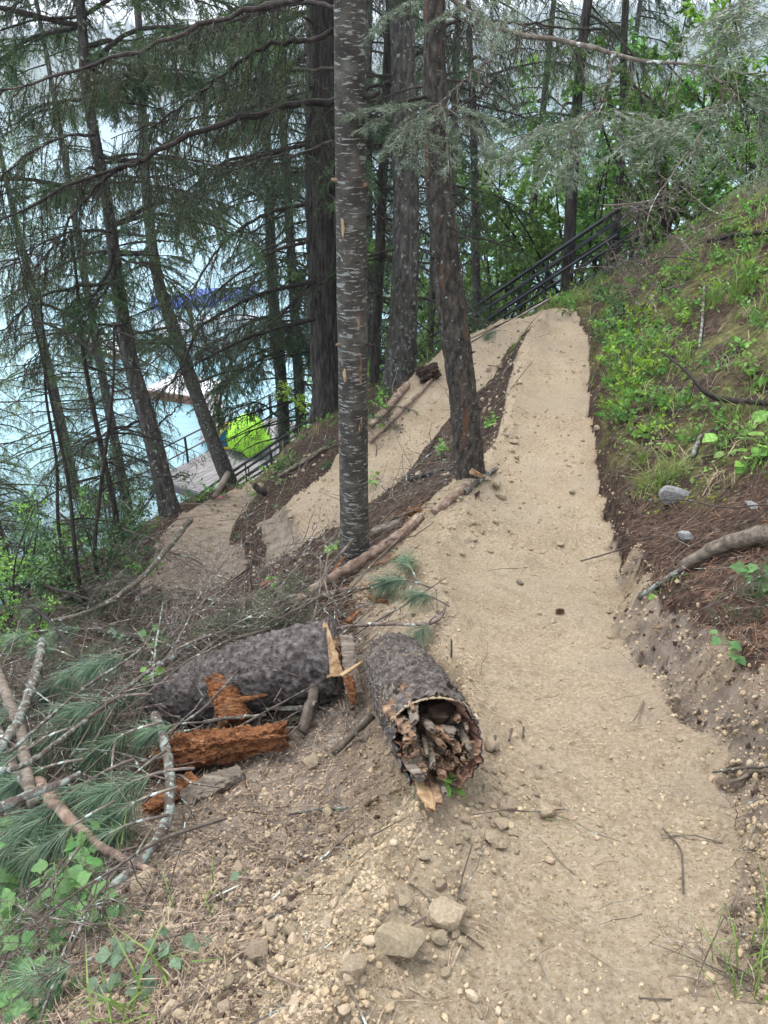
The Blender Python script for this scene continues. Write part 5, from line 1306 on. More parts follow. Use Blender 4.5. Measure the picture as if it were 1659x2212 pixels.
CH = [  # name, p0, p1 as picture point + height above ground or depth, w, h, material, label, taper
    ('rotten_wood_block', G_at(470, 1460, .34), G_at(505, 1560, .12), .17, .10, M_ROT, 'orange rotten wood block leaning upright in front of the left log', (.8, 1)),
    ('rotten_log_piece', G_at(355, 1632, .12), G_at(615, 1588, .10), .15, .17, M_ROT, 'large orange crumbling log piece lying level below the upright block', (1.0, .75)),
    ('rotten_bark_slab', G_at(318, 1752, .05), G_at(420, 1685, .05), .10, .06, M_ROT, 'dark orange rotten slab under the large crumbling piece', (.6, 1)),
    ('bark_slab', G_at(390, 1725, .03), G_at(520, 1668, .03), .12, .05, M_OLDWOOD, 'brown layered bark slab lying right of the dark orange one', (1, .7)),
    ('rotten_splinter', G_at(520, 1512, .22), G_at(578, 1500, .22), .03, .025, M_ROT, 'short orange splinter pointing right from the upright block', (1, .5)),
    ('split_plank', G_at(702, 1345, .42), G_at(724, 1462, .20), .085, .03, M_FRESH, 'pale yellow split slab standing against the broken end of the left log', (.35, 1)),
    ('weathered_slab', G_at(748, 1372, .30), G_at(765, 1500, .08), .085, .04, M_OLDWOOD, 'grey weathered slab between the two logs', (.8, 1)),
    ('rotten_wood_stump', G_at(752, 1462, .18), G_at(764, 1520, .06), .05, .05, M_ROT, 'small orange rotten end below the grey weathered slab', (1, .6)),
    ('broken_splinter', G_at(738, 1460, .24), G_at(782, 1430, .26), .025, .02, M_FRESH, 'dark yellow splinter across the grey weathered slab', (1, .6)),
    ('rotten_fragment', G_at(855, 1200, .03), G_at(795, 1225, .03), .05, .04, M_ROTTAN, 'reddish bark strip under the long peeled pole', (1, .5)),
    ('rotten_fragment', G_at(885, 1105, .03), G_at(908, 1098, .03), .08, .06, M_ROT, 'small orange fragment lying left of the reddish trunk', (1, .7)),
    ('rotten_fragment', G_at(470, 1350, .1), G_at(540, 1335, .1), .12, .06, M_ROT, 'orange fragments heap left of the lower tip of the long pole', (.8, .6)),
    ('rotten_fragment', G_at(800, 1290, .02), G_at(835, 1300, .02), .05, .035, M_ROT, 'orange fragment beside the pine tuft on the trail edge', (1, .6)),
    ('rotten_fragment', G_at(752, 1345, .1), G_at(775, 1318, .1), .03, .02, M_ROT, 'thin orange splinter above the grey weathered slab', (1, .4)),
    ('rotten_fragment', G_at(570, 1262, .03), G_at(600, 1258, .03), .10, .05, M_ROT, 'orange bark bit on the tan bank below the pale flecked trunk', (1, .7)),
    ('bark_slab', G_at(1120, 1255, .01), G_at(1128, 1262, .01), .03, .02, M_OLDWOOD, 'brown bark chip on the trail', (1, .8)),
    ('bark_slab', G_at(805, 1150, .04), G_at(865, 1128, .04), .09, .05, M_OLDWOOD, 'short grey bark slab right of the foot of the pale flecked trunk', (1, .8)),
    ('bark_slab', G_at(690, 1285, .04), G_at(800, 1265, .03), .06, .03, M_ROTTAN, 'reddish brown bark sliver lying below the long pole', (.7, 1)),
    ('broken_knot', G_at(1018, 1018, .12), G_at(1040, 1028, .1), .07, .05, M_FRESH, 'orange splintered knot at the foot of the reddish trunk', (1, .5)),
    ('rotten_log', G_at(905, 812, .05), G_at(945, 798, .08), .30, .16, M_HOLE, 'dark hollow log end beside the foot of the brown furrowed trunk', (1, .9)),
]
for i, (nm, p0, p1, w, h, mt, lab, tp) in enumerate(CH):
    mb = chunk(p0, p1, w, h, 300 + i, tp, .34, n=44 if w > .1 else 20 if w > .04 else 12)
    solo(nm, mb, mt, lab, 'wood piece', loc=(np.asarray(p0) + p1) / 2)
# orange crumbs strewn about
def crumbs(dx, dy, sx, sy, M, mat, name, label, size=(.006, .02), cat='wood crumbs'):
    rg = np.random.default_rng(int(dx * 3 + dy)); c = G(dx, dy)
    x = c[0] + rg.normal(0, sx, M); y = c[1] + rg.normal(0, sy, M)
    P = np.stack([x, y, terrain(x, y) + .006], 1); mb = MB(); TV, TF = rock_shape(1, 9)
    stamp(mb, TV, TF, P, randrot(M, rg), rg.uniform(*size, M)[:, None] * np.array([1, .6, .35]))
    solo(name, mb, mat, label, cat, kind='stuff', loc=c)
crumbs(790, 1300, .10, .18, 260, M_ROT, 'wood_crumbs', 'orange crumbs of rotten wood between the pole and the logs')
crumbs(880, 1120, .16, .16, 260, M_ROT, 'wood_crumbs', 'orange crumbs left of the reddish trunk')
crumbs(505, 1345, .14, .12, 220, M_ROT, 'wood_crumbs', 'orange crumbs in the brush left of the pole tip')
crumbs(430, 1700, .14, .08, 140, M_ROT, 'wood_crumbs', 'orange crumbs under the crumbling log piece')
crumbs(660, 1540, .08, .1, 60, M_ROT, 'wood_crumbs', 'orange crumbs beside the broken grey branch')

# ------------------------------------------------------------------ sticks and branches one can pick out
LW, PW, GW, TW, OW = M_LICHENWOOD, M_PEELED, M_TWIGG, M_TWIG, M_OLDWOOD
STK = [  # points (x, y, lift above ground), picture width at start and end, material, label, side twigs
    ([(548, 1366, .12), (640, 1298, .12), (720, 1245, .10), (800, 1198, .08), (870, 1150, .05), (908, 1118, .03)], 17, 24, PW, 'long peeled reddish pole lying from the log pile up to the trail edge', 0, 'pole_log'),
    ([(938, 1108, .03), (975, 1076, .03), (1012, 1046, .03)], 21, 17, PW, 'short reddish pole piece pointing at the foot of the reddish trunk', 0, 'pole_log'),
    ([(1004, 1062, .03), (1035, 1038, .03), (1072, 1012, .03)], 14, 10, LW, 'grey bleached root on the trail edge right of the reddish trunk', 0, 'dead_branch'),
    ([(712, 1250, .10), (730, 1222, .14), (745, 1202, .18)], 9, 4, M_ROT, 'bright orange splinter standing up from the long pole', 0, 'splinter'),
    ([(700, 1368, .28), (760, 1352, .25), (850, 1348, .14), (925, 1348, .08), (955, 1330, .06), (962, 1306, .05)], 9, 6, GW, 'dark thin branch curving over the gap between the two logs', 3, 'dead_branch'),
    ([(560, 1500, .18), (568, 1450, .3), (570, 1385, .38)], 9, 6, GW, 'grey stick leaning on the front of the left log', 0, 'dead_branch'),
    ([(692, 1445, .22), (680, 1490, .16), (662, 1550, .08), (650, 1580, .05)], 24, 24, GW, 'thick broken branch stub slanting down from the left log', 1, 'dead_branch'),
    ([(560, 1530, .1), (610, 1530, .1), (655, 1528, .1)], 10, 12, GW, 'short level stick joining the thick broken stub', 0, 'dead_branch'),
    ([(720, 1628, .03), (765, 1585, .05), (805, 1545, .10)], 13, 18, GW, 'bare grey stick leaning under the hollow log', 0, 'dead_branch'),
    ([(335, 1545, .30), (355, 1600, .24), (365, 1660, .18), (366, 1720, .14), (362, 1765, .11), (330, 1830, .08), (260, 1905, .05), (158, 1998, .04)], 20, 27, LW, 'long lichened branch curving down past the rotten log piece to the lower left', 2, 'dead_branch'),
    ([(-20, 1665, .5), (60, 1648, .48), (190, 1552, .42), (335, 1440, .40), (345, 1430, .40)], 14, 7, LW, 'long pale lichened branch rising right from the left edge', 5, 'dead_branch'),
    ([(20, 1625, .46), (95, 1560, .46), (190, 1480, .44), (268, 1430, .44), (310, 1398, .44)], 9, 5, LW, 'thin lichened branch above the long pale one', 4, 'dead_branch'),
    ([(-15, 1750, .42), (40, 1725, .40), (110, 1700, .38), (175, 1670, .36)], 24, 12, LW, 'thick lichened branch at the left edge under the pine boughs', 3, 'dead_branch'),
    ([(92, 1385, .5), (82, 1440, .5), (55, 1520, .48), (20, 1590, .46), (-30, 1650, .45)], 18, 24, LW, 'pale lichened limb standing near the left edge', 2, 'dead_branch'),
    ([(-10, 1440, .5), (18, 1510, .46), (45, 1580, .42), (60, 1680, .36), (75, 1740, .3)], 22, 26, OW, 'grey leaning limb at the left edge behind the lichened one', 0, 'dead_branch'),
    ([(-15, 1560, .4), (20, 1640, .36), (60, 1700, .33)], 24, 20, GW, 'orange brown broken limb low at the left edge', 0, 'dead_branch'),
    ([(80, 1692, .3), (125, 1742, .27), (180, 1800, .2), (230, 1835, .14), (280, 1862, .08), (340, 1885, .03)], 30, 12, PW, 'barkless tan branch slanting down into the toothed-leaf plant', 1, 'dead_branch'),
    ([(-30, 2140, .06), (50, 2085, .06), (130, 2025, .05), (200, 1975, .05), (300, 1890, .04)], 34, 16, PW, 'tan peeling branch along the ground at the lower left', 0, 'dead_branch'),
    ([(80, 2230, .05), (110, 2140, .07), (150, 2060, .09), (178, 1990, .11), (200, 1920, .12)], 8, 5, GW, 'slim grey stick rising from the bottom left corner', 1, 'dead_branch'),
    ([(110, 1342, .3), (200, 1318, .33), (290, 1262, .37), (350, 1200, .42), (412, 1122, .48)], 9, 13, GW, 'long smooth stick slanting up to the lower trail', 1, 'dead_branch'),
    ([(178, 1356, .2), (250, 1368, .2), (320, 1380, .2), (372, 1380, .18)], 16, 12, M_FIR, 'reddish level branch in the middle of the brush', 0, 'dead_branch'),
    ([(60, 1300, .4), (110, 1345, .38), (160, 1405, .36), (190, 1445, .35)], 10, 8, TW, 'dark branch slanting down right through the brush', 3, 'dead_branch'),
    ([(200, 1420, .3), (290, 1440, .28), (350, 1462, .26)], 9, 9, GW, 'pale brown stick under the slanting dark branch', 0, 'dead_branch'),
    ([(280, 1490, .25), (350, 1435, .28), (420, 1385, .3), (480, 1355, .3), (545, 1325, .28)], 20, 8, LW, 'dark lichened branch lying over the left end of the log', 4, 'dead_branch'),
    ([(420, 1420, .3), (500, 1360, .3), (560, 1318, .26), (640, 1285, .22)], 7, 6, LW, 'thin lichened branch arching over the log to the long pole', 2, 'dead_branch'),
    ([(330, 1480, .35), (335, 1410, .45), (345, 1345, .5), (352, 1302, .55)], 6, 3, LW, 'thin forked lichened twig standing up left of the log', 3, 'dead_branch'),
    ([(400, 1560, .3), (450, 1520, .33), (520, 1440, .38), (540, 1400, .4)], 7, 4, LW, 'wispy lichened twig crossing in front of the left log', 5, 'dead_branch'),
    ([(440, 1560, .24), (520, 1548, .24), (575, 1545, .22)], 9, 6, LW, 'white lichened stick lying on top of the crumbling log piece', 2, 'dead_branch'),
    ([(-10, 1280, .5), (60, 1260, .5), (130, 1275, .45), (210, 1300, .4)], 7, 5, TW, 'dark thin branch at the left edge above the brush', 5, 'dead_branch'),
    ([(360, 1190, .1), (430, 1215, .1), (455, 1260, .1), (450, 1290, .1)], 4, 3, GW, 'thin arched twig at the edge of the lower trail', 1, 'twig'),
    ([(400, 1335, .2), (450, 1295, .2), (520, 1240, .2), (560, 1210, .2)], 4, 3, TW, 'thin dark twig on the tan soil of the lower trail', 2, 'twig'),
    ([(1380, 1292, .03), (1430, 1256, .05), (1480, 1225, .08)], 9, 12, LW, 'lichened tip of the branch on the right bank', 1, 'dead_branch'),
    ([(1470, 1225, .05), (1540, 1185, .07), (1600, 1165, .08), (1680, 1145, .08)], 22, 44, OW, 'smooth grey dead branch at the right edge of the bank', 0, 'dead_branch'),
    ([(1255, 1212, .05), (1330, 1190, .07), (1400, 1162, .09), (1440, 1158, .08), (1490, 1180, .05)], 4, 3, GW, 'thin bent twig across the cut bank below the pale stone', 0, 'twig'),
    ([(1400, 1080, .12), (1480, 1080, .14), (1560, 1095, .14), (1660, 1090, .14)], 4, 4, GW, 'thin straight twig in front of the pale stone', 0, 'twig'),
    ([(1430, 760, .25), (1480, 800, .28), (1520, 845, .2), (1560, 862, .1), (1670, 872, .06)], 4, 14, TW, 'dark branch with a grey butt end at the right edge', 3, 'dead_branch'),
    ([(1510, 750, .03), (1516, 700, .05), (1520, 640, .05), (1522, 618, .05)], 6, 6, LW, 'pale bleached stick standing out in the grass', 0, 'dead_branch'),
    ([(1495, 985, .03), (1510, 950, .05), (1540, 925, .06)], 11, 9, LW, 'white lichened stick in the moss above the pale stone', 0, 'dead_branch'),
    ([(1530, 520, .08), (1590, 508, .1), (1670, 500, .1)], 9, 12, TW, 'dark fallen branch high on the right slope', 1, 'dead_branch'),
    ([(1380, 570, .1), (1440, 555, .15), (1500, 560, .12)], 5, 4, GW, 'thin grey branch near the crest', 3, 'dead_branch'),
    ([(1100, 680, .04), (1150, 655, .06), (1220, 625, .06), (1280, 600, .05)], 12, 16, OW, 'weathered log half buried along the top edge of the trail', 0, 'fallen_branch'),
    ([(1540, 1668, .03), (1590, 1660, .04), (1670, 1655, .05)], 6, 8, GW, 'grey stick across the right edge of the trail', 1, 'dead_branch'),
    ([(1575, 1690, .02), (1610, 1680, .03), (1625, 1665, .04), (1670, 1668, .04)], 9, 9, OW, 'crooked grey root just below the stick at the right edge', 0, 'root'),
    ([(1562, 1985, .02), (1520, 2080, .02), (1500, 2150, .02)], 3, 3, GW, 'thin twig in the tan soil at the bottom right', 1, 'twig'),
    ([(1432, 1790, .01), (1468, 1830, .012), (1474, 1870, .012), (1476, 1930, .01)], 4, 4, GW, 'thin curved twig lying on the bare trail', 1, 'twig'),
    ([(1640, 1760, .05), (1615, 1830, .05), (1600, 1900, .03), (1580, 1960, .02)], 4, 3, OW, 'pale bent twig near the right edge of the trail', 3, 'twig'),
    ([(1390, 1515, .01), (1378, 1540, .03), (1362, 1560, .04)], 5, 5, PW, 'short pale root stub in the foot of the cut bank', 0, 'root'),
    ([(975, 1420, .02), (975, 1380, .10)], 5, 4, GW, 'short brown stem standing at the trail edge above the hollow log', 0, 'stem'),
    ([(1100, 1600, .02), (1105, 1575, .035)], 6, 6, GW, 'dark broken stem stub right of the hollow log', 0, 'stem'),
    ([(1068, 1622, .02), (1070, 1590, .035)], 8, 7, GW, 'darker stem stub nearest the hollow log', 0, 'stem'),
    ([(1130, 1592, .02), (1131, 1572, .035)], 5, 5, GW, 'thin dark stem stub farthest right of the hollow log', 0, 'stem'),
    ([(955, 1700, .0), (950, 1650, .05)], 9, 6, TW, 'dark pointed stub below the mouth of the hollow log', 0, 'stem'),
    ([(800, 920, .04), (840, 880, .05), (880, 830, .05)], 12, 14, PW, 'tan pole beside the lower trail under the brown furrowed trunk', 0, 'pole_log'),
    ([(800, 955, .03), (850, 905, .04), (905, 850, .04), (940, 810, .04)], 7, 8, PW, 'long pole edging the lower side of the middle trail', 0, 'pole_log'),
    ([(600, 1030, .04), (650, 1000, .05), (705, 965, .05)], 8, 9, GW, 'brown stick on the dark bank left of the pale flecked trunk', 1, 'dead_branch'),
    ([(500, 1010, .35), (478, 1050, .2), (462, 1075, .08)], 15, 12, OW, 'short mossy broken stake in front of the staircase', 0, 'stake'),
    ([(548, 1045, .25), (560, 1058, .15), (572, 1065, .05)], 13, 14, M_BARKD, 'dark stub at the end of the lower trail bank', 0, 'stake'),
    ([(880, 1035, .03), (930, 1022, .04), (985, 1005, .04)], 9, 14, M_BARKG, 'mossy bark covered stick left of the reddish trunk', 0, 'dead_branch'),
    ([(862, 2015, .01), (905, 1990, .012), (950, 1965, .01)], 4, 4, GW, 'thin twig among the stones near the big clods', 0, 'twig'),
    ([(585, 1855, .02), (615, 1852, .03), (640, 1866, .03)], 7, 8, OW, 'short grey stick on the rubble below the logs', 0, 'dead_branch'),
    ([(620, 1760, .015), (690, 1748, .02), (750, 1745, .02)], 5, 6, LW, 'thin grey stick across the rubble under the hollow log', 1, 'dead_branch'),
    ([(580, 2105, .02), (620, 2120, .02), (655, 2135, .02)], 7, 7, PW, 'short pale barkless stick in the rubble at the bottom', 0, 'dead_branch'),
    ([(560, 1995, .015), (600, 1975, .02), (640, 1962, .02)], 4, 3, TW, 'dark twig in the rubble at the bottom', 1, 'twig'),
    ([(985, 1960, .02), (1000, 1890, .03), (1020, 1825, .03)], 5, 3, GW, 'thin root arching out of the rubble beside the large stones', 1, 'twig'),
]
def stick(pts, w0, w1, mat, label, nt, name, seed):
    rg = np.random.default_rng(seed)
    P = [G_at(x, y, l) for x, y, l in pts]; P = np.array(P)
    tt = P[:, 1] * CP + (CAMH - P[:, 2]) * SP
    wd = np.interp(np.arange(len(P)), [0, len(P) - 1], [w0, w1]); R = wd * .463 * .5 / FPX * tt
    L = np.linalg.norm(np.diff(P, axis=0), axis=1).sum(); K = int(np.clip(L / .03, 6, 60))
    PR = resample(np.hstack([P, R[:, None]]), K); C, R = PR[:, :3], PR[:, 3]
    C[1:-1] += rg.normal(0, 1, (K - 2, 3)) * np.minimum(R[1:-1, None] * .12, .004)
    R = R * (1 + .08 * vnoise(C * 14, seed))
    n = 14 if w0 > 12 or w1 > 12 else 7
    mb = MB(); V, Q, T = tubes(C, R, n)
    m = K * n; ctr = np.repeat(C, n, 0); V[:m] = ctr + (V[:m] - ctr) * (1 + .09 * fbm(V[:m] * 26, 3, seed) + .05 * fbm(V[:m] * 80, 2, seed + 1))[:, None]
    mb.V = [V]; mb.n = len(V); mb.Q = [Q]; mb.MQ = [np.zeros(len(Q))]; mb.T = [T]; mb.MT = [np.zeros(len(T))]
    if nt:
        A = lateral(C[None], rg, nt, min(.45, L * .35), .8, .25, 5, .16, .15, False, .1, .5)
        add_tubes(mb, A, np.outer(np.full(len(A), np.clip(R.mean() * .35, .0015, .005)), np.linspace(1, .35, 6)), 4, cap=False)
        B = lateral(A, rg, 3, min(.18, L * .15), .8, .2, 3, .2, .2, False, .1, .5)
        add_tubes(mb, B, np.outer(np.full(len(B), np.clip(R.mean() * .2, .001, .0025)), np.linspace(1, .4, 4)), 3, cap=False)
    base = C[len(C) // 2].copy()
    solo(name, mb, mat, label, 'branch' if name in ('dead_branch', 'twig', 'fallen_branch') else name.replace('_', ' '), loc=base, smooth=True)
for i, s in enumerate(STK):
    stick(*s, seed=500 + i)

# ------------------------------------------------------------------ brush: bare dead branches and cut fir boughs in heaps
def brush_mesh(seed, L, kind):
    rg = np.random.default_rng(seed)
    main = grow(np.zeros((1, 3)), np.array([[1, 0, .12]]), np.array([L]), 12, rg, .25, .12)[0]
    main -= main[6]
    w, n = MB(), MB()
    if kind == 'bare':
        bough(w, None, main, .009, rg, 16, .4 * L, 6, .16, 0, 0, 0, .1, .1, r1=.0032, r2=.0017, plane=False) if False else bough(w, None, main, .009, rg, 16, .4 * L, 6, .16, 0, 0, 0, .1, .1, r1=.0032, r2=.0017)
        return w.data('dead_branch', M_TWIGG), None
    bough(w, n, main, .008, rg, 20, .36 * L, 6, .14, 330, .024, .0026, .3, .1, .4, r1=.003, r2=.0015, bare=.1)
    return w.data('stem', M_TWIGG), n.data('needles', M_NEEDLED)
BARE = [brush_mesh(700 + i, [1.3, .9, 1.1, .7, 1.5][i], 'bare')[0] for i in range(5)]
CUT = [brush_mesh(720 + i, [1.1, .8, .95][i], 'green') for i in range(3)]
LMK = [(600, 1290, 'the long reddish pole'), (330, 1500, 'the big central pine bough'), (60, 1470, 'the lichened limb'), (90, 1230, 'the dark bushes'), (250, 1370, 'the reddish level branch'), (450, 1400, 'the left log'), (180, 1790, 'the barkless tan branch'), (90, 1970, 'the toothed-leaf plants'), (300, 1900, 'the yellow clod'), (868, 2060, 'the largest pale clod'),
       (560, 2060, 'the flat pale clod'), (700, 1800, 'the mouth of the hollow log'), (1080, 1610, 'the dark stem stubs'), (1060, 1820, 'the squarish clod'), (760, 1920, 'the middle of the rubble'), (490, 2180, 'the bottom edge'), (1455, 1085, 'the pale speckled stone'), (1600, 1020, 'the big broad-leaved plant'), (1515, 690, 'the pale bleached stick'), (1600, 640, 'the long grass tuft'), (1300, 720, 'the lip of the far cut bank'),
       (1330, 900, 'the lip of the near cut bank'), (1420, 540, 'the crest'), (1600, 470, 'the fallen branch high on the slope'), (1180, 640, 'the weathered log at the top bend'), (1040, 690, 'the fork of the trails'), (765, 1190, 'the foot of the pale flecked trunk'), (1010, 1040, 'the foot of the reddish trunk'), (430, 1180, 'the lower trail'), (600, 1060, 'the dark bank'), (368, 1100, 'the foot of the curved trunk'), (870, 840, 'the foot of the brown furrowed trunk'),
       (1300, 1230, 'the bend of the cut bank'), (1500, 1540, 'the near cut bank'), (1630, 1800, 'the right edge of the trail'), (1450, 860, 'the middle of the right slope'), (1560, 820, 'the dark branch at the right'), (940, 1250, 'the pine tufts'), (1080, 900, 'the bright seedling')]
def near(x, y):
    return min(LMK, key=lambda k: (k[0] - x) ** 2 + (k[1] - y) ** 2)[2]
def toned(label, p):
    """the label with the nearest landmark added"""
    t = p[1] * CP + (CAMH - p[2]) * SP; u = 384 + FPX * p[0] / t; v = 512 - FPX * (p[1] * SP - (CAMH - p[2]) * CP) / t
    return ' '.join(label.split()[:7]) + ' by ' + near(u * 1659 / 768, v * 2212 / 1024)
rngB = np.random.default_rng(55)
def strew(poly, n, kind, lift, label, group, sc=(.6, 1.1), cat='branch', tilt=.3):
    """n branches on the ground inside a picture-point box list (x0,y0,x1,y1)"""
    out = []
    for i in range(n):
        x0, y0, x1, y1 = poly[rngB.integers(len(poly))]
        p = G_at(rngB.uniform(x0, x1), rngB.uniform(y0, y1), rngB.uniform(*lift))
        yaw = rngB.uniform(0, 2 * math.pi); s = rngB.uniform(*sc)
        h = .25
        g1 = H1(p[0] + h * math.cos(yaw), p[1] + h * math.sin(yaw)); g0 = H1(p[0] - h * math.cos(yaw), p[1] - h * math.sin(yaw))
        pitch = -math.atan2(g1 - g0, 2 * h) + rngB.normal(0, tilt * .5)
        if kind == 'bare':
            o = bpy.data.objects.new('dead_branch', BARE[rngB.integers(5)]); COL.objects.link(o)
        else:
            w, nn = CUT[rngB.integers(3)]
            o = empty('fir_bough'); link('stem', w, o); link('needles', nn, o)
        o.location = tuple(p); o.rotation_euler = (rngB.uniform(-.5, .5), pitch, yaw); o.scale = (s,) * 3
        tag(o, toned(label, p), cat, group)
        out.append(o)
    return out
strew([(0, 1180, 330, 1330), (330, 1260, 600, 1360), (0, 1300, 420, 1480), (-40, 1450, 250, 1650)], 84, 'bare', (.0, .42), 'bare grey dead branch in the heap', 'dead branches in the left brush heap')
strew([(0, 1600, 330, 1800), (0, 1780, 180, 2000)], 20, 'bare', (.0, .25), 'bare grey branch under pine boughs', 'dead branches under the pine boughs', (.4, .8))
strew([(0, 1980, 240, 2200), (120, 1900, 330, 2050)], 14, 'bare', (.0, .12), 'bare grey branch in the low corner', 'dead branches in the low corner', (.3, .6))
strew([(430, 1290, 700, 1350), (560, 1500, 790, 1640), (540, 1360, 640, 1400)], 14, 'bare', (.0, .08), 'small bare branch between the logs', 'dead branches between the logs', (.3, .5))
strew([(0, 1240, 260, 1420), (230, 1330, 560, 1420), (0, 1400, 200, 1600), (300, 1280, 620, 1350)], 50, 'green', (.0, .35), 'cut dark green fir bough lying', 'cut fir boughs in the brush heap', (.6, 1.0), 'bough')
strew([(540, 1480, 640, 1620), (560, 1420, 600, 1480)], 5, 'green', (.02, .08), 'small cut fir bough', 'cut fir boughs under the log', (.22, .32), 'bough')
strew([(600, 920, 720, 1000), (800, 870, 850, 950), (640, 900, 700, 960)], 10, 'bare', (.0, .06), 'small dead branch on the bank', 'dead branches below the dark trunks', (.4, .8))
strew([(1290, 430, 1500, 600), (1330, 380, 1600, 480), (1270, 520, 1420, 640)], 34, 'bare', (.0, .5), 'tangled bare grey branch', 'dead brush on the crest', (.6, 1.2), tilt=1.2)
strew([(1400, 500, 1650, 1000), (1350, 700, 1600, 900)], 14, 'bare', (.0, .05), 'thin bare branch in the undergrowth', 'dead branches on the right slope', (.3, .7))
strew([(1560, 1760, 1659, 1950), (1590, 2000, 1659, 2180)], 8, 'bare', (.0, .04), 'small twiggy branch', 'twiggy branches at the right trail edge', (.2, .4))
strew([(1580, 1180, 1680, 1330)], 3, 'green', (.08, .14), 'green fir seedling branch', 'fir seedling branches', (.35, .45), 'bough')
strew([(790, 880, 850, 950), (820, 840, 870, 900)], 4, 'green', (.02, .1), 'cut green bough beside the middle trail', 'cut boughs beside the middle trail', (.5, .7), 'bough')
strew([(150, 1130, 400, 1220), (0, 1150, 150, 1250)], 20, 'bare', (.0, .4), 'dead branch among dark bushes', 'dead branches in the bushes', (.5, 1.0), tilt=1.2)

# ------------------------------------------------------------------ long-needled pine boughs
def pine_bough_mesh(seed):
    rg = np.random.default_rng(seed)
    main = grow(np.zeros((1, 3)), np.array([[1, 0, .1]]), np.array([.34]), 8, rg, .5, .08)
    w, n = MB(), MB()
    add_tubes(w, main, np.outer([.0055], np.linspace(1, .7, 9)), 7)
    M = 420
    u = np.concatenate([rg.uniform(.45, 1, M * 2 // 3), rg.uniform(.9, 1.0, M - M * 2 // 3)])
    k = np.minimum((u * 8).astype(int), 7); f = (u * 8 - k)[:, None]
    p = main[0, k] * (1 - f) + main[0, k + 1] * f; t = norm(main[0, k + 1] - main[0, k])
    r = norm(rg.normal(0, 1, (M, 3))); r = norm(r - (r * t).sum(1, keepdims=True) * t)
    a = rg.uniform(.25, 1.15, (M, 1))
    d = t * np.cos(a) + r * np.sin(a)
    P = grow(p, d, rg.uniform(.11, .19, M), 5, rg, .95, .04)
    wv = norm(np.cross(np.gradient(P, axis=1), rg.normal(0, 1, (M, 1, 3)))) * (.00095 * np.array([1, 1, 1, .9, .7, .3]))[None, :, None]
    V = np.stack([P - wv, P + wv], 2).reshape(M, 12, 3)
    b = np.arange(M)[:, None, None] * 12
    F = np.array([[2 * j, 2 * j + 1, 2 * j + 3, 2 * j + 2] for j in range(5)])[None] + b
    n.add(V.reshape(-1, 3), F.reshape(-1, 4))
    return w.data('stem', M_TWIGG), n.data('needles', M_PINE)
PB = [pine_bough_mesh(s) for s in (1, 2, 3, 4)]
PBL = [  # picture point of the stem foot, lift, heading, droop, size, label
    (970, 1310, .06, 120, 8, .8, 'pine tuft at the tip of the thin curved branch, upper of the pair'), (962, 1318, .05, 215, 8, .85, 'pine tuft beside the trail edge, lower of the pair'), (930, 1270, .06, 150, 5, 1.15, 'large dark green pine tuft on the rubble beside the trail'), (905, 1262, .05, 110, 0, 1.0, 'pine tuft behind the large one beside the trail'),
    (390, 1440, .36, 200, 8, 1.15, 'pine bough arching left over the left end of the log'), (330, 1500, .40, 175, 5, 1.25, 'big pine bough in the centre of the left pile'), (350, 1560, .38, 200, 12, 1.1, 'pine bough below the big central one'), (440, 1590 - 30, .3, 188, 8, .9, 'pine bough reaching toward the orange piece'),
    (250, 1600, .40, 265, 30, 1.0, 'star shaped pine tuft pointing at the camera'), (420, 1700 - 40, .34, 180, 5, 1.1, 'wide pine bough in front of the crumbling log piece'), (385, 1700, .3, 205, 10, 1.0, 'pine bough under the wide one'), (365, 1760, .22, 190, 18, 1.05, 'pine bough hanging beside the lichened branch'),
    (330, 1790, .18, 230, 30, .9, 'lowest pine bough of the left pile'), (270, 1400, .36, 200, 4, 1.1, 'pine bough at the back of the pile'), (200, 1440, .36, 215, 8, 1.1, 'pine bough behind the lichened branches'), (160, 1420, .36, 160, 0, 1.0, 'pine bough at the upper left of the pile'), (130, 1500, .38, 190, 10, 1.1, 'pine bough near the left edge'),
    (230, 1520, .36, 210, 6, 1.15, 'pine bough between the lichened branches'), (180, 1640, .34, 195, 10, 1.1, 'pine bough above the thick lichened branch'), (120, 1360, .34, 200, 0, 1.1, 'dark pine bough at the left edge of the brush'), (60, 1420, .4, 210, 0, 1.1, 'dark pine bough by the pale limb'), (290, 1680, .3, 240, 20, 1.0, 'pine bough beside the barkless tan branch'),
    (300, 1480, .42, 230, 12, 1.2, 'pine bough drooping over the thin lichened branch'), (240, 1470, .44, 250, 20, 1.1, 'pine bough just left of the drooping one'), (360, 1620, .36, 215, 14, 1.2, 'pine bough partly covering the orange piece'), (290, 1640, .38, 200, 10, 1.2, 'full pine bough left of the crumbling log piece'), (160, 1570, .38, 210, 10, 1.15, 'pine bough crossing the pale limb'), (90, 1600, .4, 230, 10, 1.0, 'pine bough in the corner between the two pale limbs'),
    (220, 1360, .34, 170, 0, 1.1, 'pine bough at the top of the pile'), (330, 1400, .38, 185, 5, 1.1, 'pine bough resting on the left end of the log'), (60, 1500, .42, 200, 5, 1.0, 'pine bough at the far left of the pile'), (250, 1730, .28, 215, 16, 1.0, 'pine bough over the toothed leaves'), (190, 1720, .28, 200, 12, 1.0, 'shaded pine bough behind the barkless tan branch'), (150, 1300, .3, 190, 0, 1.1, 'dark pine bough behind the brush'),
    (300, 2020, .03, 262, 12, .7, 'small pine tuft on the litter at the lower left'), (250, 2060, .02, 200, 4, .65, 'flattened pine tuft on the ground at the lower left'), (820, 1010 - 100, .1, 100, 0, .7, 'pine tuft left of the middle trail'), (845, 870, .1, 60, 0, .8, 'pine tuft at the foot of the brown furrowed trunk'), (1095, 715, .1, 170, 0, .8, 'grey-green pine tuft where the two trails part'),
]
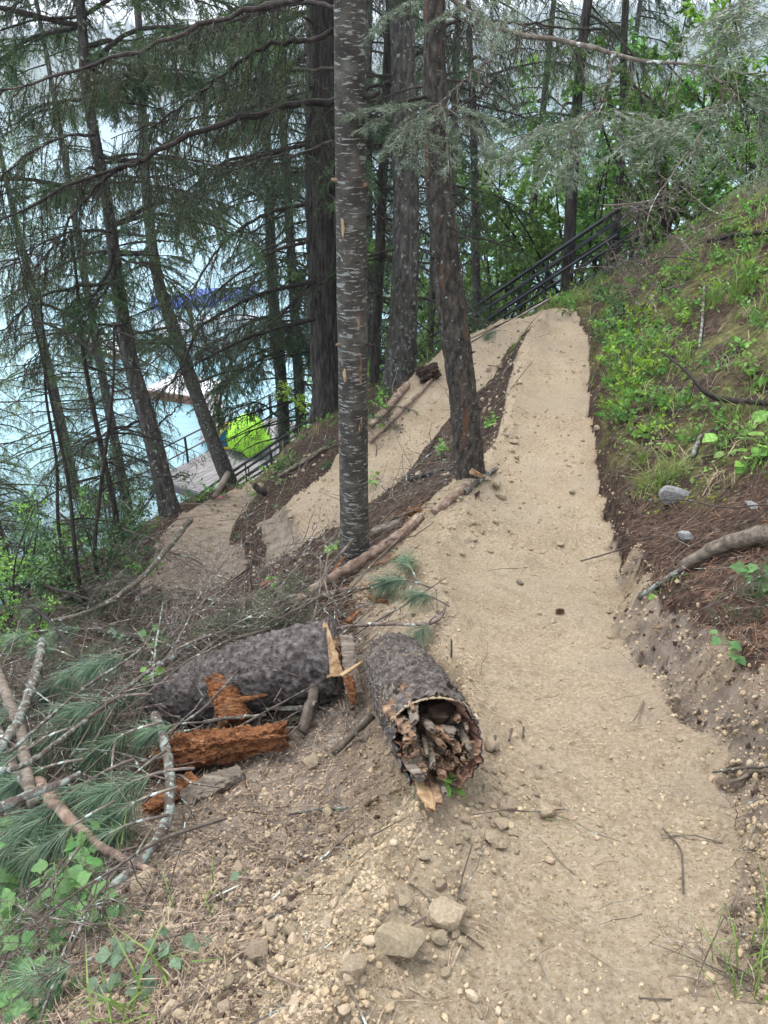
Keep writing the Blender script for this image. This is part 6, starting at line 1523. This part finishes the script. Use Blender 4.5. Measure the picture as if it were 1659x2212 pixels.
for i, (x, y, l, yaw, dr, s, lab) in enumerate(PBL):
    w, n = PB[i % 4]
    p = G_at(x, y, l); o = empty('pine_bough', tuple(p), (i * .9, dr * D2R, yaw * D2R)); o.scale = (s,) * 3
    o.rotation_euler = (0, dr * D2R, yaw * D2R)
    tag(o, lab, 'pine bough', 'cut long-needled pine boughs'); link('stem', w, o); link('needles', n, o)

# ------------------------------------------------------------------ leafy plants
def toothed_leaf(seed, lobes=True):
    rg = np.random.default_rng(seed)
    n = 30; u = np.linspace(0, 1, n)
    half = []
    for k, x in enumerate(u):
        w = .36 * math.sin(math.pi * x ** .75) ** .8
        if lobes: w *= 1 + .33 * math.exp(-((x - .42) / .10) ** 2) - .22 * math.exp(-((x - .62) / .06) ** 2)
        w += (.022 if k % 2 else -.012) * (x > .12) * (x < .97)
        half.append((x, max(w, .0)))
    V = [[x, 0, .05 * math.sin(x * 3.1) - .16 * x * x] for x in u]
    L = [[x - (.015 if k % 2 else 0), w, V[k][2] + .10 * w + .03 * math.sin(9 * x)] for k, (x, w) in enumerate(half)]
    Rr = [[x - (.015 if k % 2 else 0), -w, V[k][2] + .10 * w + .03 * math.sin(9 * x + 1)] for k, (x, w) in enumerate(half)]
    V = np.array(V + L + Rr); F = []
    for k in range(n - 1):
        F.append([k, k + 1, n + k + 1, n + k]); F.append([k + 1, k, 2 * n + k, 2 * n + k + 1])
    mb = MB(); mb.add(V, F); return mb
LEAFM = {'B': [toothed_leaf(s).data('leaf', M_LEAFB) for s in (1, 2)], 'L': [toothed_leaf(5, False).data('leaf', M_LEAF)], 'W': [toothed_leaf(7).data('leaf', M_LEAFW)], 'D': [toothed_leaf(9).data('leaf', M_LEAFD)]}
rngP = np.random.default_rng(31)
def leafy_plant(x, y, ht, nstem, nleaf, size, kind, label, spread=.5, cat='plant', stemmat=None, lift=0, name='leafy_plant', up=(0, 0)):
    g = G_at(x, y, lift)
    t = Thing(name, g, label, cat)
    an = rngP.uniform(0, 2 * math.pi, nstem)
    d = np.stack([np.cos(an) * spread + up[0], np.sin(an) * spread + up[1], np.ones(nstem)], 1)
    A = grow(np.repeat(g[None], nstem, 0) + rngP.normal(0, .02, (nstem, 3)), d, ht * rngP.uniform(.6, 1.1, nstem), 6, rngP, .35, .08)
    mb = MB(); add_tubes(mb, A, np.outer(np.full(nstem, .0028), np.linspace(1, .5, 7)), 5, cap=False)
    p, tt, u, m = on_paths(A, rngP, nleaf, .3)
    side = norm(rngP.normal(0, 1, p.shape) * [1, 1, .25])
    pd = norm(side + [0, 0, .15]); pet = np.stack([p, p + pd * size * .35], 1)
    add_tubes(mb, pet, np.full((len(p), 2), .0011), 3, cap=False)
    t.part('stem', mb, stemmat or M_LEAFP)
    for j in range(len(p)):
        o = link('leaf', LEAFM[kind][j % len(LEAFM[kind])], t.root)
        q = p[j] + pd[j] * size * .35
        dd = norm(pd[j] + [0, 0, rngP.uniform(-.7, .05)]); upv = norm(np.array([0, -.25, 1.0]) + rngP.normal(0, .35, 3))
        Z = norm(upv - (upv @ dd) * dd); Y = np.cross(Z, dd); s = size * rngP.uniform(.65, 1.2)
        o.matrix_world = Matrix.Identity(4)
        Mx = Matrix(((dd[0], Y[0], Z[0], 0), (dd[1], Y[1], Z[1], 0), (dd[2], Y[2], Z[2], 0), (0, 0, 0, 1)))
        o.rotation_euler = Mx.to_euler(); o.location = tuple(q - t.base); o.scale = (s,) * 3
    return t
leafy_plant(60, 2010, .36, 6, 11, .062, 'B', 'tall toothed-leaf plant at the bottom left edge', .5, up=(.1, 0))
leafy_plant(190, 1925, .28, 5, 10, .056, 'B', 'toothed-leaf plant growing under the barkless tan branch', .45, up=(.2, 0))
leafy_plant(40, 1830, .26, 4, 7, .06, 'B', 'toothed-leaf plant at the left edge below the thick lichened branch', .4)
leafy_plant(130, 2050, .26, 4, 8, .052, 'B', 'toothed-leaf plant low at the left above the tan peeling branch', .5)
leafy_plant(100, 1930, .22, 3, 7, .052, 'B', 'toothed-leaf plant between its taller neighbours at the left', .6)
leafy_plant(15, 1930, .38, 4, 8, .062, 'D', 'darker toothed-leaf plant at the left edge', .5)  # darker leaf green than the plants around it
leafy_plant(30, 2120, .24, 5, 9, .055, 'B', 'toothed-leaf plant in the bottom left corner', .6)
leafy_plant(110, 2170, .16, 4, 7, .05, 'D', 'dark toothed-leaf plant at the bottom edge near the corner', .7)
leafy_plant(230, 2000, .16, 4, 7, .05, 'B', 'small toothed-leaf plant beside the lichened branch tip', .7)
leafy_plant(20, 2020, .34, 5, 10, .06, 'B', 'toothed-leaf plant touching the left edge, tallest of all', .5)
leafy_plant(350, 2080, .10, 3, 5, .04, 'W', 'wilted grey-green leaves lying on the litter near the bottom left', 1.4)
leafy_plant(240, 2150, .08, 3, 5, .04, 'W', 'curled wilted leaves at the bottom left', 1.4)
leafy_plant(445, 2035, .05, 1, 2, .04, 'W', 'single wilted leaf pair on the dark litter', 1.4)
leafy_plant(528, 1915, .03, 1, 1, .04, 'W', 'single pale green leaf lying on the rubble', 1.4)
leafy_plant(330, 1385, .14, 3, 4, .07, 'D', 'grey-green leafy sprig above the left log', .8, lift=.3)
leafy_plant(250, 1375, .14, 2, 5, .04, 'W', 'pale sprig in the middle of the brush', .8, lift=.3)
leafy_plant(330, 1465, .12, 2, 4, .06, 'L', 'green sprig behind the big pine bough', .8, lift=.32)
leafy_plant(20, 1290, .2, 3, 6, .052, 'B', 'leafy sprig at the left edge of the brush', .7, lift=.3)
leafy_plant(1600, 1020, .28, 4, 5, .115, 'L', 'large broad-leaved plant at the right edge above the pale stone', .9)
leafy_plant(1560, 985, .20, 3, 4, .10, 'L', 'broad-leaved plant left of the largest one on the right bank', .9)
leafy_plant(1650, 960, .22, 3, 4, .11, 'L', 'broad-leaved plant at the very right edge of the bank', .8)
leafy_plant(1640, 1290, .12, 3, 5, .06, 'B', 'toothed seedling below the smooth grey branch', .8)
leafy_plant(1610, 1410, .07, 2, 4, .05, 'B', 'small toothed seedling low on the right bank', .8)
leafy_plant(1410, 1292, .05, 2, 3, .055, 'L', 'small plant with a long green leaf beside the lichened tip', 1.3)
leafy_plant(1470, 1255, .04, 2, 3, .04, 'D', 'dark round-leaved seedling under the smooth grey branch', 1.2)
leafy_plant(975, 1720, .05, 3, 3, .035, 'L', 'small seedling below the mouth of the hollow log', 1.0)
leafy_plant(800, 1060, .34, 2, 9, .06, 'L', 'slender seedling right of the pale flecked trunk', .3)
leafy_plant(715, 1190, .10, 3, 6, .06, 'L', 'seedling at the left foot of the pale flecked trunk', .9)
leafy_plant(610, 1270, .12, 3, 5, .06, 'L', 'seedling on the bank above the long pole', .9)
leafy_plant(1060, 920, .16, 4, 9, .045, 'L', 'bright seedling right of the reddish trunk', .8)
leafy_plant(960, 985, .16, 4, 7, .05, 'L', 'seedling left of the reddish trunk', .9)

# small seedlings and trailing plants on the right slope: one mesh each, many copies
def seedling_mesh(seed, leaf=.035, ht=.12, n=5, per=6, mat=None):
    rg = np.random.default_rng(seed); mb = MB()
    an = rg.uniform(0, 2 * math.pi, n)
    A = grow(np.zeros((n, 3)), np.stack([np.cos(an), np.sin(an), np.full(n, 1.1)], 1), ht * rg.uniform(.6, 1.3, n), 4, rg, .5, .15)
    add_tubes(mb, A, np.full((n, 5), .0014), 3, 0, cap=False)
    b = MB(); leaves_on(b, A[:, 1:], rg, per, leaf, .1, True)
    for v, t in zip(b.V, b.T): mb.add(v, t - 0, 1)
    return mb.data('seedling', [M_LEAFP, mat or M_LEAF])
SEED = [seedling_mesh(801, .036, .12), seedling_mesh(802, .028, .16, 6, 8), seedling_mesh(803, .045, .10, 4, 5), seedling_mesh(804, .030, .20, 5, 10, M_LEAFY), seedling_mesh(805, .03, .1, 6, 7, M_LEAFD)]
def sow(boxes, n, label, group, sc=(.7, 1.3), seed=1, which=(0, 1, 2, 3)):
    rg = np.random.default_rng(seed)
    for i in range(n):
        x0, y0, x1, y1 = boxes[rg.integers(len(boxes))]
        p = G(rg.uniform(x0, x1), rg.uniform(y0, y1))
        o = bpy.data.objects.new('seedling', SEED[which[rg.integers(len(which))]]); COL.objects.link(o)
        o.location = tuple(p); o.rotation_euler = (rg.normal(0, .15), rg.normal(0, .15), rg.uniform(0, 6.3)); s = rg.uniform(*sc); o.scale = (s,) * 3
        tag(o, toned(label, p), 'seedling', group)
sow([(1330, 560, 1659, 1000), (1300, 640, 1500, 900), (1400, 440, 1659, 640), (1320, 700, 1420, 950)], 165, 'small green seedling in the undergrowth', 'green seedlings on the right slope', (.9, 1.9), 3)
sow([(1290, 640, 1340, 860), (1300, 560, 1400, 680)], 26, 'leafy green plant hanging over', 'plants on the lip of the cut bank', (1.2, 2.2), 4, (0, 2, 4))
sow([(1000, 640, 1250, 700), (1060, 560, 1250, 660)], 36, 'green seedling in the grass', 'seedlings behind the top bend', (1.2, 2.6), 5)
sow([(600, 900, 720, 1010), (560, 1000, 620, 1050), (440, 1020, 560, 1080), (380, 1040, 430, 1090), (780, 850, 850, 930)], 36, 'small seedling on brown earth', 'seedlings on the dark bank', (1.0, 2.2), 6, (0, 1, 2, 4))
sow([(0, 1170, 330, 1280), (60, 1090, 330, 1180)], 30, 'green seedling among dark bushes', 'seedlings among the dark bushes', (1.4, 3.0), 7, (0, 1, 4, 4))

# ------------------------------------------------------------------ stones
ROCKM = [(lambda V_F: (lambda mb: mb)(MB().add(*V_F)))(rock_shape(3, 900 + i, 10, (1, .8, .62))) for i in range(8)]
ROCKD = [m_.data('stone', M_ROCK) for m_ in ROCKM]
ROCKG = [MB().add(*rock_shape(3, 950 + i, 9, (1, .7, .55))).data('stone', M_ROCKG) for i in range(3)]
def rock(x, y, wdisp, label, i=0, mats=None, sink=.12, rot=None, group=None, sq=(1, 1, 1)):
    g = G(x, y); t = g[1] * CP + (CAMH - g[2]) * SP; r = wdisp * .463 * .5 / FPX * t
    me = (ROCKD if mats is None else mats)
    o = bpy.data.objects.new('stone', me[i % len(me)]); COL.objects.link(o)
    o.location = (g[0], g[1], g[2] + r * .62 * (1 - sink)); o.scale = (r * sq[0], r * sq[1], r * sq[2]); o.rotation_euler = rot or (.2 * math.sin(i * 3), .25 * math.cos(i * 5), i * 1.7)
    return tag(o, label, 'stone', group)
RK = [(868, 2060, 125, 'largest pale clod at the bottom, split and crumbling', 0), (760, 2098, 78, 'pale round clod left of the largest one', 1), (968, 1985, 100, 'flat tilted slab of stone above the largest clod', 2), (925, 1985, 52, 'rounded clod left of the flat tilted slab', 3), (950, 2035, 46, 'small clod between the slab and the largest clod', 4), (1000, 2040, 30, 'pebble right of the small clod', 5),
      (672, 1655, 48, 'round dusty stone lying below the crumbling log piece', 6), (1455, 1085, 72, 'GREY', 0), (1622, 1102, 42, 'GREY2', 1), (1482, 1172, 52, 'GREY3', 2), (310, 1915, 70, 'crumbling yellow clod beside the lichened branch', 1), (345, 1945, 44, 'yellow clod right below the crumbling one', 2),
      (1065, 1618, 46, 'tan clod beside the dark stem stubs', 3), (1182, 1760, 52, 'clod pressed into the trail edge below the stem stubs', 4), (1100, 1745, 40, 'clod left of the pressed one', 5), (1060, 1820, 44, 'squarish clod on the rubble slope', 6), (590, 2010, 40, 'pale clod on the dark litter', 7), (560, 2060, 58, 'flat pale clod at the bottom left of the rubble', 0),
      (870, 1955, 40, 'tan clod on the rubble above the slab', 1), (760, 1905, 36, 'small tan clod in the middle of the rubble', 2), (490, 2180, 46, 'pale clod at the bottom edge', 3), (1072, 1052, 30, 'stone at the trail edge right of the reddish trunk', 4), (1085, 1078, 26, 'flat stone below its larger neighbour at the trail edge', 5), (1050, 1040, 22, 'small stone against the bleached root', 6),
      (960, 1030, 26, 'pale stone left of the foot of the reddish trunk', 7), (905, 1030, 22, 'pale stone on the dark bank left of the reddish trunk', 0), (1290, 930, 22, 'pale stone lying at the right edge of the trail', 1), (950, 1092, 16, 'pale stone on the join of the two pole pieces', 2), (1235, 1065, 16, 'white pebble on the trail', 3), (1210, 1180, 20, 'pebble in the middle of the trail', 4), (1100, 1150, 16, 'pebble near the left side of the trail', 5),
      (1000, 1200, 22, 'flat pebble on the trail edge above the pine tufts', 6), (1025, 1170, 18, 'white pebble on the trail edge', 7), (520, 1880, 40, 'grey-tan clod on the dark litter', 3), (700, 1800, 34, 'clod on the rubble under the hollow log', 5), (640, 1900, 30, 'clod on the rubble slope left of centre', 6)]
for i, (x, y, w, lab, k) in enumerate(RK):
    if lab.startswith('GREY'):
        lab2 = {'GREY': 'pale grey speckled stone sticking out of the right bank', 'GREY2': 'small grey angular stone at the right edge of the bank', 'GREY3': 'flat pinkish grey stone below the pale speckled one'}[lab]
        rock(x, y, w, lab2, k, ROCKG, sq=(1, 1, 1.5) if lab == 'GREY' else (1, 1, .8))
    else:
        rock(x, y, w, lab, i)
rngR = np.random.default_rng(123)
def scatter_stones(boxes, n, wr, label, group, seed):
    rg = np.random.default_rng(seed)
    for i in range(n):
        x0, y0, x1, y1 = boxes[rg.integers(len(boxes))]
        w = wr[0] * (wr[1] / wr[0]) ** (rg.random() ** 2.2)
        px_, py_ = rg.uniform(x0, x1), rg.uniform(y0, y1)
        o = rock(px_, py_, w, ' '.join(label.split()[:7]) + ' by ' + near(px_, py_), int(rg.integers(100)), None, .4, tuple(rg.uniform(-.5, .5, 2)) + (rg.uniform(0, 6.3),), group)
scatter_stones([(560, 1800, 1050, 2212), (640, 1850, 1000, 2200), (700, 1700, 1100, 1900), (420, 1900, 700, 2212)], 120, (13, 38), 'loose tan clod in the rubble', 'loose clods in the rubble', 1)
scatter_stones([(1040, 1600, 1220, 1760), (960, 1700, 1120, 1850)], 34, (18, 44), 'clod on the berm', 'clods on the berm', 2)
scatter_stones([(980, 1000, 1120, 1200), (840, 1160, 1000, 1400), (1080, 800, 1120, 1000)], 50, (10, 24), 'small stone along the trail edge', 'stones along the outer trail edge', 3)
scatter_stones([(560, 1060, 720, 1240), (400, 1110, 560, 1280), (560, 980, 700, 1060)], 50, (9, 22), 'small stone on the bank', 'stones on the lower trail bank', 4)
scatter_stones([(1250, 1200, 1420, 1450), (1400, 1450, 1600, 1600), (1560, 1850, 1659, 2200)], 30, (10, 26), 'tan clod fallen from the bank', 'clods under the cut bank', 5)

scatter_stones([(1040, 780, 1120, 900), (1000, 860, 1080, 980), (1060, 700, 1130, 800)], 44, (8, 20), 'small stone in the strip between trail legs', 'stones between the trail legs', 6)
# pine cone
g = G(1208, 1325); t = Thing('pine_cone', g, 'single small brown pine cone lying on the trail', 'pine cone')
mb = MB(); ns = 60; k = np.arange(ns); u = (k + .5) / ns; an = k * 2.39996; r = .014 * np.sin(math.pi * (u * .85 + .1)) ** .8
P = np.stack([u * .045 - .022, r * np.cos(an) * .55, r * np.sin(an) * .55 + .013], 1); D = norm(np.stack([np.full(ns, .5), np.cos(an), np.sin(an)], 1))
stamp(mb, np.array([[0, .5, 0], [0, -.5, 0], [1, -.35, .1], [1.15, 0, .25], [1, .35, .1]]), np.array([[0, 1, 2], [0, 2, 3], [0, 3, 4]]), P, frames(D, np.tile([1., 0, 0], (ns, 1))), np.full(ns, .011))
V, F = ico(2); mb.add(V * [.022, .009, .009] + [0, 0, .013], F)
for i in range(len(mb.V)): mb.V[i] = mb.V[i] + g
t.part('scales', mb, M_BROWNNEEDLE)

# ------------------------------------------------------------------ loose small stuff nobody could count
def polar(n, r0, r1, rg, az=46):
    r = np.exp(rg.uniform(math.log(r0), math.log(r1), n)); a = rg.uniform(-az, az, n) * D2R
    return r * np.sin(a), r * np.cos(a), r
def ground_stuff(name, label, n, r0, r1, accept, TV, TF, size, mat, seed, flat=True, lift=.0, aniso=(1, 1, 1), tilt=.3, grow_r=0.0, smooth=False):
    rg = np.random.default_rng(seed)
    x, y, r = polar(n, r0, r1, rg)
    h, soil, path, moss, cut = terrain(x, y, True)
    d1, _, hw1, s1 = _trail(x, y, TRAIL1)
    pr = accept(x, y, soil, path, moss, cut, d1 - hw1, s1, r)
    k = rg.random(n) < pr
    x, y, h, r = x[k], y[k], h[k], r[k]; M = len(x)
    s = size[0] * (size[1] / size[0]) ** (rg.random(M) ** 2.5) * (1 + grow_r * r)
    if flat:
        yaw = rg.uniform(0, 2 * math.pi, M); X = np.stack([np.cos(yaw), np.sin(yaw), rg.normal(0, tilt, M)], 1)
        e = .02
        gx = (terrain(x + e, y) - h) / e; gy = (terrain(x, y + e) - h) / e
        X[:, 2] += X[:, 0] * np.clip(gx, -1.5, 1.5) + X[:, 1] * np.clip(gy, -1.5, 1.5)
        up = norm(np.stack([-gx, -gy, np.ones(M)], 1) + rg.normal(0, .3, (M, 3)))
        X = norm(X); Yv = norm(np.cross(up, X)); Z = np.cross(X, Yv); R = np.stack([X, Yv, Z], -1)
    else:
        R = randrot(M, rg)
    mb = MB(); stamp(mb, TV, TF, np.stack([x, y, h + lift * s], 1), R, s[:, None] * np.array(aniso))
    o = mb.build(name, mat, smooth=smooth); tag(o, label, name.replace('_', ' '), kind='stuff')
    return o
V0, F0 = rock_shape(1, 7, 7, (1, .85, .7)); V1, F1 = rock_shape(2, 8, 9, (1, .8, .65)); VT, FT = ico(1); 
VQ = np.array([[1, .1, 0], [-.6, .8, .1], [-.7, -.7, 0], [0, 0, .8], [.2, -.1, -.6]]); FQ = np.array([[0, 1, 3], [1, 2, 3], [2, 0, 3], [1, 0, 4], [2, 1, 4], [0, 2, 4]])
side_dn = lambda d, s: (s < 0)
ground_stuff('gravel', 'fine tan gravel and crumbs all over the dug earth', 64000, .7, 12, lambda x, y, so, pa, mo, cu, d, s, r: so * (.35 + .65 * (1 - pa)) * (1 - .85 * pa * sstep(noise2(x, y, 2.2, 3, 15) * 2.5 + .5)), V0, F0, (.0022, .009), M_PEB, 1, False, .1, grow_r=.2)
ground_stuff('gravel', 'loose tan clods among the rubble and along the trail edges', 20000, .7, 11, lambda x, y, so, pa, mo, cu, d, s, r: so * np.where((s < 0) & (d > -.06), .75, np.where(pa > .5, .05, .4)), V0, F0, (.0035, .015), M_PEB, 2, False, .2, grow_r=.10)
ground_stuff('gravel', 'bigger loose clods heaped on the rubble slope', 5200, .8, 9, lambda x, y, so, pa, mo, cu, d, s, r: so * np.where((s < 0) & (d > -.03), .6, np.where(pa > .5, .03, .22)), V1, F1, (.006, .024), M_ROCK, 3, False, .3, grow_r=.03)
ground_stuff('gravel', 'broken clods on the face of the cut bank', 26000, 1.2, 11, lambda x, y, so, pa, mo, cu, d, s, r: cu * .9, V0, F0, (.005, .020), M_PEB, 5, False, .3)
ground_stuff('gravel', 'pebbles and crumbs on the far part of the trail', 12000, 4.5, 12, lambda x, y, so, pa, mo, cu, d, s, r: so * pa * sstep(noise2(x, y, 1.4, 3, 16) * 2 + .6), V0, F0, (.006, .026), M_PEB, 6, False, .1)
ground_stuff('gravel', 'grey pebbles on the lower trail and its bank', 9000, 6.5, 13, lambda x, y, so, pa, mo, cu, d, s, r: so * (x < .8) * .6, V0, F0, (.008, .03), M_ROCK, 4, False, .3)
NV = np.array([[0, 0, 0], [.5, .05, .03], [1, 0, 0], [.5, .028, .035]]); NF = np.array([[0, 1, 3], [1, 2, 3]])
NV2 = np.array([[0, .010, 0], [.5, .10, .05], [1, .03, .02], [.5, .073, .06], [0, -.010, 0], [.5, -.045, .07], [1, -.13, .03], [.5, -.072, .06]]); NF2 = np.array([[0, 1, 3], [1, 2, 3], [4, 5, 7], [5, 6, 7]])
ground_stuff('needle_litter', 'brown fallen pine needles matting the right bank and the brush', 110000, .9, 11, lambda x, y, so, pa, mo, cu, d, s, r: (1 - so) * np.where(s > 0, (1 - .8 * mo) * .95, .45), NV2, NF2, (.06, .15), M_BROWNNEEDLE, 11, True, .05, tilt=.22)
ground_stuff('needle_litter', 'dusty pale needles and straw on the rubble slope', 60000, .8, 8, lambda x, y, so, pa, mo, cu, d, s, r: np.where((s < 0) & (d > .12), .75 * sstep((d - .1) / .5), np.where(s < 0, .02, .06 * (1 - pa) + .25 * (1 - so))), NV2, NF2, (.05, .13), M_PALENEEDLE, 12, True, .04, tilt=.22)
def twigT():
    V, Q, T = tubes(np.array([[0, 0, 0], [.3, .03, .02], [.65, -.03, .01], [1, .02, .03]]), np.array([.008, .009, .007, .004]), 3, False)
    return V, np.vstack([Q[:, [0, 1, 2]], Q[:, [0, 2, 3]]])
VW, FW = twigT()
ground_stuff('twigs', 'small dark twigs strewn over the litter', 9000, .9, 12, lambda x, y, so, pa, mo, cu, d, s, r: np.where(so > .5, np.where(pa > .5, .03, np.where((s < 0) & (d > .1), .35, .08)), .8), VW, FW, (.08, .35), M_TWIGG, 13, True, .02, tilt=.15)
ground_stuff('twigs', 'tangle of thin dead twigs under the brush heap', 12000, 2.2, 10, lambda x, y, so, pa, mo, cu, d, s, r: (1 - so) * (s < 0) * .9, VW, FW, (.25, .8), M_TWIGG, 14, True, .08, tilt=.45)
ground_stuff('duff', 'dark crumbs of rotted litter on the bank and slopes', 30000, 1.0, 10, lambda x, y, so, pa, mo, cu, d, s, r: (1 - so) * (1 - .6 * mo) + so * np.where((s < 0) & (d > .2), .55 * sstep(noise2(x, y, 1.8, 3, 91) * 2 + .4), .0) + cu * .7, VQ, FQ, (.004, .016), nmat('dark_duff_crumbs', [(.3, (.035, .022, .016)), (.5, (.09, .062, .046)), (.75, (.2, .15, .11))], 20, 4, rough=.95), 15, False, .2, grow_r=.12)
BV = np.array([[0, -.022, 0], [0, .022, 0], [.28, .018, .55], [.28, -.018, .55], [.95, 0, .78]]); BF = np.array([[0, 1, 2], [0, 2, 3], [3, 2, 4]])
def grass(n, accept, size, mat, seed, label, r0=2.5, r1=14):
    rg = np.random.default_rng(seed); x, y, r = polar(n, r0, r1, rg)
    h, soil, path, moss, cut = terrain(x, y, True)
    k = rg.random(n) < accept(x, y, soil, moss, noise2(x, y, 1.6, 3, seed)); x, y, h = x[k], y[k], h[k]
    M = len(x) * 5; x = np.repeat(x, 5) + rg.normal(0, .015, M); y = np.repeat(y, 5) + rg.normal(0, .015, M); h = np.repeat(h, 5)
    s = size * rg.uniform(.4, 1.2, M); mb = MB(); stamp(mb, BV, BF, np.stack([x, y, h - .005], 1), randrot(M, rg, True), s[:, None] * np.stack([rg.uniform(.3, 1.5, M), np.full(M, .9), np.ones(M)], 1))
    tag(mb.build('grass', mat), label, 'grass', kind='stuff')
grass(14000, lambda x, y, so, mo, n: (1 - so) * mo * sstep((n + .02) / .3) * (y < 11), .20, M_GRASS, 41, 'green grass in the undergrowth of the right slope')
grass(5000, lambda x, y, so, mo, n: (1 - so) * mo * .5, .16, M_DRYGRASS, 42, 'dry straw among the green plants of the right slope')
grass(4000, lambda x, y, so, mo, n: (1 - so) * ((x > .5) & (y > 10.6)) * sstep((n + .3) / .3) * .8, .25, M_GRASS, 43, 'grass behind the top bend of the trail', 10, 15)
def tuft(x, y, n, size, label, seed, sp=.05):
    rg = np.random.default_rng(seed); g = G(x, y); M = n
    P = np.stack([g[0] + rg.normal(0, sp, M), g[1] + rg.normal(0, sp, M), np.zeros(M)], 1); P[:, 2] = terrain(P[:, 0], P[:, 1]) - .005
    s = size * rg.uniform(.5, 1.15, M); mb = MB(); stamp(mb, BV, BF, P, randrot(M, rg, True), s[:, None] * np.stack([rg.uniform(.3, 1.6, M), np.full(M, .8), np.ones(M)], 1))
    solo('grass_tuft', mb, M_GRASS, label, 'grass tuft', 'grass tufts', loc=g)
for i, (x, y, n, s, lab) in enumerate([(1400, 1060, 46, .26, 'grass tuft on the lip of the bank left of the pale speckled stone'), (1450, 1040, 40, .24, 'grass tuft just above the pale speckled stone'), (1380, 1000, 30, .22, 'grass tuft above the lip of the bank'), (1480, 960, 30, .2, 'grass tuft in the moss below the big leaves'), (1600, 640, 60, .34, 'long grass tuft high on the right slope'), (1540, 660, 40, .3, 'grass tuft left of the long one on the slope'), (1600, 600, 40, .3, 'grass tuft uppermost on the right slope'), (1430, 880, 30, .2, 'grass tuft halfway up the right slope'), (1170, 1790, 6, .09, 'tiny grass sprig on the bare trail edge'), (905, 1700, 10, .10, 'green grass sprig below the hollow log'), (440, 1960, 8, .12, 'green grass blades on the litter beside the yellow clod'), (300, 2200, 26, .16, 'bright grass tuft at the bottom left edge'), (250, 1900, 26, .2, 'thin grass beside the barkless branch'), (1650, 2050, 30, .12, 'dark grass tuft in the bottom right corner'), (1640, 2150, 30, .12, 'grass tuft in the bottom right corner nearest the camera')]):
    tuft(x, y, n, s, lab, 900 + i)
GLV = LEAF_V; GLF = LEAF_F
ground_stuff('ground_cover', 'small green leaves carpeting the right slope', 42000, 3.2, 14, lambda x, y, so, pa, mo, cu, d, s, r: (1 - so) * mo * sstep((noise2(x, y, 2.2, 3, 66) + .12) / .3) * .9, GLV, GLF, (.018, .05), M_LEAF, 17, True, 1.0, tilt=.5)
ground_stuff('ground_cover', 'yellow-green small leaves and moss tips on the right slope', 14000, 3.2, 14, lambda x, y, so, pa, mo, cu, d, s, r: (1 - so) * mo * sstep((noise2(x, y, 1.7, 3, 68) + .05) / .3), GLV, GLF, (.010, .03), M_LEAFY, 18, True, .6, tilt=.5)
ground_stuff('moss', 'cushions of yellow-green moss on the bank lip', 3200, 3.5, 13, lambda x, y, so, pa, mo, cu, d, s, r: (1 - so) * mo * sstep((noise2(x, y, 1.4, 3, 70) - .08) / .15), V1, F1, (.02, .06), M_MOSS, 19, True, .1, (1, 1, .4), .1, smooth=True)
ground_stuff('ground_cover', 'dark green low leaves under the bushes on the left slope', 12000, 5.5, 15, lambda x, y, so, pa, mo, cu, d, s, r: (1 - so) * (x < -1.2) * (y > 7) * .8, GLV, GLF, (.03, .08), M_LEAFD, 20, True, 1.2, tilt=.6)

# ------------------------------------------------------------------ air over the lake
mb = MB(); box(mb, (0, 800, 95), np.array([1., 0, 0]), np.array([0, 1., 0]), ZU, 3300, 1000, 125)
m_air = bpy.data.materials.new('pale_air'); m_air.use_nodes = True; nt_ = m_air.node_tree
for n_ in list(nt_.nodes): nt_.nodes.remove(n_)
o_ = nt_.nodes.new('ShaderNodeOutputMaterial'); v_ = nt_.nodes.new('ShaderNodeVolumePrincipled'); v_.inputs['Color'].default_value = (.80, .90, 1.0, 1); v_.inputs['Density'].default_value = .0007; v_.inputs['Anisotropy'].default_value = .2
nt_.links.new(v_.outputs[0], o_.inputs['Volume'])
tag(mb.build('haze', m_air), kind='stuff')
